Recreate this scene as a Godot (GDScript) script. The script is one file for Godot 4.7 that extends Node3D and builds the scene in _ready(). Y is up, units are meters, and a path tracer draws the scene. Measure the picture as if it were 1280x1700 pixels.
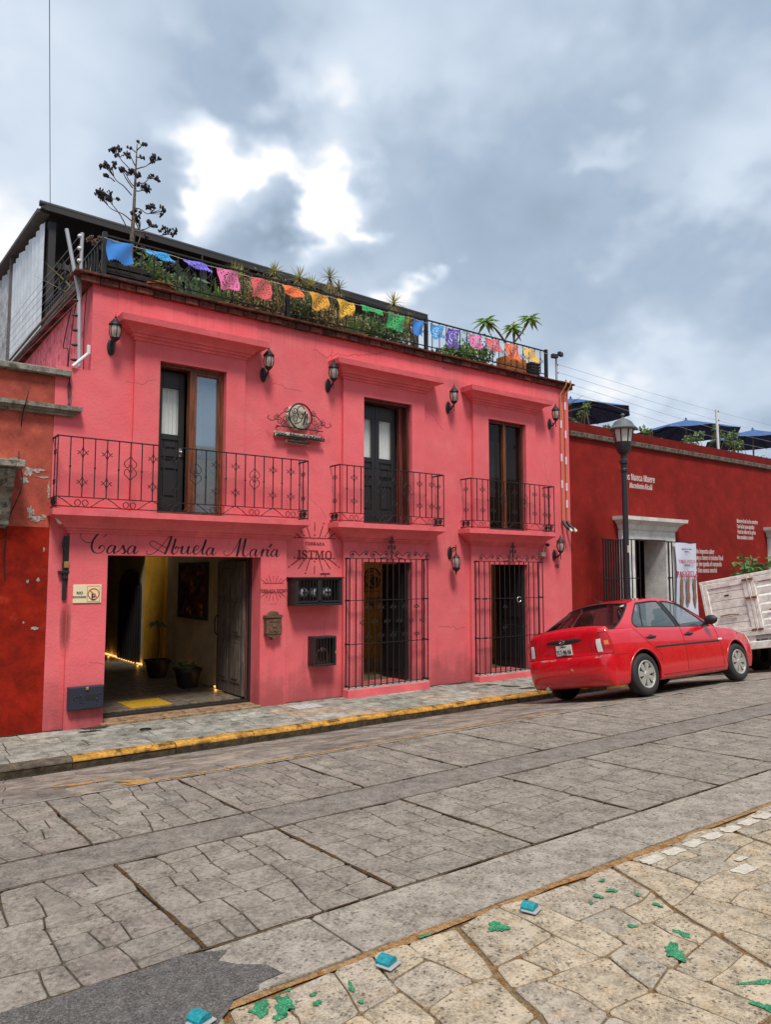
extends Node3D
# A pink two-storey house on a paved street under a broken overcast, with a parked red saloon.
# x runs along the facade, y is up, z points from the facade (z = 0) towards the street.

var rng := RandomNumberGenerator.new()
var taken := {}
var M := {}
var NZ := {}


# ---------------------------------------------------------------- mesh builder
class MB:
	var v := PackedVector3Array()
	var n := PackedVector3Array()
	var u := PackedVector2Array()

	func uvof(p: Vector3, m: Vector3) -> Vector2:
		var a := m.abs()
		if a.z >= a.x and a.z >= a.y: return Vector2(p.x, -p.y)
		if a.y >= a.x: return Vector2(p.x, p.z)
		return Vector2(p.z, -p.y)

	func tri(a: Vector3, b: Vector3, c: Vector3) -> void:
		var m := (b - a).cross(c - a)
		if m.length_squared() < 1e-18: return
		m = m.normalized()
		v.append(a); v.append(c); v.append(b)
		n.append(m); n.append(m); n.append(m)
		u.append(uvof(a, m)); u.append(uvof(c, m)); u.append(uvof(b, m))

	func quad(a: Vector3, b: Vector3, c: Vector3, d: Vector3) -> void:
		tri(a, b, c)
		tri(a, c, d)

	func tris(a: Vector3, b: Vector3, c: Vector3, na: Vector3, nb: Vector3, nc: Vector3) -> void:
		v.append(a); v.append(c); v.append(b)
		n.append(na); n.append(nc); n.append(nb)
		u.append(uvof(a, na)); u.append(uvof(c, na)); u.append(uvof(b, na))

	func box(c: Vector3, s: Vector3, bev := 0.0, b := Basis()) -> void:
		var h := s * 0.5
		bev = minf(bev, 0.45 * minf(s.x, minf(s.y, s.z)))
		var ax := [Vector3(1, 0, 0), Vector3(0, 1, 0), Vector3(0, 0, 1)]
		for k in 3:
			var e0: Vector3 = ax[k]
			var e1: Vector3 = ax[(k + 1) % 3]
			var e2: Vector3 = ax[(k + 2) % 3]
			var h1: float = h[(k + 1) % 3] - bev
			var h2: float = h[(k + 2) % 3] - bev
			for sg in [1.0, -1.0]:
				var o: Vector3 = e0 * h[k] * sg
				var p := [o - e1 * h1 * sg - e2 * h2, o + e1 * h1 * sg - e2 * h2, o + e1 * h1 * sg + e2 * h2, o - e1 * h1 * sg + e2 * h2]
				quad(c + b * p[0], c + b * p[1], c + b * p[2], c + b * p[3])
			if bev > 0.0:
				for s1 in [1.0, -1.0]:
					for s2 in [1.0, -1.0]:
						var q1: Vector3 = e1 * h[(k + 1) % 3] * s1 + e2 * h2 * s2
						var q2: Vector3 = e1 * h1 * s1 + e2 * h[(k + 2) % 3] * s2
						var l: Vector3 = e0 * (h[k] - bev)
						if s1 * s2 > 0: quad(c + b * (q1 - l), c + b * (q1 + l), c + b * (q2 + l), c + b * (q2 - l))
						else: quad(c + b * (q2 - l), c + b * (q2 + l), c + b * (q1 + l), c + b * (q1 - l))
		if bev > 0.0:
			for sx in [1.0, -1.0]:
				for sy in [1.0, -1.0]:
					for sz in [1.0, -1.0]:
						var A := c + b * Vector3(sx * h.x, sy * (h.y - bev), sz * (h.z - bev))
						var B := c + b * Vector3(sx * (h.x - bev), sy * h.y, sz * (h.z - bev))
						var C := c + b * Vector3(sx * (h.x - bev), sy * (h.y - bev), sz * h.z)
						if sx * sy * sz > 0: tri(A, B, C)
						else: tri(A, C, B)

	func bx(x0: float, x1: float, y0: float, y1: float, z0: float, z1: float, bev := 0.0) -> void:
		box(Vector3(x0 + x1, y0 + y1, z0 + z1) * 0.5, Vector3(x1 - x0, y1 - y0, z1 - z0), bev)

	func bar(a: Vector3, b: Vector3, w: float, d := -1.0, bev := 0.0) -> void:
		var y := (b - a)
		var l := y.length()
		if l < 1e-6: return
		y /= l
		var x := y.cross(Vector3(0, 0, 1) if absf(y.z) < 0.9 else Vector3(1, 0, 0)).normalized()
		box((a + b) * 0.5, Vector3(w, l, d if d > 0.0 else w), bev, Basis(x, y, x.cross(y)))

	func tube(pts: Array, r, sides := 6, caps := true) -> void:
		var k := pts.size()
		var rings := []
		var dirs := []
		var ref := Vector3.ZERO
		for i in k:
			var d: Vector3 = (pts[mini(i + 1, k - 1)] - pts[maxi(i - 1, 0)])
			d = d.normalized() if d.length() > 1e-9 else Vector3.UP
			if i == 0:
				ref = d.cross(Vector3(0, 0, 1) if absf(d.z) < 0.9 else Vector3(1, 0, 0)).normalized()
			else:
				ref = (ref - d * ref.dot(d))
				ref = ref.normalized() if ref.length() > 1e-6 else d.cross(Vector3(0.3, 0.5, 0.8)).normalized()
			var o := d.cross(ref)
			var rr: float = r[i] if r is Array else r
			var ring := []
			for j in sides:
				var t := TAU * j / sides
				var w := ref * cos(t) + o * sin(t)
				ring.append([pts[i] + w * rr, w])
			rings.append(ring)
			dirs.append(d)
		for i in k - 1:
			for j in sides:
				var a: Array = rings[i][j]
				var b: Array = rings[i][(j + 1) % sides]
				var c: Array = rings[i + 1][(j + 1) % sides]
				var d: Array = rings[i + 1][j]
				tris(a[0], b[0], c[0], a[1], b[1], c[1])
				tris(a[0], c[0], d[0], a[1], c[1], d[1])
		if caps:
			for j in range(1, sides - 1):
				tri(rings[0][0][0], rings[0][j + 1][0], rings[0][j][0])
				tri(rings[k - 1][0][0], rings[k - 1][j][0], rings[k - 1][j + 1][0])

	# profile of (radius, height) pairs, turned round the y axis of xf
	func lathe(prof: Array, seg := 16, xf := Transform3D(), smooth := false) -> void:
		var k := prof.size()
		for i in k - 1:
			var p: Vector2 = prof[i]
			var q: Vector2 = prof[i + 1]
			if p.distance_to(q) < 1e-7: continue
			var fn := Vector2(q.y - p.y, p.x - q.x).normalized()
			var n0 := fn
			var n1 := fn
			if smooth:
				if i > 0:
					var o: Vector2 = prof[i - 1]
					n0 = (fn + Vector2(p.y - o.y, o.x - p.x).normalized()).normalized()
				if i < k - 2:
					var o2: Vector2 = prof[i + 2]
					n1 = (fn + Vector2(o2.y - q.y, q.x - o2.x).normalized()).normalized()
			for j in seg:
				var t0 := TAU * j / seg
				var t1 := TAU * (j + 1) / seg
				var e0 := Vector3(cos(t0), 0, -sin(t0))
				var e1 := Vector3(cos(t1), 0, -sin(t1))
				var a := xf * (e0 * p.x + Vector3(0, p.y, 0))
				var b := xf * (e1 * p.x + Vector3(0, p.y, 0))
				var c := xf * (e1 * q.x + Vector3(0, q.y, 0))
				var d := xf * (e0 * q.x + Vector3(0, q.y, 0))
				var na := (xf.basis * (e0 * n0.x + Vector3(0, n0.y, 0))).normalized()
				var nb := (xf.basis * (e1 * n0.x + Vector3(0, n0.y, 0))).normalized()
				var nc := (xf.basis * (e1 * n1.x + Vector3(0, n1.y, 0))).normalized()
				var nd := (xf.basis * (e0 * n1.x + Vector3(0, n1.y, 0))).normalized()
				if p.x > 1e-6: tris(a, b, c, na, nb, nc)
				if q.x > 1e-6: tris(a, c, d, na, nc, nd)

	func ball(c: Vector3, r: Vector3, seg := 10, rows := 6, b := Basis()) -> void:
		for i in rows:
			for j in seg:
				var q := []
				for e in [[i, j], [i, j + 1], [i + 1, j + 1], [i + 1, j]]:
					var t: float = PI * e[0] / rows
					var f: float = TAU * e[1] / seg
					q.append(Vector3(sin(t) * cos(f), cos(t), sin(t) * sin(f)))
				var p := []
				var m := []
				for w in q:
					p.append(c + b * (w * r))
					m.append((b * (w / r)).normalized())
				if i > 0: tris(p[0], p[1], p[2], m[0], m[1], m[2])
				if i < rows - 1: tris(p[0], p[2], p[3], m[0], m[2], m[3])

	# polygon in x, y pushed from z = 0 to z = depth, then moved by xf
	func ext(poly: PackedVector2Array, depth: float, xf := Transform3D(), back := true) -> void:
		if Geometry2D.is_polygon_clockwise(poly):
			poly = poly.duplicate()
			poly.reverse()
		var idx := Geometry2D.triangulate_polygon(poly)
		for i in range(0, idx.size(), 3):
			var a := poly[idx[i]]
			var b := poly[idx[i + 1]]
			var c := poly[idx[i + 2]]
			if (b - a).cross(c - a) < 0:
				var t := b
				b = c
				c = t
			tri(xf * Vector3(a.x, a.y, depth), xf * Vector3(b.x, b.y, depth), xf * Vector3(c.x, c.y, depth))
			if back: tri(xf * Vector3(a.x, a.y, 0), xf * Vector3(c.x, c.y, 0), xf * Vector3(b.x, b.y, 0))
		for i in poly.size():
			var a := poly[i]
			var b := poly[(i + 1) % poly.size()]
			quad(xf * Vector3(a.x, a.y, 0), xf * Vector3(b.x, b.y, 0), xf * Vector3(b.x, b.y, depth), xf * Vector3(a.x, a.y, depth))

	# grid of points, smooth; flip turns the outside
	func grid(rows: Array, flip := false, wrap := false) -> void:
		var R := rows.size()
		var K: int = rows[0].size()
		var nn := []
		for i in R:
			var line := []
			line.resize(K)
			line.fill(Vector3.ZERO)
			nn.append(line)
		for i in R - 1:
			for j in (K if wrap else K - 1):
				var j2 := (j + 1) % K
				var a: Vector3 = rows[i][j]
				var b: Vector3 = rows[i][j2]
				var c: Vector3 = rows[i + 1][j2]
				var d: Vector3 = rows[i + 1][j]
				var m := (c - a).cross(d - b)
				if flip: m = -m
				nn[i][j] += m; nn[i][j2] += m; nn[i + 1][j] += m; nn[i + 1][j2] += m
		for i in R:
			for j in K: nn[i][j] = nn[i][j].normalized()
		for i in R - 1:
			for j in (K if wrap else K - 1):
				var j2 := (j + 1) % K
				var p := [rows[i][j], rows[i][j2], rows[i + 1][j2], rows[i + 1][j]]
				var m := [nn[i][j], nn[i][j2], nn[i + 1][j2], nn[i + 1][j]]
				if flip:
					tris(p[0], p[2], p[1], m[0], m[2], m[1])
					tris(p[0], p[3], p[2], m[0], m[3], m[2])
				else:
					tris(p[0], p[1], p[2], m[0], m[1], m[2])
					tris(p[0], p[2], p[3], m[0], m[2], m[3])

	func leaf(p: Vector3, d: Vector3, s: Vector3, l: float, w: float, droop := 0.0) -> void:
		# a leaf from p along d, s sideways, with a fold along its middle
		var up := s.cross(d).normalized()
		var m := p + d * l * 0.45 + up * (w * 0.12)
		var e := p + d * l - Vector3(0, droop * l, 0)
		var a := p + d * l * 0.45 + s * w * 0.5 - Vector3(0, droop * l * 0.2, 0)
		var b := p + d * l * 0.45 - s * w * 0.5 - Vector3(0, droop * l * 0.2, 0)
		tri(p, a, m); tri(p, m, b); tri(m, a, e); tri(b, m, e)

	func blade(p: Vector3, d: Vector3, l: float, w: float, droop: float, steps := 3) -> void:
		var s := d.cross(Vector3.UP)
		s = s.normalized() if s.length() > 0.05 else Vector3(1, 0, 0)
		var a0 := p - s * w * 0.35
		var b0 := p + s * w * 0.35
		for i in steps:
			var t := float(i + 1) / steps
			var q := p + d * l * t - Vector3(0, droop * l * t * t, 0)
			var ww := w * (1.0 - t) * (1.0 if t > 0.5 else 1.15)
			var a1 := q - s * ww * 0.5
			var b1 := q + s * ww * 0.5
			if i == steps - 1: tri(a0, b0, q)
			else: quad(a0, b0, b1, a1)
			a0 = a1
			b0 = b1

	func add(o: MB, xf := Transform3D()) -> void:
		for i in o.v.size():
			v.append(xf * o.v[i])
			n.append((xf.basis * o.n[i]).normalized())
			u.append(o.u[i])

	func add_mesh(m: Mesh, xf := Transform3D()) -> void:
		for s in m.get_surface_count():
			var a := m.surface_get_arrays(s)
			var vs: PackedVector3Array = a[Mesh.ARRAY_VERTEX]
			var ns: PackedVector3Array = a[Mesh.ARRAY_NORMAL]
			var ix = a[Mesh.ARRAY_INDEX]
			if ix == null or ix.size() == 0: ix = range(vs.size())
			for i in ix:
				v.append(xf * vs[i])
				n.append((xf.basis * ns[i]).normalized())
				u.append(Vector2(vs[i].x, -vs[i].y))

	func mesh() -> ArrayMesh:
		var arr := []
		arr.resize(Mesh.ARRAY_MAX)
		arr[Mesh.ARRAY_VERTEX] = v
		arr[Mesh.ARRAY_NORMAL] = n
		arr[Mesh.ARRAY_TEX_UV] = u
		var m := ArrayMesh.new()
		if v.size() > 0: m.add_surface_from_arrays(Mesh.PRIMITIVE_TRIANGLES, arr)
		return m


# ---------------------------------------------------------------- naming
func numbered(called: String) -> String:
	var k: int = taken.get(called, 0)
	taken[called] = k + 1
	return called if k == 0 else "%s_%03d" % [called, k]


func tag(o: Node3D, label := "", category := "", group := "", kind := "") -> void:
	if label: o.set_meta("label", label)
	if category: o.set_meta("category", category)
	if group: o.set_meta("group", group)
	if kind: o.set_meta("kind", kind)


func thing(called: String, label: String, category: String, at := Vector3.ZERO, group := "") -> Node3D:
	var o := Node3D.new()
	o.name = numbered(called)
	o.position = at
	add_child(o)
	tag(o, label, category, group)
	return o


func part(under: Node3D, called: String, b: MB, m: Material, label := "") -> MeshInstance3D:
	return part_mesh(under, called, b.mesh(), m, label)


func part_mesh(under: Node3D, called: String, mesh: Mesh, m: Material, label := "") -> MeshInstance3D:
	var o := MeshInstance3D.new()
	o.name = called
	o.mesh = mesh
	o.material_override = m
	under.add_child(o, true)
	if label: o.set_meta("label", label)
	return o


func ground(called: String, b: MB, m: Material, kind := "structure") -> MeshInstance3D:
	var o := part(self, numbered(called), b, m)
	o.set_meta("kind", kind)
	return o


func single(called: String, label: String, category: String, b: MB, m: Material, group := "") -> MeshInstance3D:
	var o := part(self, numbered(called), b, m)
	tag(o, label, category, group)
	return o


func copy(o: Node3D, called: String, label: String, at: Vector3) -> Node3D:
	var c: Node3D = o.duplicate()
	c.name = numbered(called)
	add_child(c)
	c.position = at
	c.set_meta("label", label)
	return c


# ---------------------------------------------------------------- materials
func L(r: float, g: float, b: float) -> Color:
	return Color(r, g, b).linear_to_srgb()


func noise_bytes(called: String, freq: float, oct: int, type := FastNoiseLite.TYPE_SIMPLEX_SMOOTH, size := 512, sd := 1) -> PackedByteArray:
	var f := FastNoiseLite.new()
	f.seed = sd
	f.noise_type = type
	f.frequency = freq
	f.fractal_type = FastNoiseLite.FRACTAL_FBM if oct > 1 else FastNoiseLite.FRACTAL_NONE
	f.fractal_octaves = oct
	if type == FastNoiseLite.TYPE_CELLULAR:
		f.cellular_return_type = FastNoiseLite.RETURN_CELL_VALUE if called.ends_with("cell") else FastNoiseLite.RETURN_DISTANCE
	var im := f.get_seamless_image(size, size)
	im.convert(Image.FORMAT_L8)
	NZ[called] = im.get_data()
	return NZ[called]


# colour texture: c times noise layers [[name, strength], ...], then spots [[name, threshold, softness, colour, flip], ...]
func color_tex(c: Color, layers: Array, spots := [], size := 512) -> ImageTexture:
	var out := PackedByteArray()
	var N := size * size
	out.resize(N * 3)
	var f := PackedFloat32Array()
	f.resize(N)
	f.fill(1.0)
	for l in layers:
		var d: PackedByteArray = NZ[l[0]]
		var k: float = l[1] / 127.5
		for i in N: f[i] += (d[i] - 127.5) * k
	var r := c.r * 255.0
	var g := c.g * 255.0
	var b := c.b * 255.0
	for i in N:
		var k := f[i]
		out[i * 3] = clampi(int(r * k), 0, 255)
		out[i * 3 + 1] = clampi(int(g * k), 0, 255)
		out[i * 3 + 2] = clampi(int(b * k), 0, 255)
	for s in spots:
		var d: PackedByteArray = NZ[s[0]]
		var th: float = s[1] * 255.0
		var so: float = maxf(s[2] * 255.0, 1.0)
		var q: Color = s[3]
		var sg := -1.0 if s.size() > 4 and s[4] else 1.0
		for i in N:
			var t := (d[i] - th) * sg / so
			if t <= 0.0: continue
			t = minf(t, 1.0) * q.a
			out[i * 3] = clampi(int(lerpf(out[i * 3], q.r * 255.0 * f[i], t)), 0, 255)
			out[i * 3 + 1] = clampi(int(lerpf(out[i * 3 + 1], q.g * 255.0 * f[i], t)), 0, 255)
			out[i * 3 + 2] = clampi(int(lerpf(out[i * 3 + 2], q.b * 255.0 * f[i], t)), 0, 255)
	return ImageTexture.create_from_image(Image.create_from_data(size, size, false, Image.FORMAT_RGB8, out))


func gray_tex(layers: Array, base := 0.5, size := 512) -> ImageTexture:
	var out := PackedByteArray()
	var N := size * size
	out.resize(N)
	var f := PackedFloat32Array()
	f.resize(N)
	f.fill(base)
	for l in layers:
		var d: PackedByteArray = NZ[l[0]]
		var k: float = l[1] / 255.0
		for i in N: f[i] += (d[i] - 127.5) * k
	for i in N: out[i] = clampi(int(f[i] * 255.0), 0, 255)
	return ImageTexture.create_from_image(Image.create_from_data(size, size, false, Image.FORMAT_L8, out))


func flat(called: String, c: Color, rough := 0.7, metal := 0.0) -> StandardMaterial3D:
	var m := StandardMaterial3D.new()
	m.resource_name = called
	m.albedo_color = c
	m.roughness = rough
	m.metallic = metal
	M[called] = m
	return m


# triplanar world material: texture repeats every "period" metres, relief in centimetres
func tri_mat(called: String, tex: Texture2D, period: float, rough: float, height: Texture2D = null, relief := 0.0, tint := Color.WHITE) -> StandardMaterial3D:
	var m := flat(called, tint, rough)
	m.albedo_texture = tex
	m.uv1_triplanar = true
	m.uv1_world_triplanar = true
	m.uv1_scale = Vector3.ONE / period
	m.uv1_triplanar_sharpness = 4.0
	m.metallic_specular = 0.25 if rough > 0.55 else 0.4
	if height:
		m.heightmap_enabled = true
		m.heightmap_texture = height
		m.heightmap_scale = relief
	return m


func font_mat(c: Color) -> StandardMaterial3D:
	var m := StandardMaterial3D.new()
	m.albedo_color = c
	m.roughness = 0.8
	return m


# flat lettering, h metres tall capitals, left edge or centre at "at"; returns a builder
func words(text: String, h: float, at: Vector3, font := "Droid Sans", bold := false, centre := true, squeeze := 1.0, slant := 0.0, depth := 0.003) -> MB:
	var sf := SystemFont.new()
	sf.font_names = PackedStringArray([font])
	sf.font_weight = 700 if bold else 400
	var t := TextMesh.new()
	t.text = text
	t.font = sf
	t.font_size = 32
	t.pixel_size = 0.01
	t.depth = 0.01
	t.curve_step = 2.0
	t.horizontal_alignment = HORIZONTAL_ALIGNMENT_LEFT
	var box := t.get_aabb()
	var k := h / 0.23
	var b := MB.new()
	var dx := -(box.position.x + (box.size.x * 0.5 if centre else 0.0))
	var bs := Basis(Vector3(k * squeeze, 0, 0), Vector3(k * slant, k, 0), Vector3(0, 0, depth / 0.01))
	b.add_mesh(t, Transform3D(bs, at + Vector3(dx * k * squeeze, 0, depth * 0.5)))
	return b


func spiral(c: Vector3, r0: float, a0: float, turns: float, right: Vector3, up: Vector3, steps := 14, r1 := 0.25) -> Array:
	var p := []
	for i in steps + 1:
		var t := float(i) / steps
		var r := r0 * lerpf(1.0, r1, t)
		var a := a0 + TAU * turns * t
		p.append(c + right * cos(a) * r + up * sin(a) * r)
	return p


func smooth_line(pts: Array, k := 4) -> Array:
	var out := []
	for i in pts.size() - 1:
		var p0 = pts[maxi(i - 1, 0)]
		var p1 = pts[i]
		var p2 = pts[i + 1]
		var p3 = pts[mini(i + 2, pts.size() - 1)]
		for j in k:
			var t := float(j) / k
			out.append(0.5 * (2.0 * p1 + (p2 - p0) * t + (2.0 * p0 - 5.0 * p1 + 4.0 * p2 - p3) * t * t + (3.0 * p1 - p0 - 3.0 * p2 + p3) * t * t * t))
	out.append(pts[pts.size() - 1])
	return out


func dir_of(az: float, el: float) -> Vector3:
	var a := deg_to_rad(az)
	var e := deg_to_rad(el)
	return Vector3(sin(a) * cos(e), sin(e), -cos(a) * cos(e))


# ---------------------------------------------------------------- sky
func make_sky(gain: float) -> ImageTexture:
	var W := 2048
	var H := 1024
	var f := FastNoiseLite.new()
	f.seed = 11
	f.frequency = 1.0
	f.fractal_type = FastNoiseLite.FRACTAL_FBM
	f.fractal_octaves = 6
	f.fractal_gain = 0.52
	var f2 := FastNoiseLite.new()
	f2.seed = 5
	f2.frequency = 1.9
	f2.fractal_type = FastNoiseLite.FRACTAL_FBM
	f2.fractal_octaves = 5
	# cloud masses: azimuth, elevation, width, height (degrees), change of brightness
	var blobs := [
		[24.0, 30.3, 4.2, 2.3, 0.72], [29.5, 28.0, 4.6, 2.5, 0.75], [28.8, 25.2, 2.1, 1.9, 0.75], [8.0, 31.0, 12.0, 9.0, 0.08], [34.0, 38.0, 9.0, 4.5, 0.08], [3.0, 24.0, 9.0, 6.0, 0.12], [15.0, 35.0, 9.0, 4.0, 0.1], [22.5, 27.5, 1.7, 2.0, 0.4], [31.5, 31.0, 2.6, 2.0, 0.4], [38.4, 22.0, 1.1, 1.1, 0.55], [34.5, 27.2, 1.6, 0.7, 0.4],
		[26.2, 25.6, 2.6, 1.9, -0.5], [24.5, 28.2, 2.3, 0.9, -0.4], [27.5, 29.6, 1.4, 0.8, -0.3], [17.0, 27.5, 4.5, 5.0, -0.1], [8.0, 30.0, 7.0, 7.0, 0.2], [8.0, 20.0, 9.0, 6.0, 0.3],
		[27.0, 33.5, 6.5, 2.6, -0.2], [20.0, 36.5, 8.0, 3.0, -0.05], [33.0, 36.0, 6.0, 3.5, 0.25], [44.0, 36.0, 6.0, 4.0, 0.02],
		[44.0, 28.0, 8.0, 5.5, -0.2], [57.0, 34.0, 9.0, 5.0, -0.2], [60.0, 21.5, 12.0, 4.0, -0.28], [21.0, 34.5, 6.0, 2.0, -0.14], [47.0, 18.0, 9.0, 3.5, -0.05], [54.0, 30.5, 3.0, 1.2, 0.28],
		[64.0, 27.0, 6.0, 3.0, 0.05], [62.0, 13.0, 12.0, 3.5, 0.2], [52.0, 13.5, 7.0, 2.0, 0.22], [37.0, 26.0, 3.0, 2.5, 0.08],
	]
	var bd := []
	for q in blobs:
		bd.append([q[0], q[1], 1.0 / q[2], 1.0 / q[3], q[4]])
	var data := PackedFloat32Array()
	data.resize(W * H * 3)
	var step := 1
	for y in H:
		var el := 90.0 - (y + 0.5) / H * 180.0
		var e := deg_to_rad(el)
		if el < -3.0:
			for x in W:
				var o := (y * W + x) * 3
				data[o] = 0.20 * gain; data[o + 1] = 0.19 * gain; data[o + 2] = 0.18 * gain
			continue
		var ce := cos(e)
		var se := sin(e)
		for x in W:
			var az := (x + 0.5) / W * 360.0
			if az > 180.0: az -= 360.0
			var a := deg_to_rad(az)
			var d := Vector3(sin(a) * ce, se, -cos(a) * ce)
			# flatten towards the horizon, as a cloud deck does
			var k := 1.6 / (absf(se) + 0.42)
			var p := Vector3(d.x * k, d.y * 0.8, d.z * k)
			var n := f.get_noise_3dv(p * 1.15)
			var m := f2.get_noise_3dv(p * 1.7 + Vector3(7, 3, 1))
			var w3 := f2.get_noise_3dv(p * 5.0)
			var t := 0.62 + n * 0.38 + m * 0.2 + w3 * 0.08
			if az > -20.0 and az < 90.0:
				var waz := az + n * 5.0 + m * 4.0 + w3 * 2.0
				var wel := el + m * 3.8 - n * 2.0 + w3 * 1.6
				for q in bd:
					var ux: float = (waz - q[0]) * q[2]
					var uy: float = (wel - q[1]) * q[3]
					var g := ux * ux + uy * uy
					if g < 3.0:
						var w := 1.0 - g / 3.0
						t += q[4] * w * w
			# dark slate blue, mid blue grey, pale blue white, white
			var r: float
			var g2: float
			var b: float
			t = maxf(t, 0.0)
			if t < 0.45:
				var s := t / 0.45
				r = lerpf(0.28, 0.415, s); g2 = lerpf(0.365, 0.52, s); b = lerpf(0.47, 0.66, s)
			elif t < 0.85:
				var s := (t - 0.45) / 0.4
				r = lerpf(0.40, 0.66, s); g2 = lerpf(0.50, 0.76, s); b = lerpf(0.64, 0.89, s)
			else:
				var s := minf((t - 0.85) / 0.3, 1.0)
				s = s * s * (3.0 - 2.0 * s)
				r = lerpf(0.66, 1.05, s); g2 = lerpf(0.76, 1.05, s); b = lerpf(0.89, 1.05, s)
			# an overcast sky is brighter overhead
			var lift := gain * (1.0 + 0.9 * clampf((el - 38.0) / 45.0, 0.0, 1.0))
			var o := (y * W + x) * 3
			data[o] = r * lift; data[o + 1] = g2 * lift; data[o + 2] = b * lift
	var im := Image.create_from_data(W, H, false, Image.FORMAT_RGBF, data.to_byte_array())
	return ImageTexture.create_from_image(im)


# ---------------------------------------------------------------- street
# height of the paved street at z: a cambered parking lane, then a gentle rise
func street(z: float) -> float:
	if z < 3.55: return -0.14 + (z - 1.5) * 0.168
	if z > 3.85: return 0.23 + (z - 3.7) * 0.04
	return lerpf(-0.14 + 2.05 * 0.168, 0.23 + 0.15 * 0.04, (z - 3.55) / 0.3)


func warp(p: Vector2, k: float) -> Vector2:
	return p + Vector2(sin(p.x * 3.3 + p.y * 7.1) + sin(p.y * 15.0 + p.x * 5.0 + 1.0) * 0.6, sin(p.y * 3.1 - p.x * 7.7 + 2.0) + sin(p.x * 14.7 + p.y * 4.0 + 0.4) * 0.6) * k


# cut a rectangle into uneven stones
func cut_stones(poly: PackedVector2Array, area: float, out: Array) -> void:
	var A := 0.0
	var c := Vector2.ZERO
	var k := poly.size()
	for i in k:
		var p := poly[i]
		var q := poly[(i + 1) % k]
		A += p.cross(q) * 0.5
		c += p / k
	if absf(A) < area * rng.randf_range(0.8, 1.7):
		out.append(poly)
		return
	# longest extent
	var best := Vector2.RIGHT
	var ext := 0.0
	for i in 2:
		var d := Vector2.from_angle(PI * i / 2.0)
		var lo := 1e9
		var hi := -1e9
		for p in poly:
			lo = minf(lo, p.dot(d)); hi = maxf(hi, p.dot(d))
		if hi - lo > ext:
			ext = hi - lo
			best = d
	var dir := best.rotated(rng.randf_range(-0.16, 0.16))
	var at := c.dot(dir) + rng.randf_range(-0.14, 0.14) * ext
	var one := PackedVector2Array()
	var two := PackedVector2Array()
	for i in k:
		var p := poly[i]
		var q := poly[(i + 1) % k]
		var dp := p.dot(dir) - at
		var dq := q.dot(dir) - at
		if dp >= 0: one.append(p)
		if dp <= 0: two.append(p)
		if dp * dq < 0:
			var x := p.lerp(q, dp / (dp - dq))
			one.append(x); two.append(x)
	if one.size() < 3 or two.size() < 3:
		out.append(poly)
		return
	cut_stones(one, area, out)
	cut_stones(two, area, out)


# a paving stone: warped outline, drawn in by half a joint, corners taken off, a worn edge round its top
func stone(b: MB, poly: PackedVector2Array, joint: float, wob: float, lift: float, round_edge: float, height: Callable, corner := 0.014) -> void:
	var p := PackedVector2Array()
	var k := poly.size()
	for i in k:
		var a := poly[i]
		var e := poly[(i + 1) % k]
		var m := maxi(1, int(round(a.distance_to(e) / 0.17)))
		for j in m: p.append(warp(a.lerp(e, float(j) / m), wob))
	var ins := Geometry2D.offset_polygon(p, -joint, Geometry2D.JOIN_MITER)
	if ins.size() == 0 or ins[0].size() < 3: return
	p = ins[0]
	var cut := PackedVector2Array()
	k = p.size()
	for i in k:
		var a := p[(i + k - 1) % k]
		var c := p[i]
		var e := p[(i + 1) % k]
		if (a - c).normalized().dot((e - c).normalized()) > -0.45:
			cut.append(c.lerp(a, minf(0.3, corner / maxf(c.distance_to(a), 0.01))))
			cut.append(c.lerp(e, minf(0.3, corner / maxf(c.distance_to(e), 0.01))))
		else: cut.append(c)
	p = cut
	if Geometry2D.is_polygon_clockwise(p): p.reverse()
	var tops := Geometry2D.offset_polygon(p, -round_edge, Geometry2D.JOIN_MITER)
	k = p.size()
	var inner: PackedVector2Array = p
	if tops.size() == 1 and tops[0].size() == k:
		inner = tops[0]
		if Geometry2D.is_polygon_clockwise(inner): inner.reverse()
		var best := 0
		var bd := 1e9
		for i in k:
			if inner[i].distance_to(p[0]) < bd:
				bd = inner[i].distance_to(p[0]); best = i
		var turned := PackedVector2Array()
		for i in k: turned.append(inner[(i + best) % k])
		inner = turned
	else:
		var c2 := Vector2.ZERO
		for q in p: c2 += q / k
		inner = PackedVector2Array()
		for q in p: inner.append(q + (c2 - q).normalized() * round_edge)
	var at := func(q: Vector2, dy: float) -> Vector3: return Vector3(q.x, height.call(q.y) + lift + dy, q.y)
	var c3 := Vector2.ZERO
	for q in inner: c3 += q / k
	var mid: Vector3 = at.call(c3, 0.0)
	for i in k:
		var j := (i + 1) % k
		# seen from above with x right and z down a counter-clockwise polygon in (x, z) runs clockwise: swap
		b.tri(mid, at.call(inner[j], 0.0), at.call(inner[i], 0.0))
		b.quad(at.call(p[i], -round_edge * 0.8), at.call(inner[i], 0.0), at.call(inner[j], 0.0), at.call(p[j], -round_edge * 0.8))
		b.quad(at.call(p[i], -0.03), at.call(p[i], -round_edge * 0.8), at.call(p[j], -round_edge * 0.8), at.call(p[j], -0.03))


func rect(x0: float, x1: float, z0: float, z1: float) -> PackedVector2Array:
	return PackedVector2Array([Vector2(x0, z0), Vector2(x1, z0), Vector2(x1, z1), Vector2(x0, z1)])


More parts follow.
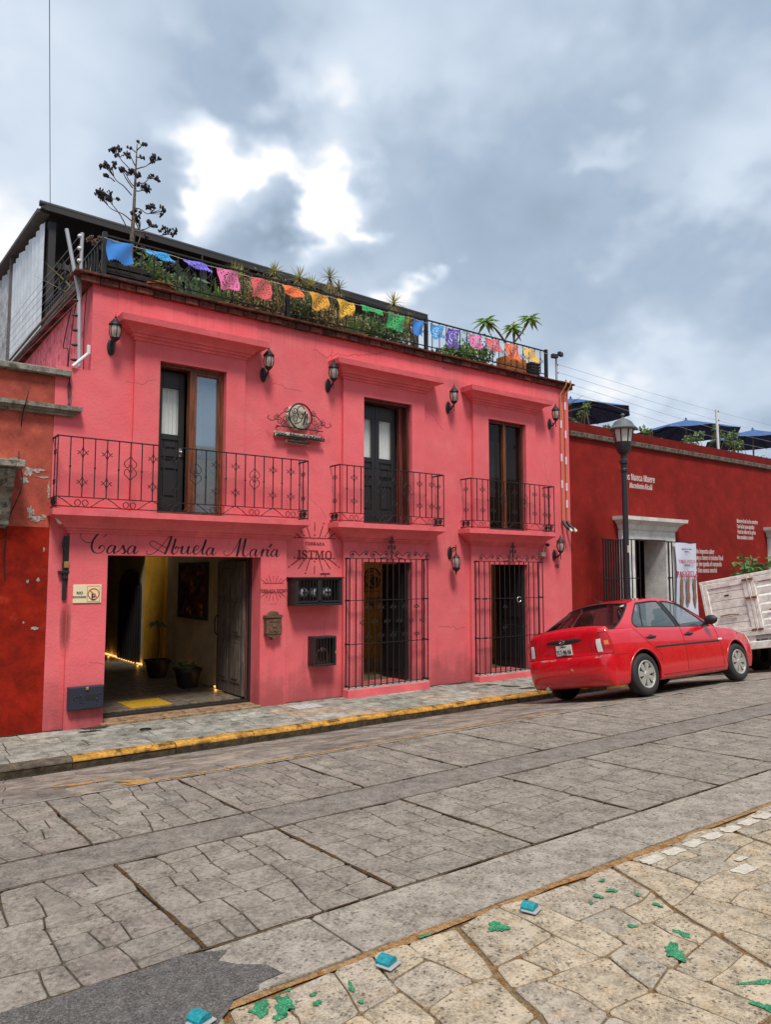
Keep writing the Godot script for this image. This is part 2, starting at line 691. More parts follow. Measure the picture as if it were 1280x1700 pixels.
# an irregular patch of paint or dirt lying on the street
func blot(b: MB, c: Vector2, r: Vector2, turn: float, lift: float, sd: int, n := 18, height: Callable = street) -> void:
	var q := RandomNumberGenerator.new()
	q.seed = sd
	var p := PackedVector2Array()
	var f := [q.randf() * TAU, q.randf() * TAU, q.randf() * TAU, q.randf() * TAU]
	n = 34
	for i in n:
		var a := TAU * i / n
		var k := 0.85 + 0.2 * sin(2.0 * a + f[0]) + 0.16 * sin(3.0 * a + f[1]) + 0.12 * sin(5.0 * a + f[2]) + 0.1 * sin(9.0 * a + f[3]) + q.randf_range(-0.06, 0.06)
		p.append(c + (Vector2(cos(a), sin(a)) * r * k).rotated(turn))
	lay(b, p, lift, height)


# a worn rectangle of paint
func chip(b: MB, c: Vector2, r: Vector2, lift: float, sd: int) -> void:
	var q := RandomNumberGenerator.new()
	q.seed = sd
	var p := PackedVector2Array()
	for s in [[-1, -1, 1, -1], [1, -1, 1, 1], [1, 1, -1, 1], [-1, 1, -1, -1]]:
		for i in 5:
			var t := (i + 0.5) / 5.0
			p.append(c + Vector2(lerpf(s[0], s[2], t), lerpf(s[1], s[3], t)) * r * q.randf_range(0.8, 1.04))
	lay(b, p, lift)


func lay(b: MB, p: PackedVector2Array, lift: float, height: Callable = street) -> void:
	var idx := Geometry2D.triangulate_polygon(p)
	for i in range(0, idx.size(), 3):
		var t := []
		for j in 3:
			var q := p[idx[i + j]]
			t.append(Vector3(q.x, height.call(q.y) + lift, q.y))
		if (t[1] - t[0]).cross(t[2] - t[0]).y < 0: t.reverse()
		b.tri(t[0], t[1], t[2])


func strip(b: MB, x0: float, x1: float, zs: Array, dy: float, height: Callable) -> void:
	var n := maxi(1, int((x1 - x0) / 4.0))
	for i in zs.size() - 1:
		for j in n:
			var xa := lerpf(x0, x1, float(j) / n)
			var xb := lerpf(x0, x1, float(j + 1) / n)
			var za: float = zs[i]
			var zb: float = zs[i + 1]
			b.quad(Vector3(xa, height.call(zb) + dy, zb), Vector3(xb, height.call(zb) + dy, zb), Vector3(xb, height.call(za) + dy, za), Vector3(xa, height.call(za) + dy, za))


func build_street() -> void:
	# the land around, out to the horizon
	var b := MB.new()
	b.quad(Vector3(-400, -0.6, 400), Vector3(400, -0.6, 400), Vector3(400, -0.6, -400), Vector3(-400, -0.6, -400))
	ground("ground", b, M.mortar)
	# bed of the street: mortar that shows in the joints
	b = MB.new()
	strip(b, -60, 90, [1.42, 2.4, 3.55, 3.85, 6.0, 7.4, 8.4, 13.0, 14.2], -0.016, street)
	var road := ground("road", b, M.mortar)
	b = MB.new()
	strip(b, -60, 90, [7.33, 8.6, 14.2], -0.013, street)
	part(road, "dirt_bed", b, M.dirt_joint)
	var far := MB.new()
	var count := 0
	# centre panels: two lanes of stamped stones, one panel every 1.02 m
	for lane in [[3.87, 5.15, 0.046], [5.61, 6.9, 0.056]]:
		var sts := []
		for k in range(-4, 30):
			var x0 := 1.335 + 1.023 * k
			var got := []
			cut_stones(rect(x0 + 0.003, x0 + 1.02, lane[0], lane[1]), lane[2], got)
			for q in got: sts.append([q, x0])
		for s in sts:
			var near: bool = s[1] > -0.8 and s[1] < (5.2 if lane[0] < 5.0 else 7.0) and count < 260
			var m := MB.new() if near else far
			stone(m, s[0], 0.0044, 0.010, rng.randf_range(-0.0015, 0.0015), 0.004, street)
			if near:
				part(road, "stone", m, M["paver%d" % rng.randi_range(0, 4)])
				count += 1
	var fs := part(road, "far_stones", far, M.paver1)
	fs.set_meta("kind", "stuff")
	# the two plain concrete bands, in long slabs
	for band in [[5.165, 5.595, 2.046, 0.33], [6.915, 7.36, 2.046, 1.84]]:
		for k in range(-6, 16):
			var x0: float = band[3] + band[2] * k
			var m := MB.new()
			stone(m, rect(x0, x0 + band[2], band[0], band[1]), 0.006, 0.002, 0.0, 0.006, street)
			part(road, "band_slab", m, M.band if band[0] < 6.0 else M.band_pale)
	# parking lane: worn stones under grime
	var lane := ground("parking_lane", _strip(-60, 90, [1.42, 2.0, 2.8, 3.55, 3.83], -0.012), M.mortar)
	far = MB.new()
	count = 0
	var rows := [1.47, 1.95, 2.42, 2.9, 3.38, 3.84]
	for r in rows.size() - 1:
		var x := -3.0 + r * 0.21
		while x < 30.0:
			var w := rng.randf_range(0.5, 1.0)
			var got := []
			cut_stones(rect(x, x + w, rows[r], rows[r + 1]), 0.2, got)
			for q in got:
				var near := x > 0.4 and x < 11.0 and count < 200
				var m := MB.new() if near else far
				stone(m, q, 0.0035, 0.02, rng.randf_range(-0.0015, 0.0015), 0.004, street)
				if near:
					part(lane, "stone", m, M["lane%d" % rng.randi_range(0, 1)])
					count += 1
			x += w
	part(lane, "far_stones", far, M.lane0).set_meta("kind", "stuff")
	# foreground: larger sandy stones with ochre dirt in wide joints
	var fore := ground("near_pavement", _strip(-60, 90, [7.36, 8.4, 10.5, 14.2], -0.012), M.dirt_joint)
	far = MB.new()
	count = 0
	for k in range(-3, 26):
		var x0 := 1.2 + 1.11 * k
		for zr in [[7.41, 8.62], [8.64, 9.85], [9.87, 11.2]]:
			var got := []
			var sk: float = -0.4
			var za: float = zr[0]
			var zb: float = zr[1]
			cut_stones(PackedVector2Array([Vector2(x0 + 0.011 + sk * (za - 7.43), za), Vector2(x0 + 1.099 + sk * (za - 7.43), za), Vector2(x0 + 1.099 + sk * (zb - 7.43), zb), Vector2(x0 + 0.011 + sk * (zb - 7.43), zb)]), 0.085, got)
			for q in got:
				var near: bool = x0 > -0.2 and x0 < 9.0 and zr[0] < 9.0 and count < 240
				var m := MB.new() if near else far
				stone(m, q, 0.0038, 0.02, rng.randf_range(-0.0025, 0.0025), 0.005, street, 0.016)
				if near:
					part(fore, "stone", m, M["sandy%d" % rng.randi_range(0, 4)])
					count += 1
	part(fore, "far_stones", far, M.sandy0).set_meta("kind", "stuff")
	# seams filled with brown dirt between the panels and along the bands
	var seams := MB.new()
	for k in range(0, 12):
		var x0 := 1.335 + 1.023 * k
		for zz in [[5.6, 6.91], [3.9, 5.15]]:
			if zz[0] < 5.0 and k > 6: continue
			var a := PackedVector2Array()
			var c := PackedVector2Array()
			for i in 14:
				var z: float = lerpf(zz[0], zz[1], i / 13.0)
				var w := rng.randf_range(0.004, 0.011) * (1.4 if k < 3 and zz[0] > 5.0 else 0.8)
				a.append(Vector2(x0 + rng.randf_range(-0.003, 0.003) - w, z))
				c.append(Vector2(x0 + rng.randf_range(-0.003, 0.003) + w, z))
			c.reverse()
			a.append_array(c)
			lay(seams, a, 0.0035)
	for z in [5.158, 5.602, 6.908]:
		var a := PackedVector2Array()
		var c := PackedVector2Array()
		for i in 70:
			var x0 := -1.0 + i * 0.18
			a.append(Vector2(x0, z - rng.randf_range(0.003, 0.008)))
			c.append(Vector2(x0, z + rng.randf_range(0.003, 0.009)))
		c.reverse()
		a.append_array(c)
		lay(seams, a, 0.0035)
	part(road, "dirt_seam", seams, M.dirt_brown)
	# ochre dirt washed along the long joint
	var dirt := MB.new()
	var pts := PackedVector2Array()
	for i in 60: pts.append(Vector2(-1.0 + i * 0.25, 7.365 + rng.randf_range(-0.012, 0.008)))
	for i in 60: pts.append(Vector2(13.75 - i * 0.25, 7.408 + rng.randf_range(-0.012, 0.02)))
	lay(dirt, pts, -0.002)
	part(fore, "dirt_line", dirt, M.ochre_dirt)
	# worn paint
	var green := MB.new()
	for q in [[2.43, 7.55, 0.05, 0.075, 0.9], [2.82, 8.17, 0.055, 0.085, 0.9], [2.99, 8.1, 0.03, 0.05, 0.2], [3.04, 7.62, 0.03, 0.03, 0.0], [3.15, 7.62, 0.04, 0.025, 0.0], [3.2, 7.73, 0.02, 0.02, 0.0], [2.89, 7.92, 0.02, 0.03, 0.0], [3.17, 7.86, 0.02, 0.035, 0.3], [3.22, 7.51, 0.025, 0.02, 0.0], [2.95, 7.65, 0.015, 0.02, 0.0], [2.12, 7.41, 0.035, 0.018, 0.0], [2.84, 8.5, 0.09, 0.02, 0.6], [2.7, 8.6, 0.03, 0.06, 0.0], [1.30, 7.48, 0.05, 0.06, 0.4], [1.38, 7.51, 0.045, 0.085, 0.2], [1.33, 7.57, 0.03, 0.03, 0.0], [1.64, 7.56, 0.012, 0.06, 0.5], [1.48, 7.575, 0.02, 0.025, 0.4], [1.5, 7.515, 0.02, 0.015, 0.0], [1.61, 7.67, 0.015, 0.015, 0.0], [1.44, 7.43, 0.02, 0.012, 0.0]]:
		blot(green, Vector2(q[0], q[1]), Vector2(q[2], q[3]) * 0.85, q[4], 0.005, int(q[0] * 977) + int(q[1] * 331))
	ground("worn_green_paint", green, M.green_paint)
	var white := MB.new()
	for i in 12:
		var x0 := 3.58 + i * 0.205
		chip(white, Vector2(x0 + 0.09, 7.5), Vector2(0.085, 0.042), 0.0055, 40 + i)
		if i % 2 == 1 or i > 4: chip(white, Vector2(x0 + 0.12, 7.89), Vector2(0.085, 0.045), 0.0055, 90 + i)
		if i > 1 and i % 2 == 0: chip(white, Vector2(x0 + 0.05, 7.8), Vector2(0.05, 0.02), 0.0055, 140 + i)
	ground("worn_white_paint", white, M.white_paint)
	var line := MB.new()
	for i in 62:
		var x0 := -2.0 + i * 0.4
		if rng.randf() < 0.82: lay(line, rect(x0, x0 + rng.randf_range(0.25, 0.39), 3.845, 3.862 + rng.randf() * 0.01), 0.005)
	ground("white_line", line, M.line_paint)
	# dark repair in the near band and faded orange paint in the lane
	var tar := MB.new()
	pts = PackedVector2Array()
	for i in 20: pts.append(Vector2(-1.5 + i * 0.14, 6.9 + rng.randf_range(0.0, 0.02)))
	pts.append_array([Vector2(1.2, 6.9), Vector2(1.31, 6.93), Vector2(1.4, 6.98), Vector2(1.33, 7.04), Vector2(1.38, 7.12), Vector2(1.47, 7.2), Vector2(1.49, 7.3), Vector2(1.38, 7.31), Vector2(1.36, 7.35), Vector2(1.25, 7.36), Vector2(1.2, 7.42), Vector2(1.1, 7.5), Vector2(1.0, 7.6), Vector2(-1.5, 7.7)])
	lay(tar, pts, 0.004)
	ground("asphalt_repair", tar, M.asphalt)
	var amber := MB.new()
	blot(amber, Vector2(2.06, 3.62), Vector2(0.2, 0.06), 1.1, 0.004, 8, 20)
	blot(amber, Vector2(2.12, 3.77), Vector2(0.24, 0.07), 0.0, 0.0045, 9, 16)
	blot(amber, Vector2(1.75, 3.2), Vector2(0.28, 0.08), 0.3, 0.004, 12, 16)
	for i in 9: blot(amber, Vector2(2.5 + i * 0.3, 3.79 - i * 0.004), Vector2(0.24, 0.03), 0.0, 0.004, 20 + i, 12)
	for i in 7: blot(amber, Vector2(5.3 + i * 0.3, 3.72), Vector2(0.24, 0.03), 0.0, 0.004, 50 + i, 12)
	ground("faded_orange_paint", amber, M.amber_faded)
	# sidewalk: greenish flagstones and a kerb painted yellow
	var top := func(z: float) -> float: return -z * 0.012
	var walk := ground("sidewalk", _strip(-60, 90, [-0.05, 0.7, 1.36], -0.016, top), M.mortar_dark)
	far = MB.new()
	count = 0
	var zr2 := [0.0, 0.33, 0.68, 1.02, 1.345]
	for r in 4:
		var x := -3.0 + r * 0.33
		while x < 30.0:
			var w := rng.randf_range(0.5, 0.95)
			var near := x > 0.6 and x < 15.0 and count < 100
			var m := MB.new() if near else far
			stone(m, rect(x, x + w, zr2[r], zr2[r + 1]), 0.005, 0.006, rng.randf_range(-0.003, 0.003), 0.005, top)
			if near:
				var k := rng.randi_range(0, 6)
				part(walk, "flagstone", m, M.flag_pink if k == 0 and rng.randf() < 0.6 else (M.flag_pale if k == 1 else (M.flag1 if k < 4 else M.flag0)))
				count += 1
			x += w
	part(walk, "far_flagstones", far, M.flag0).set_meta("kind", "stuff")
	var kerb := ground("kerb", _strip(-60, 90, [1.345, 1.49], -0.05, top), M.mortar_dark)
	var kx := -3.0
	while kx < 24.0:
		var w := rng.randf_range(0.9, 1.3)
		if kx < 1.3 and kx + w > 1.3: w = 1.3 - kx
		if kx < 2.12 and kx + w > 2.12: w = 2.12 - kx
		var m := MB.new()
		var out := rng.randf_range(-0.012, 0.012)
		var prof := PackedVector2Array([Vector2(1.35, -0.3), Vector2(1.35, -0.018), Vector2(1.44 + out, -0.020), Vector2(1.475 + out, -0.034), Vector2(1.49 + out, -0.052), Vector2(1.492 + out, -0.066), Vector2(1.48, -0.068), Vector2(1.48, -0.3)])
		# profile lies in (z, y); push it along x
		m.ext(prof, w - 0.01, Transform3D(Basis(Vector3(0, 0, 1), Vector3(0, 1, 0), Vector3(1, 0, 0)), Vector3(kx, 0, 0)))
		part(kerb, "kerb_stone", m, M.kerb_bare if kx < 2.05 else M.kerb_yellow)
		m = MB.new()
		m.bx(kx, kx + w - 0.008, -0.3, -0.067, 1.42, 1.49 + out)
		part(kerb, "kerb_foot", m, M.kerb_foot)
		kx += w
	# black grime in the gutter
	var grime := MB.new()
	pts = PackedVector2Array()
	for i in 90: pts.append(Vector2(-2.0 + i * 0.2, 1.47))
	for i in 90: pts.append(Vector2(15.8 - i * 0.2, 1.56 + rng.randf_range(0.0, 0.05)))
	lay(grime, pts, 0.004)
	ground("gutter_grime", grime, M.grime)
	# grime along the foot of the wall, damp stains on the flags
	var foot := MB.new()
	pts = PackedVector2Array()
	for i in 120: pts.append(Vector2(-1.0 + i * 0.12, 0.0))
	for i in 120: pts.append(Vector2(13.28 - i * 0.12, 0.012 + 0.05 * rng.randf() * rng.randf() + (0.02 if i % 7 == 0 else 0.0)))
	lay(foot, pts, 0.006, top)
	for q in [[9.25, 0.45, 0.25, 0.06, 0.5, 3], [9.5, 0.8, 0.22, 0.07, 0.7, 4], [9.62, 1.12, 0.2, 0.08, 0.4, 5], [8.95, 0.08, 0.35, 0.05, 0.0, 6], [2.72, 0.14, 0.16, 0.1, 0.3, 7], [2.6, 0.3, 0.14, 0.05, 0.2, 8]]:
		blot(foot, Vector2(q[0], q[1]), Vector2(q[2], q[3]), q[4], 0.0065, q[5], 24, top)
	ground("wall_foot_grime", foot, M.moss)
	var plate := MB.new()
	plate.box(Vector3(5.62, 0.002, 0.42), Vector3(0.44, 0.012, 0.3), 0.003)
	single("access_cover", "pale square access cover set in the sidewalk below the meter boxes", "cover", plate, M.cover_white)
	var drain := MB.new()
	drain.lathe([Vector2(0.0, 0.0), Vector2(0.07, 0.0), Vector2(0.075, -0.01)], 14, Transform3D(Basis(), Vector3(3.2, 0.004, 0.58)))
	single("drain_cap", "small round iron cap in the sidewalk before the open doorway", "drain cap", drain, M.iron)
	# turquoise studs
	var studs := [[1.84, 7.52, "turquoise road stud between the other two, just left of the wide dirt joint"], [2.66, 7.53, "turquoise road stud farthest up the street, right of a green paint blotch"], [1.09, 7.43, "turquoise road stud nearest the dark asphalt repair"]]
	for i in 3:
		var t := thing("road_stud", studs[i][2], "road stud", Vector3(studs[i][0], street(studs[i][1]) + 0.012, studs[i][1]), "turquoise studs along the dirt joint")
		t.rotation.y = 0.35
		var s := MB.new()
		t.scale = Vector3.ONE * 0.62
		s.box(Vector3(0, 0.004, 0.012), Vector3(0.13, 0.012, 0.12), 0.004)
		part(t, "base", s, M.stud_base)
		s = MB.new()
		var pr := PackedVector2Array([Vector2(-0.05, 0.0), Vector2(0.05, 0.0), Vector2(0.05, 0.022), Vector2(0.03, 0.038), Vector2(0.0, 0.042), Vector2(-0.03, 0.036), Vector2(-0.05, 0.018)])
		s.ext(pr, 0.1, Transform3D(Basis(), Vector3(0, 0.008, -0.055)))
		part(t, "shell", s, M.turquoise)


func _strip(x0: float, x1: float, zs: Array, dy: float, height: Callable = street) -> MB:
	var b := MB.new()
	strip(b, x0, x1, zs, dy, height)
	return b



# ---------------------------------------------------------------- walls with openings
# a slab of wall from z = zb to z = zf with rectangular holes [x0, x1, y0, y1]
func holed(b: MB, x0: float, x1: float, y0: float, y1: float, zf: float, zb: float, holes: Array, back := true, edges := true) -> void:
	var xs := [x0, x1]
	var ys := [y0, y1]
	for h in holes:
		for q in [h[0], h[1]]:
			if q > x0 + 1e-4 and q < x1 - 1e-4 and not xs.has(q): xs.append(q)
		for q in [h[2], h[3]]:
			if q > y0 + 1e-4 and q < y1 - 1e-4 and not ys.has(q): ys.append(q)
	xs.sort(); ys.sort()
	var open := func(i: int, j: int) -> bool:
		if i < 0 or j < 0 or i >= xs.size() - 1 or j >= ys.size() - 1: return true
		var cx: float = (xs[i] + xs[i + 1]) * 0.5
		var cy: float = (ys[j] + ys[j + 1]) * 0.5
		for h in holes:
			if cx > h[0] and cx < h[1] and cy > h[2] and cy < h[3]: return true
		return false
	for i in xs.size() - 1:
		for j in ys.size() - 1:
			if open.call(i, j): continue
			var a: float = xs[i]
			var c: float = xs[i + 1]
			var d: float = ys[j]
			var e: float = ys[j + 1]
			b.quad(Vector3(a, d, zf), Vector3(c, d, zf), Vector3(c, e, zf), Vector3(a, e, zf))
			if back: b.quad(Vector3(c, d, zb), Vector3(a, d, zb), Vector3(a, e, zb), Vector3(c, e, zb))
			var edge := func(k: int, l: int) -> bool: return open.call(k, l) and (edges or (k >= 0 and l >= 0 and k < xs.size() - 1 and l < ys.size() - 1))
			if edge.call(i - 1, j): b.quad(Vector3(a, d, zb), Vector3(a, d, zf), Vector3(a, e, zf), Vector3(a, e, zb))
			if edge.call(i + 1, j): b.quad(Vector3(c, d, zf), Vector3(c, d, zb), Vector3(c, e, zb), Vector3(c, e, zf))
			if edge.call(i, j - 1): b.quad(Vector3(a, d, zb), Vector3(c, d, zb), Vector3(c, d, zf), Vector3(a, d, zf))
			if edge.call(i, j + 1): b.quad(Vector3(a, e, zf), Vector3(c, e, zf), Vector3(c, e, zb), Vector3(a, e, zb))


# a moulding that runs along a projection x0..x1 standing z0 proud and returns to the wall; prof = [[y, how far out], ...] upwards
func moulding(b: MB, x0: float, x1: float, z0: float, prof: Array) -> void:
	var rings := []
	for p in prof:
		var o: float = p[1]
		rings.append([Vector3(x0 - o, p[0], 0.001), Vector3(x0 - o, p[0], z0 + o), Vector3(x1 + o, p[0], z0 + o), Vector3(x1 + o, p[0], 0.001)])
	for i in rings.size() - 1:
		for j in 3: b.quad(rings[i][j], rings[i][j + 1], rings[i + 1][j + 1], rings[i + 1][j])
	var t: Array = rings[rings.size() - 1]
	b.quad(t[0], t[1], t[2], t[3])
	t = rings[0]
	b.quad(t[3], t[2], t[1], t[0])


const UP_DOORS := [[3.45, 4.44, 2.76, 4.90], [6.90, 7.92, 2.76, 4.89], [9.78, 10.80, 2.76, 4.88]]
const GATES := [[6.90, 7.92, 0.14, 2.14], [9.79, 10.79, 0.12, 2.12]]
const HALL := [2.82, 5.04, -0.05, 2.19]


func hat_diamond(b: MB, c: Vector3, s: float, r: float, right: Vector3) -> void:
	# a forged diamond with curled tips
	var u := Vector3.UP
	b.tube([c + u * s * 1.35, c + u * s * 0.7 + right * s * 0.18, c + right * s * 0.62, c + right * s * 0.75], r, 4)
	b.tube([c + u * s * 1.35, c + u * s * 0.7 - right * s * 0.18, c - right * s * 0.62, c - right * s * 0.75], r, 4)
	b.tube([c - u * s * 1.35, c - u * s * 0.7 + right * s * 0.18, c + right * s * 0.62], r, 4)
	b.tube([c - u * s * 1.35, c - u * s * 0.7 - right * s * 0.18, c - right * s * 0.62], r, 4)
	for q in [1.0, -1.0]:
		b.tube([c + right * s * 0.62 * q, c + right * s * 1.0 * q + u * s * 0.3], r, 4)
		b.tube([c + right * s * 0.62 * q, c + right * s * 1.0 * q - u * s * 0.3], r, 4)
		b.ball(c + right * s * 1.05 * q + u * s * 0.33, Vector3.ONE * r * 1.5, 5, 4)
		b.ball(c + right * s * 1.05 * q - u * s * 0.33, Vector3.ONE * r * 1.5, 5, 4)


func hearts(b: MB, c: Vector3, s: float, r: float, right: Vector3) -> void:
	for q in [1.0, -1.0]:
		for w in [1.0, -1.0]:
			# from the tip, round the lobe, curling in
			var u: Vector3 = Vector3.UP * w
			var d: Vector3 = right * q
			b.tube(smooth_line([c + u * s * 1.5, c + u * s * 1.12 + d * s * 0.35, c + u * s * 0.75 + d * s * 0.72, c + u * s * 0.36 + d * s * 0.72, c + u * s * 0.08 + d * s * 0.42, c + u * s * 0.22 + d * s * 0.16, c + u * s * 0.5 + d * s * 0.2], 3), r, 4)


func s_scroll(b: MB, a: Vector3, c: Vector3, h: float, r: float, right: Vector3) -> void:
	# shallow scroll from a to c with a curl at each end
	var u := Vector3.UP
	b.tube(smooth_line([a + u * h * 0.1 + right * h * 0.5, a + u * h * 0.42 + right * h * 0.72, a + u * h * 0.78 + right * h * 0.45, a + u * h * 0.55 + right * h * 0.08, a + u * h * 0.1 + right * h * 0.3, a.lerp(c, 0.35) + u * h * 0.02, a.lerp(c, 0.75) + u * h * 0.75, c + u * h * 0.95 - right * h * 0.2], 3), r, 4)


func make_balcony(house: Node3D, x0: float, x1: float, n: int, slab: MB) -> void:
	# railing x0..x1 at z = 0.29, n spaces along the front
	var bal := part(house, "balcony", slab, M.pink_trim)
	var z := 0.29
	var top := 3.665
	var low := 2.905
	var base := 2.785
	var R := Vector3.RIGHT
	var m := MB.new()
	m.bar(Vector3(x0, top, z), Vector3(x1, top, z), 0.014, 0.024)
	for x in [x0, x1]: m.bar(Vector3(x, top, z), Vector3(x, top, 0.0), 0.022, 0.014)
	part(bal, "top_rail", m, M.iron)
	m = MB.new()
	for y in [low, base]:
		m.bar(Vector3(x0, y, z), Vector3(x1, y, z), 0.012, 0.016)
		for x in [x0, x1]: m.bar(Vector3(x, y, z), Vector3(x, y, 0.0), 0.014, 0.012)
	part(bal, "bottom_rail", m, M.iron)
	for i in n + 1:
		var x := lerpf(x0, x1, float(i) / n)
		m = MB.new()
		m.bar(Vector3(x, low if i > 0 and i < n else base - 0.03, z), Vector3(x, top, z), 0.012)
		if i == 0 or i == n: pass
		elif i % 2 == 1: m.box(Vector3(x, 3.29, z), Vector3(0.026, 0.018, 0.026), 0.004)
		elif i % 6 == 0 and n > 20 or n <= 20 and (i == 6 or i == n - 6): hearts(m, Vector3(x, 3.32, z), 0.105, 0.0055, R)
		else:
			hat_diamond(m, Vector3(x, 3.475, z), 0.058, 0.005, R)
			hat_diamond(m, Vector3(x, 3.10, z), 0.058, 0.005, R)
		part(bal, "baluster", m, M.iron)
	for x in [x0, x1]:
		m = MB.new()
		m.bar(Vector3(x, base, z * 0.5), Vector3(x, top, z * 0.5), 0.012)
		hat_diamond(m, Vector3(x, 3.475, z * 0.5), 0.058, 0.005, Vector3(0, 0, 1))
		hat_diamond(m, Vector3(x, 3.10, z * 0.5), 0.058, 0.005, Vector3(0, 0, 1))
		part(bal, "baluster", m, M.iron)
		m = MB.new()
		for q in [0.08, 0.2]:
			m.tube(spiral(Vector3(x, 2.845, q), 0.05, 0.0, 1.6, Vector3(0, 0, 1), Vector3.UP), 0.009, 4)
			m.box(Vector3(x, 2.845, q), Vector3(0.012, 0.1, 0.03))
		part(bal, "corner_scroll", m, M.iron)
	var k := int(n / 2.0 / 2.0)
	for i in k:
		var xa := lerpf(x0, x1, (i + 0.0) / k)
		var xb := lerpf(x0, x1, (i + 0.5) / k)
		var xc := lerpf(x0, x1, (i + 1.0) / k)
		m = MB.new()
		s_scroll(m, Vector3(xb, base, z), Vector3(xc, base, z), 0.115, 0.0055, R)
		s_scroll(m, Vector3(xb, base, z), Vector3(xa, base, z), 0.115, 0.0055, -R)
		part(bal, "scroll", m, M.iron)


func make_grille(house: Node3D, x0: float, x1: float, y0: float, y1: float, kind: int) -> void:
	var z := 0.19
	var m := MB.new()
	m.bx(x0 - 0.03, x1 + 0.03, -0.15, y0 - 0.025, 0.0, 0.21, 0.008)
	var g := part(house, "window_grille", m, M.pink_trim)
	m = MB.new()
	m.bx(x0 - 0.01, x1 + 0.01, y0 - 0.025, y0 - 0.004, 0.0, 0.2, 0.003)
	part(g, "sill", m, M.sill_stone)
	var bands := [y0 + 0.02, 0.83, 1.52, y1] if kind == 0 else [y0 + 0.02, 0.78, 1.49, y1]
	for y in bands:
		m = MB.new()
		var o := 0.02 if y != y1 else 0.035
		m.bar(Vector3(x0 - o, y, z + 0.006), Vector3(x1 + o, y, z + 0.006), 0.012, 0.024)
		for x in [x0, x1]: m.bar(Vector3(x, y, z), Vector3(x, y, 0.0), 0.024, 0.012)
		if kind == 1 and y > 0.5 and y < 2.0:
			for x in [x0 + 0.14, x1 - 0.04]: m.box(Vector3(x, y, z), Vector3(0.09, 0.03, 0.03), 0.008)
		part(g, "band", m, M.iron)
	var n := 13
	for i in n + 1:
		var x := lerpf(x0, x1, float(i) / n)
		m = MB.new()
		m.bar(Vector3(x, y0 - 0.004, z), Vector3(x, y1, z), 0.014)
		if kind == 0:
			if i in [3, 5, 7, 9, 11]:
				hat_diamond(m, Vector3(x, 1.40, z), 0.052, 0.0055, Vector3.RIGHT)
				hat_diamond(m, Vector3(x, 0.94, z), 0.052, 0.0055, Vector3.RIGHT)
			elif i in [2, 4, 6, 8, 10, 12]: hat_diamond(m, Vector3(x, 1.165, z), 0.052, 0.0055, Vector3.RIGHT)
		elif i in [5, 9]:
			hat_diamond(m, Vector3(x, 1.33, z), 0.048, 0.0055, Vector3.RIGHT)
			hat_diamond(m, Vector3(x, 0.95, z), 0.048, 0.0055, Vector3.RIGHT)
		part(g, "bar", m, M.iron)
	for x in [x0, x1]:
		m = MB.new()
		m.bar(Vector3(x, y0 - 0.004, 0.09), Vector3(x, y1, 0.09), 0.014)
		part(g, "bar", m, M.iron)
	if kind == 1:
		m = MB.new()
		m.tube(spiral(Vector3((x0 + x1) * 0.5 + 0.16, 1.46, z + 0.02), 0.05, 0.6, 0.85, Vector3.RIGHT, Vector3.UP, 12, 1.0), 0.011, 6)
		part(g, "chain", m, M.steel)
	# crest of running scrolls with a finial
	m = MB.new()
	var w := x1 - x0
	var cx := x0 + w * 0.52
	var U := Vector3.UP
	var R := Vector3.RIGHT
	for s in [1.0, -1.0]:
		var half: float = (x1 + 0.02 - cx) if s > 0 else (cx - x0 - 0.02)
		for q in [0.0, 1.0]:
			var a: float = cx + s * (half * (0.06 + 0.5 * q))
			var e: float = cx + s * (half * (0.5 + 0.5 * q))
			var c1 := Vector3(a + s * 0.065, y1 + 0.085, z)
			var c2 := Vector3(e - s * 0.03, y1 + 0.06, z)
			var line := []
			line.append_array(spiral(c1, 0.012, 2.4 * PI, -1.15, R * s, U, 10, 4.0))
			line.append_array([c1.lerp(c2, 0.45) + U * -0.02 if q == 0.0 else c1.lerp(c2, 0.5) - U * 0.03, c2 + U * 0.055 - R * s * 0.05])
			line.append_array(spiral(c2, 0.055, 0.5 * PI, -1.3, R * s, U, 12, 0.25))
			m.tube(line, 0.0075, 4)
			m.box(c1, Vector3(0.03, 0.03, 0.012), 0.004)
			m.box(c2, Vector3(0.03, 0.03, 0.012), 0.004)
		m.tube(smooth_line([Vector3(cx + s * half * 0.3, y1 + 0.01, z), Vector3(cx + s * 0.1, y1 + 0.03, z), Vector3(cx + s * 0.02, y1 + 0.12, z)], 3), 0.0075, 4)
		m.tube(spiral(Vector3(cx + s * 0.055, y1 + 0.19, z), 0.042, PI, -1.4, R * s, U), 0.008, 4)
		m.box(Vector3(cx + s * 0.055, y1 + 0.19, z), Vector3(0.03, 0.03, 0.012), 0.004)
		m.tube(spiral(Vector3(cx + s * 0.04, y1 + 0.275, z), 0.03, PI, -1.3, R * s, U), 0.008, 4)
	m.bar(Vector3(cx, y1, z), Vector3(cx, y1 + 0.33, z), 0.016)
	m.tube(spiral(Vector3(cx, y1 + 0.34, z), 0.032, -0.5 * PI, 1.1, R, U), 0.009, 4)
	part(g, "crest", m, M.iron)


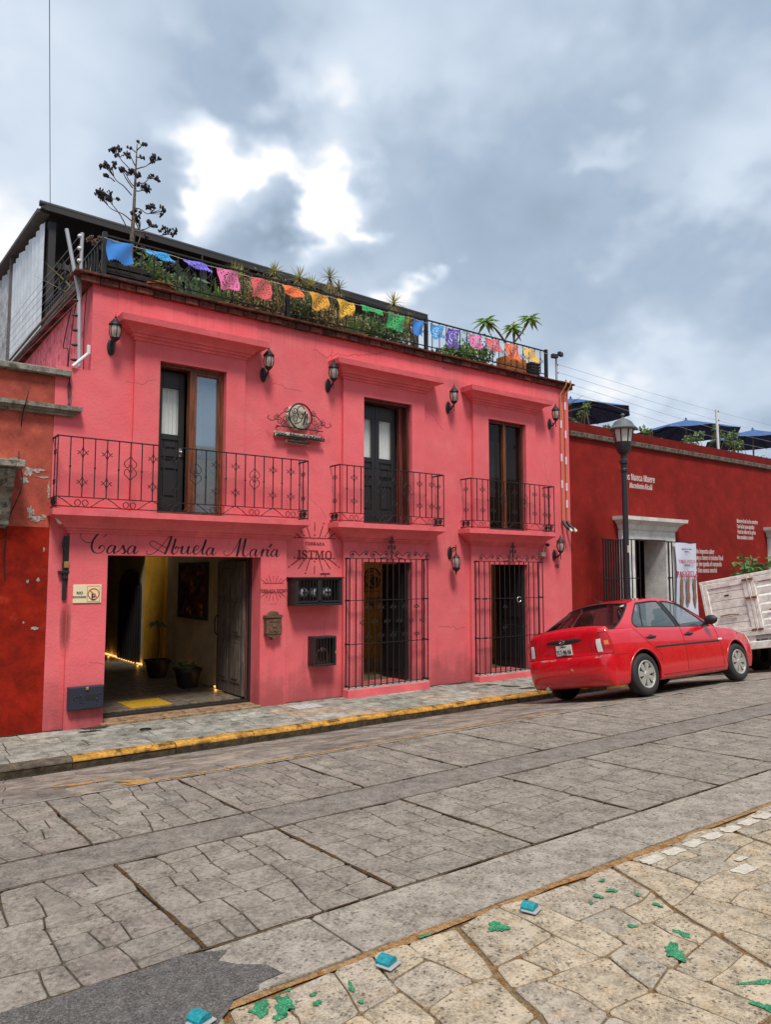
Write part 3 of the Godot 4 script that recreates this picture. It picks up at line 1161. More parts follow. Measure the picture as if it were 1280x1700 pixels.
# one leaf of a black panelled door with a glazed upper light; x from xa to xb at depth z
func door_leaf(under: Node3D, xa: float, xb: float, y0: float, y1: float, z: float, mat_: Material, curtain: bool) -> void:
	var t := 0.045
	var st := (xb - xa) * 0.2
	var g0 := y0 + (y1 - y0) * 0.55
	var g1 := y1 - 0.24
	var m := MB.new()
	m.bx(xa, xa + st, y0, y1, z - t, z, 0.004)
	m.bx(xb - st, xb, y0, y1, z - t, z, 0.004)
	for r in [[y0, y0 + 0.2], [y0 + 0.62, y0 + 0.72], [g0 - 0.12 - 0.2, g0 - 0.2 - 0.02], [g0 - 0.08, g0], [g1, y1]]:
		m.bx(xa + st, xb - st, r[0], r[1], z - t, z - 0.002, 0.004)
	var d := part(under, "door", m, mat_)
	for r in [[y0 + 0.2, y0 + 0.62], [y0 + 0.72, g0 - 0.32], [g0 - 0.22, g0 - 0.08]]:
		m = MB.new()
		m.bx(xa + st, xb - st, r[0], r[1], z - t + 0.006, z - 0.022)
		m.bx(xa + st + 0.035, xb - st - 0.035, r[0] + 0.03, r[1] - 0.03, z - 0.022, z - 0.006, 0.006)
		part(d, "panel", m, mat_)
	m = MB.new()
	m.bx(xa + st, xb - st, g0, g1, z - 0.028, z - 0.022)
	part(d, "pane", m, M.glass)
	if curtain:
		m = MB.new()
		var rows := []
		for j in 3:
			var row := []
			for i in 29:
				var u := i / 28.0
				row.append(Vector3(lerpf(xa + st - 0.02, xb - st + 0.02, u), lerpf(g0 - 0.05, g1 + 0.05, j / 2.0), z - 0.075 + 0.012 * sin(u * 31.0 + j * 0.4)))
			rows.append(row)
		m.grid(rows)
		part(d, "curtain", m, M.curtain)


func door_frame(under: Node3D, h: Array, zf: float, w: float, d: float, mat_: Material) -> MeshInstance3D:
	var m := MB.new()
	m.bx(h[0], h[0] + w, h[2], h[3], zf - d, zf, 0.004)
	m.bx(h[1] - w, h[1], h[2], h[3], zf - d, zf, 0.004)
	m.bx(h[0] + w, h[1] - w, h[3] - w, h[3], zf - d, zf - 0.001, 0.004)
	m.bx(h[0] + w, h[1] - w, h[2], h[2] + 0.05, zf - d, zf - 0.001, 0.004)
	return part(under, "window", m, mat_)


func build_house() -> void:
	var house := thing("pink_house", "two storey pink house with three balconies, bracketed door hoods and grilled street doors", "house")
	var holes := UP_DOORS + GATES + [HALL, [2.0, 2.54, 4.62, 6.0]]
	var b := MB.new()
	holed(b, 2.11, 12.17, -0.3, 5.80, 0.0, -0.4, holes)
	part(house, "front_wall", b, M.facade)
	# the rest of the shell
	b = MB.new()
	b.bx(2.54, 2.84, 2.8, 5.86, -9.0, -0.4)
	part(house, "side_wall", b, M.pink_side)
	b = MB.new()
	b.bx(2.11, 2.54, 2.8, 4.62, -3.0, -0.4)
	b.bx(2.11, 2.54, -0.3, 2.8, -9.0, -0.4)
	part(house, "party_wall", b, M.pink_side)
	b = MB.new()
	b.bx(11.9, 12.17, -0.3, 5.86, -9.0, -0.4)
	part(house, "end_wall", b, M.pink_side)
	b = MB.new()
	b.bx(2.11, 12.17, -0.3, 5.86, -9.3, -9.0)
	part(house, "back_wall", b, M.pink_side)
	b = MB.new()
	with_wells(b, 5.7, 5.86)
	part(house, "terrace_floor", b, M.terrace)
	# surrounds, a little proud of the wall
	var z0 := 0.06
	for s in [[2.34, 5.47, -0.25, 2.48, HALL], [6.51, 8.21, -0.25, 2.48, GATES[0]], [9.30, 11.10, -0.25, 2.48, GATES[1]], [3.10, 4.74, 2.76, 5.16, UP_DOORS[0]], [6.49, 8.21, 2.76, 5.15, UP_DOORS[1]], [9.38, 11.08, 2.76, 5.15, UP_DOORS[2]]]:
		b = MB.new()
		holed(b, s[0], s[1], s[2], s[3], z0, 0.0, [s[4]], false)
		part(house, "door_surround", b, M.facade)
	# hoods over the upper doors
	for s in [[3.10, 4.74], [6.49, 8.21], [9.38, 11.08]]:
		b = MB.new()
		moulding(b, s[0], s[1], z0, [[5.13, 0.02], [5.17, 0.025], [5.171, 0.055], [5.21, 0.06], [5.211, 0.09], [5.235, 0.1], [5.26, 0.13], [5.285, 0.175], [5.30, 0.235], [5.301, 0.25], [5.385, 0.265], [5.43, 0.03]])
		part(house, "hood", b, M.pink_trim)
	# balconies
	var prof := [[2.465, 0.03], [2.495, 0.035], [2.496, 0.06], [2.53, 0.065], [2.531, 0.095], [2.56, 0.11], [2.60, 0.145], [2.635, 0.19], [2.66, 0.235], [2.675, 0.255], [2.676, 0.27], [2.755, 0.27]]
	var k := 0
	for s in [[2.34, 5.47, 2.11, 5.70, 24], [6.51, 8.21, 6.28, 8.44, 16], [9.30, 11.10, 9.10, 11.33, 16]]:
		b = MB.new()
		moulding(b, s[0], s[1], z0 - 0.01, prof)
		make_balcony(house, s[2], s[3], s[4], b)
		k += 1
	# parapet: a course of weathered bricks under a cap of thin tiles
	b = MB.new()
	b.bx(2.42, 12.2, 5.80, 5.885, -0.35, 0.03)
	b.bx(2.42, 2.9, 5.80, 5.885, -9.0, -0.35)
	var corn := part(house, "cornice", b, M.brick0)
	var x := 2.36
	while x < 12.22:
		var w := minf(rng.randf_range(0.2, 0.26), 12.24 - x)
		b = MB.new()
		b.bx(x + 0.004, x + w - 0.004, 5.792 + rng.randf_range(-0.004, 0.004), 5.878, 0.0, 0.075 + rng.randf_range(-0.008, 0.008), 0.008)
		part(corn, "brick", b, M["brick%d" % rng.randi_range(0, 2)])
		x += w
	x = 2.28
	while x < 12.24:
		var w := minf(rng.randf_range(0.3, 0.36), 12.27 - x)
		b = MB.new()
		b.bx(x + 0.002, x + w - 0.002, 5.886, 5.916 + rng.randf_range(0.0, 0.006), -0.3, 0.125 + rng.randf_range(-0.008, 0.01), 0.006)
		part(corn, "cap_tile", b, M["brick%d" % rng.randi_range(0, 2)])
		x += w
	var zz := -0.31
	while zz > -7.0:
		b = MB.new()
		b.bx(2.42, 2.86, 5.886, 5.916, zz - 0.34, zz - 0.004, 0.006)
		part(corn, "cap_tile", b, M["brick%d" % rng.randi_range(0, 2)])
		zz -= 0.345
	# upper windows
	var up: Array = UP_DOORS[0]
	var f := door_frame(house, up, -0.03, 0.045, 0.12, M.wood_brown)
	b = MB.new()
	b.bx(3.92, 3.99, 2.81, 4.855, -0.15, -0.025, 0.004)
	b.bx(3.99, 4.03, 2.81, 4.855, -0.13, -0.045, 0.004)
	b.bx(4.355, 4.395, 2.81, 4.855, -0.13, -0.045, 0.004)
	b.bx(4.03, 4.355, 4.81, 4.855, -0.13, -0.045, 0.004)
	part(f, "mullion", b, M.wood_brown)
	b = MB.new()
	b.bx(4.03, 4.355, 2.81, 4.81, -0.09, -0.083)
	part(f, "pane", b, M.glass_dark)
	b = MB.new()
	var rows := []
	for j in 3:
		var row := []
		for i in 25:
			var u := i / 24.0
			row.append(Vector3(lerpf(4.02, 4.2, u), lerpf(3.7, 4.62, j / 2.0), -0.3 + 0.015 * sin(u * 26.0)))
		rows.append(row)
	b.grid(rows)
	part(f, "curtain", b, M.curtain)
	door_leaf(f, 3.5, 3.91, 2.82, 4.84, -0.2, M.black_paint, true)
	b = MB.new()
	b.ball(Vector3(3.86, 3.68, -0.165), Vector3.ONE * 0.026, 10, 6)
	b.bx(3.84, 3.88, 3.62, 3.74, -0.2, -0.193)
	part(f, "knob", b, M.steel)
	up = UP_DOORS[1]
	f = door_frame(house, up, -0.02, 0.045, 0.13, M.wood_dark)
	door_leaf(f, up[0] + 0.06, (up[0] + up[1]) * 0.5 - 0.1, 2.82, 4.83, -0.2, M.black_paint, true)
	door_leaf(f, (up[0] + up[1]) * 0.5 - 0.095, up[1] - 0.17, 2.82, 4.83, -0.2, M.black_paint, true)
	b = MB.new()
	b.bx(up[1] - 0.16, up[1] - 0.13, 2.82, 4.84, -0.16, -0.1)
	part(f, "mullion", b, M.wood_dark)
	up = UP_DOORS[2]
	f = door_frame(house, up, -0.02, 0.05, 0.13, M.wood_dark)
	b = MB.new()
	b.bx(10.25, 10.32, 2.81, 4.83, -0.13, -0.022, 0.004)
	part(f, "mullion", b, M.wood_brown)
	b = MB.new()
	b.bx(10.62, 10.75, 2.81, 4.83, -0.32, -0.29, 0.004)
	part(f, "shutter", b, M.wood_dark)
	for q in [[9.83, 10.25], [10.32, 10.75]]:
		b = MB.new()
		b.bx(q[0], q[1], 2.81, 4.83, -0.09, -0.084)
		part(f, "pane", b, M.glass_smoke)
	for q in [[10.2, 10.34], [10.42, 10.52]]:
		b = MB.new()
		b.bx(q[0], q[1], 3.45, 4.55, -0.36, -0.35)
		part(f, "curtain", b, M.curtain)
	# dark upper rooms
	b = MB.new()
	with_wells(b, 2.60, 2.76)
	part(house, "upper_floor", b, M.room_dark)
	for q in [[2.9, 5.3, -1.6], [6.4, 8.6, -1.6], [9.3, 11.3, -1.6]]:
		b = MB.new()
		b.bx(q[0], q[1], 2.76, 5.7, q[2] - 0.09, q[2])
		b.bx(q[0] - 0.06, q[0], 2.76, 5.7, q[2], -0.4)
		b.bx(q[1], q[1] + 0.06, 2.76, 5.7, q[2], -0.4)
		part(house, "room_wall", b, M.room_dark)
	# grilles before the two street doors
	make_grille(house, 6.54, 8.15, 0.15, 2.19, 0)
	make_grille(house, 9.37, 11.07, 0.13, 2.17, 1)
	# rooms behind them: ochre walls, black door leaves folded back
	for q in [[6.3, 9.4, 7.89, 0.15, 0], [9.5, 11.85, 10.76, 0.12, 1]]:
		b = MB.new()
		b.bx(q[0], q[1] if q[4] else 9.42, -0.3, q[3] - 0.01, -3.1, -0.4)
		part(house, "room_floor", b, M.hall_floor)
		b = MB.new()
		b.bx(q[0] - 0.08, q[0], -0.3, 2.6, -1.7, -0.4)
		b.bx(q[1], q[1] + 0.06, -0.3, 2.6, -1.7, -0.4)
		part(house, "room_wall", b, M.ochre_wall)
		var leaf := MB.new()
		leaf.bx(q[2] - 0.045, q[2] + 0.005, q[3], 2.115, -0.72, -0.02, 0.006)
		for r in [[0.3, 0.95], [1.1, 1.95]]: leaf.bx(q[2] - 0.058, q[2] - 0.045, r[0], r[1], -0.62, -0.12, 0.005)
		part(house, "door", leaf, M.black_paint)
		var side := MB.new()
		side.bx(q[0] + 0.25, q[0] + 0.3, q[3], 2.12, -0.95, -0.42, 0.006)
		part(house, "door", side, M.black_paint)
	# the patio they open on, with ochre walls up to the sky
	b = MB.new()
	b.bx(6.9, 11.7, -0.3, 5.7, -3.2, -3.1)
	b.bx(6.9, 7.0, -0.3, 5.7, -3.1, -1.7)
	b.bx(11.6, 11.7, -0.3, 5.7, -3.1, -1.7)
	b.bx(6.9, 11.7, 2.76, 5.7, -1.7, -1.69)
	part(house, "patio_wall", b, M.ochre_wall)
	b = MB.new()
	b.bx(2.9, 5.2, 2.76, 5.7, -2.25, -2.15)
	b.bx(2.9, 5.2, 2.76, 5.7, -5.2, -5.1)
	b.bx(5.1, 5.2, 2.76, 5.7, -5.1, -2.25)
	b.bx(2.9, 3.0, 2.76, 5.7, -5.1, -2.25)
	part(house, "light_well", b, M.hall_beige)
	# the carriage entrance
	var hall := MB.new()
	hall.bx(2.11, 5.25, -0.3, 0.06, -9.0, -0.4)
	var hf := part(house, "hall_floor", hall, M.mortar_dark)
	var hz := -0.42
	var r := 0
	while hz > -8.8:
		var hx := 2.56 + (r % 2) * 0.17
		while hx < 5.08:
			var w := minf(rng.randf_range(0.32, 0.5), 5.1 - hx)
			var t := MB.new()
			t.bx(hx + 0.004, hx + w - 0.004, 0.06, 0.078 + rng.randf_range(0.0, 0.002), hz - 0.34, hz - 0.006, 0.003)
			part(hf, "floor_tile", t, M["hall_tile%d" % rng.randi_range(0, 1)])
			hx += w
		hz -= 0.345
		r += 1
	b = MB.new()
	b.bx(5.1, 5.25, 0.06, 2.6, -9.0, -0.4)
	part(house, "hall_wall", b, M.hall_beige)
	b = MB.new()
	b.bx(5.045, 5.1, 0.078, 2.6, -5.15, -4.0, 0.004)
	part(house, "hall_pier", b, M.ochre_wall)
	b = MB.new()
	b.bx(2.47, 2.55, 0.06, 2.6, -9.0, -0.4)
	b.bx(2.54, 5.1, 0.06, 2.6, -9.0, -8.9)
	part(house, "hall_wall", b, M.hall_beige)
	# an arched iron gate deep in the side wall
	b = MB.new()
	var arch := PackedVector2Array([Vector2(0, 0)])
	arch.append(Vector2(1.5, 0))
	for i in 13:
		var t := PI * i / 12.0
		arch.append(Vector2(0.75 + 0.75 * cos(t), 1.55 + 0.42 * sin(t)))
	b.ext(arch, 0.03, Transform3D(Basis(Vector3(0, 0, 1), Vector3.UP, Vector3(-1, 0, 0)), Vector3(5.1, 0.08, -6.95)))
	var gt := part(house, "hall_gate", b, M.black_paint)
	for i in 9:
		b = MB.new()
		b.bar(Vector3(5.055, 0.1, -6.85 + i * 0.16), Vector3(5.055, 1.7, -6.85 + i * 0.16), 0.018)
		part(gt, "bar", b, M.iron)
	# threshold
	b = MB.new()
	b.bx(2.78, 5.05, -0.2, 0.035, -0.42, 0.12, 0.01)
	part(house, "threshold", b, M.step_stone)
	b = MB.new()
	b.bx(2.82, 5.04, 0.036, 0.07, -0.33, -0.24, 0.004)
	part(house, "door_track", b, M.black_paint)
	b = MB.new()
	b.bx(5.005, 5.04, 0.036, 2.19, -0.3, -0.23, 0.004)
	part(house, "door_post", b, M.black_paint)
	# the weathered leaf, folded back along the wall
	b = MB.new()
	var lx := 4.965
	b.bx(lx, lx + 0.05, 0.1, 2.14, -1.33, -0.36, 0.006)
	var lf := part(house, "door", b, M.wood_grey, "weathered grey panelled door leaf")
	for c in 2:
		var za := -0.45 - c * 0.43
		for q in [[0.28, 0.92], [1.0, 1.5], [1.58, 2.03]]:
			b = MB.new()
			b.bx(lx - 0.012, lx, q[0], q[1], za - 0.34, za, 0.005)
			b.bx(lx - 0.024, lx - 0.012, q[0] + 0.06, q[1] - 0.06, za - 0.28, za - 0.06, 0.006)
			part(lf, "panel", b, M.wood_grey)
	b = MB.new()
	b.tube(smooth_line([Vector3(lx, 1.28, -1.27), Vector3(lx - 0.05, 1.25, -1.27), Vector3(lx - 0.06, 1.12, -1.27), Vector3(lx - 0.05, 1.0, -1.27), Vector3(lx, 0.97, -1.27)], 3), 0.012, 6)
	part(lf, "handle", b, M.iron)
	# strip lights at the foot of the wall
	for q in [[-1.62, -1.33, "short warm strip light at the wall foot right of the nearer pot"], [-3.05, -2.52, "warm strip light at the wall foot between the two pots"], [-5.6, -5.2, "warm strip light at the foot of the arched gate's near side"], [-7.9, -7.0, "warm strip light at the wall foot deepest in the entrance hall"]]:
		b = MB.new()
		b.bx(5.06, 5.098, 0.085, 0.108, q[0], q[1])
		var st := single("strip_light", q[2], "strip light", b, M.led, "strip lights along the hall floor")
		var om := OmniLight3D.new()
		om.name = "strip_glow"
		om.light_color = Color(1.0, 0.72, 0.35)
		om.light_energy = 0.003
		om.light_size = 0.02
		om.omni_range = 8.0
		om.omni_attenuation = 2.0
		om.shadow_enabled = true
		om.position = Vector3(5.03, 0.115, (q[0] + q[1]) * 0.5)
		st.add_child(om)
	for i in 8:
		b = MB.new()
		b.bx(5.03, 5.05, 0.085, 0.1, -6.85 + i * 0.16, -6.80 + i * 0.16)
		part(gt, "pilot_light", b, M.led)
	b = MB.new()
	b.bx(3.35, 3.95, 0.079, 0.088, -1.12, -0.48, 0.003)
	single("door_mat", "flat yellow mat on the hall floor just inside the open entrance", "mat", b, M.mat_yellow)
	# painting on the hall wall
	var pa := thing("painting", "dark reddish painting in a black frame on the hall wall", "painting", Vector3(5.1, 1.65, -2.65))
	b = MB.new()
	for q in [[-0.66, -0.60, -0.5, 0.5], [0.60, 0.66, -0.5, 0.5], [-0.6, 0.6, 0.44, 0.5], [-0.6, 0.6, -0.5, -0.44]]: b.bx(-0.05, 0.0, q[2], q[3], q[0], q[1], 0.006)
	part(pa, "frame", b, M.black_paint)
	b = MB.new()
	b.bx(-0.02, -0.001, -0.44, 0.44, -0.6, 0.6)
	part(pa, "canvas", b, M.canvas)
	# potted plants
	for q in [[4.72, -1.9, "black tapered pot with a low leafy plant nearest the grey door leaf", 0], [4.72, -3.35, "black tapered pot with a thin drooping stem deeper in the hall", 1]]:
		var t := thing("potted_plant", q[2], "potted plant", Vector3(q[0], 0.079, q[1]))
		b = MB.new()
		b.lathe([Vector2(0.0, 0.0), Vector2(0.17, 0.0), Vector2(0.235, 0.27), Vector2(0.26, 0.27), Vector2(0.26, 0.32), Vector2(0.23, 0.32), Vector2(0.215, 0.28), Vector2(0.0, 0.28)], 4, Transform3D(Basis(Vector3.UP, PI / 4), Vector3.ZERO))
		part(t, "pot", b, M.pot_black)
		b = MB.new()
		if q[3] == 0:
			for i in 46:
				var a := rng.randf() * TAU
				var d := Vector3(cos(a), rng.randf_range(0.2, 0.9), sin(a)).normalized()
				b.leaf(Vector3(0, 0.29, 0) + d * rng.randf_range(0.05, 0.16), d, d.cross(Vector3.UP).normalized(), 0.13, 0.075, 0.3)
			part(t, "foliage", b, M.leaf_mid)
		else:
			b.tube(smooth_line([Vector3(0, 0.27, 0), Vector3(0.02, 0.7, 0), Vector3(0.0, 0.95, -0.02), Vector3(-0.06, 1.02, 0.05)], 4), 0.012, 5)
			part(t, "stem", b, M.wood_grey)
			b = MB.new()
			for i in 7:
				var a := TAU * i / 7
				b.leaf(Vector3(-0.03, 0.98, 0.02), Vector3(cos(a), 0.1, sin(a)).normalized(), Vector3(-sin(a), 0, cos(a)), 0.22, 0.09, 0.6)
			part(t, "foliage", b, M.leaf_dark)
	# painted script over the entrance
	b = MB.new()
	for s in script_strokes(): ribbon(b, s[0], s[1], 0.0615, -0.025)
	part(house, "painted_name", b, M.ink)
	# painted sunburst name between entrance and first grille
	b = MB.new()
	sunburst(b, Vector3(6.0, 2.30, 0.002), 1.0)
	b.add(words("ISTMO", 0.135, Vector3(6.005, 2.235, 0.002), "Droid Serif", true, true, 1.02))
	b.add(words("TERRAZA", 0.042, Vector3(6.005, 2.415, 0.002), "Droid Serif", true, true, 1.25))
	part(house, "painted_name", b, M.ink_red)
	b = MB.new()
	sunburst(b, Vector3(5.25, 1.71, 0.062), 0.45)
	b.add(words("TERRAZA ISTMO", 0.04, Vector3(5.25, 1.69, 0.062), "Droid Serif", true, true, 1.0))
	b.add(words("---  ---  ---", 0.02, Vector3(5.25, 1.50, 0.062), "Droid Serif", false, true, 1.0))
	part(house, "painted_name", b, M.ink_red)
	b = MB.new()
	b.add(words("115", 0.07, Vector3(11.72, 2.1, 0.002), "Droid Sans", true, true, 0.8))
	part(house, "painted_number", b, M.ink_red)
	# painted emblem seen through the first grille
	b = MB.new()
	var e := Vector3(9.32, 1.85, -3.095)
	var R := Vector3.RIGHT
	var U := Vector3.UP
	b.tube(spiral(e, 0.22, 0.3, 0.95, R, U, 20, 0.95), 0.014, 4)
	b.tube(spiral(e + Vector3(-0.02, 0.02, 0), 0.13, 1.2, 1.2, R, U), 0.010, 4)
	b.tube(spiral(e + Vector3(0.06, -0.04, 0), 0.11, 3.9, 1.3, R, U), 0.010, 4)
	b.add(words("M", 0.18, e + Vector3(0.04, -0.09, 0), "Droid Serif", false, true, 0.9, 0.25))
	for q in [-0.24, -0.32]:
		b.tube(spiral(e + Vector3(q, -0.08 - q * 0.3, 0), 0.07, 0.0, 1.5, R, U), 0.010, 4)
		b.tube(spiral(e + Vector3(q - 0.02, -0.2, 0), 0.07, 1.0, -1.5, R, U), 0.010, 4)
	b.bar(e + Vector3(-0.42, -0.28, 0), e + Vector3(0.3, -0.28, 0), 0.014, 0.004)
	b.add(words("Casa Abuela María", 0.085, e + Vector3(0.06, -0.45, 0), "Droid Serif", true, true, 0.9, 0.25))
	b.add(words("Hotel", 0.05, e + Vector3(0.0, -0.55, 0), "Droid Serif", true, true, 0.9, 0.2))
	part(house, "painted_emblem", b, M.ink)


# a floor slab pierced by the patio and the light well of the hall
func with_wells(b: MB, y0: float, y1: float) -> void:
	b.bx(2.84, 11.9, y0, y1, -1.69, -0.4)
	b.bx(2.84, 3.0, y0, y1, -3.2, -1.69)
	b.bx(3.0, 5.2, y0, y1, -2.25, -1.69)
	b.bx(5.2, 6.9, y0, y1, -3.2, -1.69)
	b.bx(11.7, 11.9, y0, y1, -3.2, -1.69)
	b.bx(5.2, 11.9, y0, y1, -9.0, -3.2)
	b.bx(2.84, 3.0, y0, y1, -5.1, -3.2)
	b.bx(2.84, 5.2, y0, y1, -9.0, -5.1)


func sunburst(b: MB, c: Vector3, k: float) -> void:
	for w in [1.0, -1.0]:
		var y0: float = (0.205 if w > 0 else -0.11) * k + c.y
		b.bar(Vector3(c.x - 0.33 * k, y0, c.z), Vector3(c.x + 0.33 * k, y0, c.z), 0.012 * k, 0.003)
		for q in [-1.0, 1.0]: b.box(Vector3(c.x + q * 0.36 * k, y0, c.z), Vector3(0.024 * k, 0.024 * k, 0.003))
		for i in 7:
			var a := deg_to_rad(90.0 - 42.0 + 14.0 * i)
			a = PI / 2 + (a - PI / 2) * 1.35
			var d := Vector3(cos(a), sin(a) * w, 0)
			var o := Vector3(c.x + (i - 3) * -0.082 * k, y0, c.z)
			var dot_first := i % 2 == 1
			var s0: float = (0.085 if dot_first else 0.0) * k
			var s1: float = (0.21 if dot_first else 0.21) * k
			if i == 3: s0 = 0.12 * k; s1 = 0.25 * k
			b.bar(o + d * s0, o + d * s1, 0.014 * k, 0.003)
			var dd: float = (0.05 if dot_first else 0.25) * k
			b.box(o + d * dd, Vector3(0.022 * k, 0.022 * k, 0.003))


# a flat pen stroke along points (metres) with half widths
func ribbon(b: MB, p: Array, w: Array, z: float, dy := 0.0) -> void:
	for i in p.size() - 1:
		var a: Vector2 = p[i]
		var c: Vector2 = p[i + 1]
		var da: Vector2 = (p[mini(i + 1, p.size() - 1)] - p[maxi(i - 1, 0)]).normalized().orthogonal()
		var dc: Vector2 = (p[mini(i + 2, p.size() - 1)] - p[i]).normalized().orthogonal()
		var wa: float = w[i]
		var wc: float = w[i + 1]
		var q := [a + da * wa, a - da * wa, c - dc * wc, c + dc * wc]
		b.quad(Vector3(q[0].x, q[0].y + dy, z), Vector3(q[3].x, q[3].y + dy, z), Vector3(q[2].x, q[2].y + dy, z), Vector3(q[1].x, q[1].y + dy, z))


func script_strokes() -> Array:
	# h = hairline, t = swelling in the middle, d = heavy down stroke; millimetres on the wall
	var raw := [
		["h", 2628, 2382, 2557, 2373, 2498, 2405, 2470, 2458, 2495, 2504, 2550, 2526, 2602, 2521],
		["t", 2753, 2449, 2796, 2482, 2804, 2519, 2772, 2529, 2715, 2511, 2656, 2450, 2619, 2377, 2612, 2309, 2640, 2253, 2693, 2236, 2745, 2258, 2775, 2301, 2756, 2335, 2721, 2330, 2704, 2293],
		["h", 3337, 2278, 3324, 2259, 3353, 2231, 3428, 2251, 3515, 2333, 3610, 2450, 3674, 2517],
		["d", 3674, 2517, 3647, 2415, 3613, 2319, 3578, 2239],
		["h", 3573, 2253, 3480, 2292, 3395, 2345, 3365, 2387, 3386, 2413, 3441, 2405, 3522, 2362, 3620, 2316],
		["d", 3728, 2458, 3705, 2369, 3678, 2272, 3705, 2239],
		["t", 3705, 2239, 3744, 2266, 3766, 2315, 3748, 2346, 3718, 2318],
		["h", 3758, 2339, 3793, 2327, 3822, 2354],
		["d", 3832, 2355, 3814, 2291, 3819, 2253, 3850, 2248],
		["h", 3850, 2248, 3886, 2288, 3918, 2357],
		["d", 3923, 2357, 3904, 2293, 3905, 2254, 3935, 2247],
		["h", 3935, 2247, 3970, 2275, 4000, 2300],
		["t", 4000, 2295, 4046, 2315, 4066, 2350, 4035, 2364, 4000, 2329, 3988, 2275, 4017, 2244, 4058, 2262, 4088, 2292],
		["h", 4088, 2292, 4133, 2361, 4168, 2446],
		["d", 4173, 2459, 4143, 2367, 4116, 2282, 4135, 2246, 4176, 2274],
		["h", 4462, 2294, 4441, 2278, 4474, 2234, 4544, 2250, 4619, 2337, 4672, 2435, 4709, 2507],
		["d", 4709, 2507, 4689, 2405, 4663, 2302, 4648, 2221],
		["h", 4648, 2221, 4707, 2339, 4755, 2437, 4790, 2515],
		["d", 4793, 2517, 4772, 2407, 4746, 2299, 4758, 2233, 4797, 2233, 4836, 2270],
		["h", 5006, 2267, 5039, 2299, 5073, 2341],
		["d", 5076, 2341, 5057, 2284, 5043, 2227],
		["t", 5046, 2247, 5080, 2305, 5120, 2337, 5137, 2322],
		["d", 5160, 2332, 5138, 2275, 5144, 2233, 5173, 2239],
		["h", 5173, 2239, 5208, 2271],
		["d", 5217, 2415, 5194, 2391, 5171, 2364],
		["h", 2950, 2257, 2985, 2303, 3013, 2352],
		["d", 3013, 2352, 3019, 2313, 3038, 2272, 3021, 2240, 2991, 2244],
		["h", 3021, 2237, 3059, 2268],
	]
	for o in [[2812, 2234], [3076, 2233], [4185, 2232], [4862, 2224], [5211, 2226]]:
		raw.append(["t", o[0] + 93, o[1] + 98, o[0] + 59, o[1] + 111, o[0] + 20, o[1] + 87, o[0] - 3, o[1] + 41, o[0] + 9, o[1] + 5, o[0] + 42, o[1] + 12, o[0] + 76, o[1] + 56, o[0] + 100, o[1] + 107])
		raw.append(["d", o[0] + 102, o[1] + 107, o[0] + 83, o[1] + 43, o[0] + 89, o[1] + 6, o[0] + 111, o[1] + 11, o[0] + 142, o[1] + 48])
	var out := []
	for s in raw:
		var pts := []
		for i in range(1, s.size(), 2): pts.append(Vector2(s[i], s[i + 1]) * 0.001)
		pts = smooth_line(pts, 6)
		var w := []
		for i in pts.size():
			var t := float(i) / (pts.size() - 1)
			# a broad pen: heavy where the stroke runs down, thin elsewhere
			var d: Vector2 = (pts[mini(i + 1, pts.size() - 1)] - pts[maxi(i - 1, 0)]).normalized()
			var down := clampf(-d.y * 1.25 - 0.2, 0.0, 1.0)
			var k := 0.0042
			if s[0] == "t": k = lerpf(0.0045, 0.0125, down)
			elif s[0] == "d": k = lerpf(0.0045, 0.0155, down * smoothstep(0.0, 0.12, t + 0.05))
			w.append(k)
		out.append([pts, w])
	return out


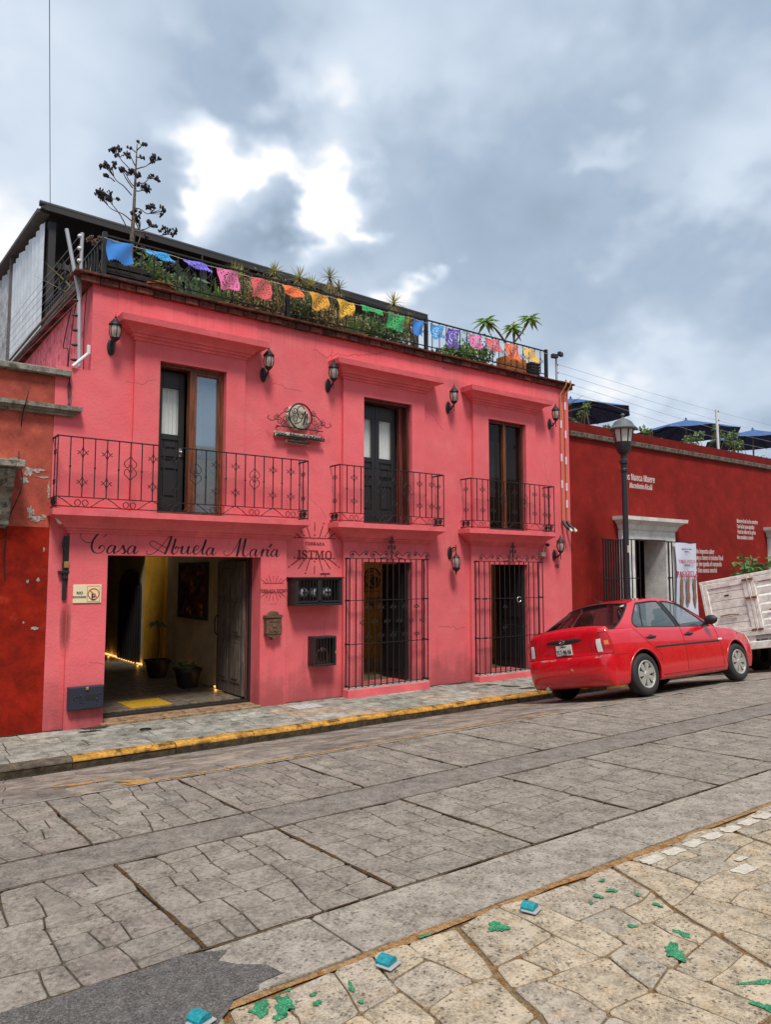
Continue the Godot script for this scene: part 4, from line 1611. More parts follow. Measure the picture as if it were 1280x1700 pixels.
# ---------------------------------------------------------------- neighbours
func build_neighbours() -> void:
	# old terracotta house at the left
	var t := thing("terracotta_house", "old terracotta house with peeling plaster and grey stone string course, left of the pink house", "house")
	var b := MB.new()
	b.bx(-14.0, 2.105, 2.53, 4.47, -5.0, 0.0)
	part(t, "upper_wall", b, M.terra_up)
	b = MB.new()
	b.bx(-14.0, 2.105, -0.3, 2.53, -5.0, 0.003)
	part(t, "lower_wall", b, M.terra_low)
	b = MB.new()
	b.bx(-14.0, 2.29, 4.475, 4.56, -0.2, 0.09, 0.01)
	b.bx(-14.0, 2.1, 4.475, 4.54, -5.0, -0.2)
	part(t, "coping", b, M.stone_grey)
	b = MB.new()
	moulding(b, -14.0, 2.30, 0.0, [[3.965, 0.05], [4.0, 0.055], [4.001, 0.075], [4.03, 0.085], [4.031, 0.125], [4.085, 0.13]])
	part(t, "string_course", b, M.stone_grey)
	b = MB.new()
	b.bx(-14.0, 1.72, 3.2, 3.29, 0.003, 0.5, 0.012)
	part(t, "balcony", b, M.stone_grey)
	b = MB.new()
	var prof := PackedVector2Array([Vector2(0, 3.19), Vector2(0.42, 3.19), Vector2(0.42, 3.1), Vector2(0.38, 3.08), Vector2(0.34, 2.98), Vector2(0.24, 2.9), Vector2(0.2, 2.82), Vector2(0.17, 2.66), Vector2(0.12, 2.6), Vector2(0.12, 2.54), Vector2(0, 2.5)])
	b.ext(prof, 0.28, Transform3D(Basis(Vector3(0, 0, 1), Vector3.UP, Vector3(-1, 0, 0)), Vector3(1.62, 0, 0.003)))
	part(t, "bracket", b, M.stone_grey)
	b = MB.new()
	for q in [[1.93, 3.24, 0.11, 0.03], [1.84, 3.22, 0.05, 0.07], [1.72, 3.33, 0.06, 0.04], [1.8, 3.1, 0.05, 0.05], [1.95, 2.64, 0.1, 0.05], [1.88, 2.72, 0.04, 0.08], [2.03, 2.66, 0.05, 0.03], [2.08, 3.0, 0.02, 0.12], [1.66, 3.36, 0.05, 0.03], [2.0, 3.16, 0.09, 0.015]]:
		flake(b, Vector3(q[0], q[1], 0.003), Vector2(q[2], q[3]), int(q[0] * 1000 + q[1] * 77))
	for q in [[1.98, 1.27, 0.05, 0.022], [2.0, 1.87, 0.02, 0.03], [1.88, 1.85, 0.02, 0.025], [1.85, 1.35, 0.012, 0.02], [2.05, 2.25, 0.012, 0.03]]:
		flake(b, Vector3(q[0], q[1], 0.006), Vector2(q[2], q[3]), int(q[0] * 900 + q[1] * 57))
	part(t, "bare_plaster", b, M.plaster_bare)
	b = MB.new()
	b.tube(smooth_line([Vector3(1.78, 4.2, 0.14), Vector3(1.75, 4.05, 0.15), Vector3(1.74, 3.9, 0.02), Vector3(1.72, 3.4, 0.01), Vector3(1.7, 3.0, 0.42), Vector3(1.62, 2.6, 0.1), Vector3(1.6, 2.2, 0.02), Vector3(1.62, 1.9, 0.02)], 4), 0.007, 5)
	single("hanging_cable", "thin dark cable drooping down the terracotta wall", "cable", b, M.iron)
	b = MB.new()
	for i in 3: b.tube(smooth_line([Vector3(2.26 + i * 0.012, 4.5, 0.03), Vector3(2.3 - i * 0.02, 4.3, 0.03), Vector3(2.25 + i * 0.01, 4.1, 0.1)], 4), 0.006, 5)
	single("hanging_cable", "short bundle of dark cables between grey coping and string course on pink plaster", "cable", b, M.iron)
	# low house far behind its roof: pale walls at the left edge
	var g := thing("grey_house", "grey rear house wall with white pipe, at the left edge above the terracotta roof", "house")
	b = MB.new()
	b.bx(-3.0, 2.2, 4.2, 9.0, -12.5, -9.2)
	part(g, "wall", b, M.plaster_grey)
	b = MB.new()
	b.bx(-3.0, 1.0, 7.6, 7.8, -9.2, -9.0)
	part(g, "eaves", b, M.brick0)
	b = MB.new()
	b.tube([Vector3(1.4, 4.6, -5.0), Vector3(1.4, 5.6, -5.0), Vector3(1.25, 5.68, -5.0)], 0.035, 8)
	part(g, "pipe", b, M.white_pvc)
	# red museum building at the right
	var r := thing("red_house", "long deep red single storey house with white stone doorways and roof terrace", "house")
	var doors := [[14.25, 15.43, -0.3, 2.72], [20.85, 22.0, -0.3, 2.72]]
	b = MB.new()
	holed(b, 12.172, 34.0, -0.3, 4.82, 0.0, -0.5, doors)
	part(r, "front_wall", b, M.red_wall)
	b = MB.new()
	b.bx(12.172, 34.0, 4.82, 5.15, -0.3, -0.02)
	part(r, "parapet", b, M.red_dark)
	b = MB.new()
	b.bx(12.172, 34.0, 4.82, 4.93, -0.02, 0.07, 0.012)
	part(r, "cornice", b, M.stone_dark)
	b = MB.new()
	b.bx(12.172, 34.0, 4.2, 4.35, -12.0, -0.3)
	part(r, "roof", b, M.terrace)
	b = MB.new()
	b.bx(12.172, 34.0, -0.3, 4.2, -12.2, -12.0)
	b.bx(33.8, 34.0, -0.3, 4.2, -12.0, -0.5)
	part(r, "rear_wall", b, M.red_wall)
	for d in doors:
		b = MB.new()
		holed(b, d[0] - 0.48, d[1] + 0.38, -0.2, 2.9, 0.10, 0.0, [d], false)
		var fr := part(r, "doorway", b, M.white_stone)
		b = MB.new()
		moulding(b, d[0] - 0.45, d[1] + 0.35, 0.10, [[2.9, 0.0], [2.93, 0.03], [2.96, 0.05], [3.03, 0.07], [3.08, 0.13], [3.12, 0.19], [3.121, 0.22], [3.2, 0.23]])
		part(fr, "lintel", b, M.white_stone)
		b = MB.new()
		b.bx(d[0] - 0.002, d[0] + 0.004, -0.2, 2.72, -0.49, 0.09)
		b.bx(d[1] - 0.004, d[1] + 0.002, -0.2, 2.72, -0.49, 0.09)
		part(fr, "reveal", b, M.white_stone)
		b = MB.new()
		b.bx(d[0] - 0.4, d[1] + 1.4, -0.2, 2.9, -1.9, -1.8)
		b.bx(d[1] + 1.4, d[1] + 1.5, -0.2, 2.9, -1.8, -0.5)
		b.bx(d[0] - 0.5, d[0] - 0.4, -0.2, 2.9, -1.8, -0.5)
		part(fr, "room_wall", b, M.room_brown)
		b = MB.new()
		b.bx(d[0] + 0.9, d[0] + 1.5, 1.75, 2.5, -1.79, -1.75, 0.005)
		part(fr, "notice", b, M.paper_dim)
		b = MB.new()
		b.bx(d[0] + 0.35, d[0] + 0.62, 0.0, 1.68, -0.9, -0.86, 0.004)
		part(fr, "yellow_poster", b, M.ochre_wall)
	# iron cage and open gate leaf before the first doorway
	var c := thing("iron_gate", "black iron gate cage open before the nearer white doorway", "gate")
	b = MB.new()
	for y in [2.68, 1.85, 0.55]:
		b.bar(Vector3(13.35, y, 0.42), Vector3(15.50, y, 0.22) if y > 2.0 else Vector3(13.95, y, 0.38), 0.02, 0.03)
		b.bar(Vector3(15.46, y, 0.22), Vector3(15.46, y, 0.0), 0.03, 0.02)
	part(c, "rail", b, M.iron)
	for i in 4:
		b = MB.new()
		b.bar(Vector3(13.5 + i * 0.14, 0.1, 0.42), Vector3(13.5 + i * 0.14, 2.68, 0.42), 0.018)
		part(c, "bar", b, M.iron)
	for q in [0.06, 0.14, 0.22]:
		b = MB.new()
		b.bar(Vector3(15.46, 0.1, q), Vector3(15.46, 2.68, q), 0.022)
		part(c, "bar", b, M.iron)
	for i in 9:
		b = MB.new()
		var x := 13.38 - i * 0.10
		b.bar(Vector3(x, 0.1, 0.40 + i * 0.012), Vector3(x, 2.66, 0.40 + i * 0.012), 0.028)
		part(c, "bar", b, M.iron)
	b = MB.new()
	for y in [0.3, 1.85, 2.66]: b.bar(Vector3(13.42, y, 0.40), Vector3(12.56, y, 0.50), 0.02, 0.03)
	part(c, "leaf_rail", b, M.iron)
	# verses painted in white
	b = MB.new()
	b.add(words("Dios Nunca Muere", 0.15, Vector3(14.58, 4.12, 0.002), "Droid Sans", true, true, 0.68))
	part(r, "painted_verse", b, M.paint_white)
	b = MB.new()
	b.add(words("Macedonio Alcalá", 0.12, Vector3(14.66, 3.93, 0.002), "Droid Sans", true, true, 0.62, 0.15))
	part(r, "painted_verse", b, M.paint_white)
	var lines := ["Muere el sol en los montes", "Con la luz que agoniza", "Pues la vida en su prisa", "Nos conduce a morir"]
	for i in 4:
		b = MB.new()
		b.add(words(lines[i], 0.105, Vector3(18.69 + [0.66, 0.56, 0.6, 0.52][i], 3.32 - i * 0.142, 0.002), "Droid Sans", true, true, 0.57))
		part(r, "painted_verse", b, M.paint_white)
	lines = ["No importa saber", "que voy a tener el mismo final", "porque me queda el consuelo", "que Dios nunca morirá"]
	for i in 4:
		b = MB.new()
		var w := words(lines[i], 0.115, Vector3.ZERO, "Droid Sans", true, true, 0.62)
		var hi := -1e9
		for p in w.v: hi = maxf(hi, p.x)
		b.add(w, Transform3D(Basis(), Vector3([17.66, 18.06, 17.98, 17.75][i] - hi, 2.49 - i * 0.155, 0.002)))
		part(r, "painted_verse", b, M.paint_white)
	# hanging banner
	var bn := thing("banner", "tall white fabric banner with red title and three figures beside the doorway", "banner", Vector3(16.1, 0.0, 0.17))
	b = MB.new()
	var rows := []
	for j in 15:
		var row := []
		for i in 13:
			var u := i / 12.0
			var vv := j / 14.0
			row.append(Vector3(-0.44 + 0.88 * u + 0.012 * sin(vv * 6.0), 0.72 + 1.95 * (1.0 - vv), 0.016 * sin(u * 7.0 + vv * 2.0) + 0.02 * sin(vv * 5.0 + u * 3.0)))
		rows.append(row)
	b.grid(rows, true)
	part(bn, "cloth", b, M.cloth_white)
	b = MB.new()
	b.bar(Vector3(-0.5, 2.68, 0.0), Vector3(0.52, 2.68, 0.0), 0.022)
	part(bn, "rod", b, M.iron)
	b = MB.new()
	b.add(words("PASARELA", 0.13, Vector3(0.0, 1.93, 0.036), "Droid Serif", true, true, 0.9))
	b.add(words("TOMÁS PINEDA", 0.07, Vector3(0.0, 2.23, 0.036), "Droid Serif", false, true, 0.95))
	part(bn, "title", b, M.ink_crimson)
	b = MB.new()
	for q in [[2.52, 0.028, "MUSEO TEXTIL DE OAXACA"], [2.46, 0.024, "PRESENTA A"], [2.14, 0.034, "EXPOSICIÓN"], [1.12, 0.02, "----------------"], [0.95, 0.022, "---------------------"], [0.88, 0.022, "-------------------"]]:
		b.add(words(q[2], q[1], Vector3(0.0, q[0], 0.036), "Droid Sans", false, true, 0.9))
	part(bn, "small_print", b, M.ink)
	for i in 3:
		b = MB.new()
		var cx: float = -0.25 + i * 0.27
		var pr := []
		for q in [[0.0, 1.9], [0.035, 1.88], [0.03, 1.83], [0.06, 1.8], [0.055, 1.65], [0.045, 1.52], [0.07, 1.4], [0.05, 1.28], [0.015, 1.14 if i != 1 else 1.25], [0.0, 1.13 if i != 1 else 1.24]]: pr.append(q)
		var poly := PackedVector2Array()
		for q in pr: poly.append(Vector2(cx + q[0], q[1]))
		for k in range(pr.size() - 2, 0, -1): poly.append(Vector2(cx - pr[k][0], pr[k][1]))
		b.ext(poly, 0.002, Transform3D(Basis(), Vector3(0, 0, 0.036)))
		part(bn, "printed_figure", b, M.figure_print)
	# the house across the street, seen only in reflections
	var o := thing("ochre_house", "long ochre house across the street, seen mirrored in the upper window", "house")
	b = MB.new()
	b.bx(-40, 60, -0.3, 6.9, 17.0, 22.0)
	part(o, "wall", b, M.ochre_out)
	b = MB.new()
	b.bx(-40, 60, 6.5, 6.7, 16.85, 17.0)
	part(o, "cornice", b, M.stone_grey)
	for i in 12:
		b = MB.new()
		b.bx(-18.0 + i * 4.0, -16.6 + i * 4.0, 0.6, 3.4, 16.93, 17.0)
		part(o, "shutter", b, M.wood_dark)


func flake(b: MB, c: Vector3, r: Vector2, sd: int) -> void:
	var q := RandomNumberGenerator.new()
	q.seed = sd
	var p := PackedVector2Array()
	for i in 16:
		var a := TAU * i / 16
		p.append(Vector2(c.x, c.y) + Vector2(cos(a), sin(a)) * r * q.randf_range(0.4, 1.2))
	b.ext(p, 0.003, Transform3D(Basis(), Vector3(0, 0, c.z - 0.001)), false)


# ---------------------------------------------------------------- fixtures on the pink wall
func make_lantern(label: String, at: Vector3, hang := false) -> void:
	var t := thing("wall_lantern", label, "wall lantern", at, "black carriage lanterns on the pink wall")
	var b := MB.new()
	var oval := []
	b.ball(Vector3(0, 0, 0.015), Vector3(0.055, 0.115, 0.022), 12, 8)
	part(t, "back_plate", b, M.iron)
	b = MB.new()
	var s := -1.0 if hang else 1.0
	b.tube(smooth_line([Vector3(0, -0.02 * s, 0.02), Vector3(0, -0.05 * s, 0.09), Vector3(0, 0.0, 0.15), Vector3(0, 0.05 * s, 0.18)] if not hang else [Vector3(0, 0.02, 0.02), Vector3(0, 0.08, 0.08), Vector3(0, 0.09, 0.15), Vector3(0, 0.03, 0.18)], 4), 0.012, 6)
	b.tube(spiral(Vector3(0, -0.03 * s, 0.11), 0.035, 0.0, 1.2, Vector3(0, 0, 1), Vector3.UP), 0.006, 5)
	b.tube([Vector3(0, -0.09, 0.18), Vector3(0, 0.05, 0.18)] if not hang else [Vector3(0, 0.14, 0.18), Vector3(0, 0.0, 0.18)], 0.008, 6)
	part(t, "bracket", b, M.iron)
	var base := 0.05 if not hang else -0.30
	var o := Transform3D(Basis(), Vector3(0, base, 0.18))
	b = MB.new()
	b.lathe([Vector2(0.0, -0.02), Vector2(0.022, -0.015), Vector2(0.05, 0.015), Vector2(0.062, 0.03), Vector2(0.058, 0.04), Vector2(0.0, 0.04)] if not hang else [Vector2(0.0, -0.10), Vector2(0.008, -0.09), Vector2(0.016, -0.04), Vector2(0.06, 0.0), Vector2(0.075, 0.03), Vector2(0.06, 0.04), Vector2(0.0, 0.04)], 12, o)
	part(t, "base_cup", b, M.iron)
	b = MB.new()
	b.lathe([Vector2(0.052, 0.04), Vector2(0.068, 0.08), Vector2(0.074, 0.13), Vector2(0.068, 0.18), Vector2(0.058, 0.205)], 12, o, true)
	part(t, "glass", b, M.lantern_glass)
	b = MB.new()
	for i in 6:
		var a := TAU * (i + 0.5) / 6
		var d := Vector3(cos(a), 0, sin(a))
		b.tube([o * (d * 0.056 + Vector3(0, 0.04, 0)), o * (d * 0.072 + Vector3(0, 0.08, 0)), o * (d * 0.078 + Vector3(0, 0.13, 0)), o * (d * 0.072 + Vector3(0, 0.18, 0)), o * (d * 0.06 + Vector3(0, 0.205, 0))], 0.0065, 5)
	b.tube([o * Vector3(0, 0.04, 0), o * Vector3(0, 0.15, 0)], 0.014, 6)
	part(t, "cage", b, M.iron)
	b = MB.new()
	b.lathe([Vector2(0.06, 0.2), Vector2(0.088, 0.205), Vector2(0.085, 0.215), Vector2(0.06, 0.245), Vector2(0.035, 0.275), Vector2(0.028, 0.29), Vector2(0.012, 0.30), Vector2(0.016, 0.315), Vector2(0.006, 0.335), Vector2(0.0, 0.37)] if not hang else [Vector2(0.06, 0.2), Vector2(0.07, 0.21), Vector2(0.05, 0.24), Vector2(0.02, 0.26), Vector2(0.012, 0.3), Vector2(0.0, 0.31)], 12, o)
	part(t, "cap", b, M.iron)


func build_fixtures() -> void:
	make_lantern("black lantern at the upper left, left of the first door hood", Vector3(2.79, 4.98, 0.0))
	make_lantern("black upper lantern right of the first hood, above the round emblem sign", Vector3(5.06, 4.97, 0.0))
	make_lantern("black upper lantern tight against the left end of the middle hood", Vector3(6.22, 4.98, 0.0))
	make_lantern("black upper lantern between the middle hood and the last hood", Vector3(8.80, 4.97, 0.0))
	make_lantern("black upper lantern beside the conduits at the right edge of the pink wall", Vector3(11.56, 5.0, 0.0))
	make_lantern("black lantern hung pointing down between the two street grilles", Vector3(8.82, 2.32, 0.0), true)
	make_lantern("black lower lantern right of the second grille above the house number", Vector3(11.63, 2.32, 0.0))
	# emblem sign
	var t := thing("emblem_sign", "round cream monogram sign with black scrolls over two cream name boards", "sign", Vector3(5.65, 4.38, 0.0))
	var b := MB.new()
	b.lathe([Vector2(0.0, 0.06), Vector2(0.195, 0.06), Vector2(0.2, 0.05), Vector2(0.2, 0.0)], 28, Transform3D(Basis(Vector3.RIGHT, PI / 2), Vector3.ZERO))
	part(t, "disc", b, M.cream)
	b = MB.new()
	var R := Vector3.RIGHT
	var U := Vector3.UP
	var c := Vector3(0, 0, 0.13)
	b.tube(spiral(c, 0.2, 0.0, 1.0, R, U, 28, 1.0), 0.014, 6)
	b.tube(smooth_line([c + Vector3(0.07, 0.12, 0), c + Vector3(0.02, 0.17, 0), c + Vector3(-0.05, 0.12, 0), c + Vector3(-0.05, 0.03, 0), c + Vector3(0.0, -0.03, 0), c + Vector3(0.05, 0.02, 0), c + Vector3(0.02, 0.05, 0)], 5), 0.008, 5)
	b.tube(smooth_line([c + Vector3(-0.1, -0.12, 0), c + Vector3(0.0, -0.08, 0), c + Vector3(0.09, 0.1, 0), c + Vector3(0.05, -0.13, 0), c + Vector3(0.12, 0.06, 0), c + Vector3(0.11, -0.1, 0), c + Vector3(0.16, -0.08, 0)], 5), 0.009, 5)
	b.tube(spiral(c + Vector3(-0.1, 0.08, 0), 0.06, 3.0, 1.3, R, U), 0.007, 5)
	b.tube(spiral(c + Vector3(-0.1, -0.05, 0), 0.06, 3.0, -1.3, R, U), 0.007, 5)
	part(t, "monogram", b, M.iron)
	b = MB.new()
	for s in [1.0, -1.0]:
		for q in [[0.26, -0.06, 0.06], [0.36, -0.11, 0.055], [0.25, 0.07, 0.05], [0.42, -0.06, 0.05], [0.3, -0.14, 0.05]]:
			b.tube(spiral(Vector3(q[0] * s, q[1], 0.12), q[2], PI * 0.5, 1.5 * s, R, U, 14, 0.2), 0.0065, 5)
		b.tube(smooth_line([Vector3(0.2 * s, 0.05, 0.12), Vector3(0.3 * s, 0.03, 0.12), Vector3(0.4 * s, -0.06, 0.12), Vector3(0.48 * s, -0.12, 0.12), Vector3(0.56 * s, -0.09, 0.12), Vector3(0.54 * s, -0.04, 0.12)], 4), 0.0065, 5)
	b.bar(Vector3(-0.42, -0.19, 0.12), Vector3(0.42, -0.19, 0.12), 0.012)
	for x in [-0.36, 0.36, 0.0]: b.bar(Vector3(x, -0.19, 0.0), Vector3(x, -0.19, 0.125), 0.012)
	part(t, "scrollwork", b, M.iron)
	b = MB.new()
	b.bx(-0.41, 0.42, -0.335, -0.255, 0.0, 0.05, 0.008)
	b.bx(-0.2, 0.17, -0.415, -0.36, 0.0, 0.05, 0.008)
	part(t, "name_board", b, M.cream)
	b = MB.new()
	b.add(words("Casa Abuela María", 0.07, Vector3(0.01, -0.315, 0.09), "Droid Serif", true, true, 1.0, 0.3, 0.012))
	b.bx(-0.39, 0.40, -0.335, -0.315, 0.06, 0.10)
	b.add(words("Hotel Boutique", 0.042, Vector3(-0.01, -0.40, 0.09), "Droid Serif", true, true, 0.9, 0.3, 0.012))
	b.bx(-0.19, 0.16, -0.415, -0.40, 0.06, 0.10)
	part(t, "raised_letters", b, M.iron)
	# three meters in a barred box
	t = thing("meter_cage", "black barred cage over three round glass electric meters under the painted sunburst", "meter box", Vector3(5.94, 1.46, 0.0))
	b = MB.new()
	b.bx(-0.42, 0.42, 0.0, 0.42, 0.0, 0.02)
	part(t, "back", b, M.rust_brown)
	b = MB.new()
	for q in [[-0.42, 0.42, 0.39, 0.42], [-0.42, 0.42, 0.0, 0.03], [-0.42, -0.36, 0.03, 0.39], [0.36, 0.42, 0.03, 0.39]]: b.bx(q[0], q[1], q[2], q[3], 0.02, 0.26, 0.004)
	b.bx(-0.44, 0.44, 0.415, 0.435, 0.0, 0.28, 0.004)
	part(t, "frame", b, M.black_paint)
	for i in 13:
		b = MB.new()
		var x := -0.33 + i * 0.055
		b.bar(Vector3(x, 0.03, 0.25), Vector3(x, 0.39, 0.25), 0.010)
		part(t, "bar", b, M.black_paint)
	b = MB.new()
	b.bx(-0.03, 0.03, 0.03, 0.39, 0.235, 0.262)
	b.bx(-0.36, 0.36, 0.05, 0.075, 0.235, 0.262)
	part(t, "rail", b, M.black_paint)
	for x in [-0.22, 0.0, 0.2]:
		b = MB.new()
		b.lathe([Vector2(0.0, 0.17), Vector2(0.05, 0.165), Vector2(0.075, 0.14), Vector2(0.08, 0.02)], 18, Transform3D(Basis(Vector3.RIGHT, PI / 2), Vector3(x, 0.2, 0.02)), true)
		var me := part(t, "meter", b, M.meter_face)
		b = MB.new()
		b.bx(x - 0.045, x + 0.045, 0.185, 0.215, 0.19, 0.196)
		b.bx(x - 0.012, x + 0.012, 0.14, 0.26, 0.188, 0.194)
		part(me, "dial", b, M.black_paint)
	b = MB.new()
	b.tube([Vector3(6.1, 1.95, 0.01), Vector3(6.28, 1.955, 0.01)], 0.006, 5)
	b.tube([Vector3(6.2, 1.95, 0.01), Vector3(6.185, 1.88, 0.01)], 0.006, 5)
	single("wall_wire", "thin wire bent above the right end of the barred meter cage", "wire", b, M.rust_brown)
	# smaller cage
	t = thing("valve_cage", "small black barred cage low on the wall beside the first grille", "meter box", Vector3(6.09, 0.53, 0.0))
	b = MB.new()
	b.bx(-0.2, 0.2, 0.0, 0.45, 0.0, 0.02)
	part(t, "back", b, M.rust_brown)
	b = MB.new()
	for q in [[-0.2, 0.2, 0.42, 0.45], [-0.2, 0.2, 0.0, 0.03], [-0.2, -0.17, 0.03, 0.42], [0.17, 0.2, 0.03, 0.42]]: b.bx(q[0], q[1], q[2], q[3], 0.02, 0.2, 0.004)
	part(t, "frame", b, M.black_paint)
	for i in 6:
		b = MB.new()
		b.bar(Vector3(-0.14 + i * 0.056, 0.03, 0.19), Vector3(-0.14 + i * 0.056, 0.42, 0.19), 0.011)
		part(t, "bar", b, M.black_paint)
	b = MB.new()
	b.tube(smooth_line([Vector3(-0.1, 0.05, 0.06), Vector3(-0.08, 0.2, 0.08), Vector3(0.02, 0.26, 0.1), Vector3(0.1, 0.18, 0.08), Vector3(0.11, 0.06, 0.06)], 4), 0.018, 6)
	b.ball(Vector3(0.0, 0.24, 0.1), Vector3(0.05, 0.05, 0.03), 10, 6)
	part(t, "pipework", b, M.rust_brown)
	b = MB.new()
	b.box(Vector3(0.19, 0.2, 0.205), Vector3(0.03, 0.04, 0.015), 0.004)
	part(t, "padlock", b, M.brass)
	# letter box
	t = thing("letter_box", "antique bronze letter box right of the open entrance", "letter box", Vector3(5.22, 1.0, 0.06))
	b = MB.new()
	b.bx(-0.125, 0.125, 0.05, 0.30, 0.0, 0.11, 0.012)
	part(t, "body", b, M.bronze)
	b = MB.new()
	b.ext(PackedVector2Array([Vector2(-0.14, 0.0), Vector2(0.14, 0.0), Vector2(0.135, 0.03), Vector2(0.07, 0.045), Vector2(0.045, 0.08), Vector2(0.0, 0.095), Vector2(-0.045, 0.08), Vector2(-0.07, 0.045), Vector2(-0.135, 0.03)]), 0.125, Transform3D(Basis(), Vector3(0, 0.30, 0.0)))
	part(t, "lid", b, M.bronze)
	b = MB.new()
	b.ext(PackedVector2Array([Vector2(-0.125, 0.05), Vector2(0.125, 0.05), Vector2(0.1, 0.03), Vector2(0.035, 0.015), Vector2(0.0, -0.03), Vector2(-0.035, 0.015), Vector2(-0.1, 0.03)]), 0.1)
	part(t, "foot", b, M.bronze)
	b = MB.new()
	b.bx(-0.08, 0.08, 0.24, 0.262, 0.11, 0.118)
	b.bx(-0.07, 0.07, 0.09, 0.215, 0.11, 0.116, 0.004)
	b.ball(Vector3(0.0, 0.17, 0.116), Vector3(0.04, 0.03, 0.01), 10, 6)
	b.ball(Vector3(0.0, 0.115, 0.116), Vector3(0.03, 0.012, 0.008), 8, 5)
	part(t, "relief", b, M.bronze)
	# no-parking plate
	t = thing("no_parking_sign", "cream no parking plate with crossed letter on the left entrance pier", "sign", Vector3(2.575, 1.69, 0.06))
	b = MB.new()
	b.box(Vector3(0, 0, 0.008), Vector3(0.35, 0.235, 0.012), 0.004)
	part(t, "plate", b, M.cream_bright)
	b = MB.new()
	b.tube(spiral(Vector3(0.075, 0.0, 0.0165), 0.068, 0.0, 1.0, R, U, 24, 1.0), 0.006, 4)
	b.bar(Vector3(0.03, 0.045, 0.017), Vector3(0.12, -0.045, 0.017), 0.012, 0.004)
	part(t, "ring", b, M.paint_orange)
	b = MB.new()
	b.add(words("E", 0.085, Vector3(0.075, -0.042, 0.0145), "Droid Sans", true, true, 1.0, 0.0, 0.0035))
	b.add(words("NO", 0.035, Vector3(-0.095, 0.012, 0.0145), "Droid Sans", true, true, 1.1))
	b.add(words("ESTACIONARSE", 0.025, Vector3(-0.095, -0.04, 0.0145), "Droid Sans", true, true, 0.66))
	for q in [[-0.0, 0.15, 0.098, 0.101], [-0.0, 0.15, -0.101, -0.098], [-0.003, 0.0, -0.1, 0.1], [0.15, 0.153, -0.1, 0.1]]: b.bx(q[0], q[1], q[2], q[3], 0.0145, 0.0165)
	part(t, "lettering", b, M.ink_navy)
	# dark blue service box at the foot of the pier
	t = thing("service_box", "dark blue metal service box low on the left entrance pier", "service box", Vector3(2.585, 0.24, 0.06))
	b = MB.new()
	b.bx(-0.215, 0.215, 0.0, 0.29, 0.0, 0.08, 0.006)
	part(t, "case", b, M.navy_metal)
	b = MB.new()
	b.bx(-0.205, 0.205, 0.01, 0.28, 0.08, 0.088, 0.004)
	b.tube(spiral(Vector3(-0.13, 0.15, 0.09), 0.035, 0.0, 1.3, R, U), 0.005, 5)
	for s in [1.0, -1.0]:
		b.tube(spiral(Vector3(0.045 + 0.105 * s, 0.17, 0.09), 0.03, 0.0, 1.3 * s, R, U), 0.005, 5)
		b.tube(spiral(Vector3(0.045 + 0.095 * s, 0.11, 0.09), 0.025, PI, -1.3 * s, R, U), 0.005, 5)
	part(t, "door", b, M.navy_metal)
	b = MB.new()
	b.bx(-0.005, 0.105, 0.115, 0.185, 0.089, 0.092)
	part(t, "window", b, M.black_paint)
	b = MB.new()
	b.box(Vector3(0.005, 0.265, 0.1), Vector3(0.035, 0.04, 0.02), 0.006)
	part(t, "padlock", b, M.brass)
	# bundle of cables with a switch at the left corner under the balcony
	t = thing("cable_run", "black cable run with a worn switch under the left end of the long balcony", "cable run", Vector3(2.31, 0, 0.0))
	b = MB.new()
	b.bx(-0.035, 0.035, 1.88, 2.42, 0.0, 0.05, 0.006)
	b.bx(-0.03, 0.02, 1.62, 1.90, 0.0, 0.03, 0.006)
	b.bx(-0.09, 0.04, 1.955, 1.985, 0.0, 0.07, 0.006)
	b.tube(smooth_line([Vector3(-0.02, 2.42, 0.03), Vector3(-0.05, 2.3, 0.06), Vector3(-0.01, 2.2, 0.06), Vector3(-0.04, 2.05, 0.05)], 4), 0.012, 6)
	part(t, "conduit", b, M.black_paint)
	b = MB.new()
	b.bx(-0.03, 0.03, 2.02, 2.10, 0.05, 0.085, 0.008)
	part(t, "switch", b, M.brass)
	# floodlights and cameras
	t = thing("dome_camera", "small white dome camera under the left end of the long balcony", "camera", Vector3(2.2, 2.655, 0.14))
	b = MB.new()
	b.lathe([Vector2(0.0, -0.09), Vector2(0.03, -0.08), Vector2(0.045, -0.05), Vector2(0.05, -0.03), Vector2(0.06, -0.025), Vector2(0.06, 0.0)], 14, Transform3D(), true)
	part(t, "dome", b, M.white_pvc)
	b = MB.new()
	b.bx(-0.07, 0.07, 0.0, 0.012, -0.07, 0.07, 0.003)
	part(t, "base", b, M.white_pvc)
	t = thing("dome_camera", "small dark dome camera with pale box under the right end of the last balcony", "camera", Vector3(11.36, 2.52, 0.06))
	b = MB.new()
	b.ball(Vector3(0, 0.0, 0.02), Vector3(0.045, 0.035, 0.045), 10, 6)
	part(t, "dome", b, M.black_paint)
	b = MB.new()
	b.tube(smooth_line([Vector3(0, 0.0, 0.0), Vector3(-0.08, -0.05, 0.0), Vector3(-0.1, -0.15, 0.0)], 4), 0.006, 5)
	part(t, "cable", b, M.white_pvc)
	b = MB.new()
	b.bx(-0.18, -0.05, -0.23, -0.15, -0.06, 0.02, 0.006)
	part(t, "junction_box", b, M.cream)
	for q in [[11.88, "weathered orange conduit with white couplings, the left of the pair at the wall's right edge"], [12.02, "weathered orange conduit with white couplings, the right of the pair at the wall's right edge"]]:
		t = thing("conduit", q[1], "conduit", Vector3(q[0], 0, 0.04), "conduits at the right edge of the pink wall")
		b = MB.new()
		b.tube(smooth_line([Vector3(0.04, 5.95, 0.12), Vector3(0.05, 5.85, 0.12), Vector3(0.03, 5.72, 0.04), Vector3(0, 5.6, 0), Vector3(0, 5.0, 0)], 3) + [Vector3(0.0, 4.0, 0.0), Vector3(0, 3.0, 0)], 0.016, 8)
		part(t, "pipe", b, M.conduit_orange)
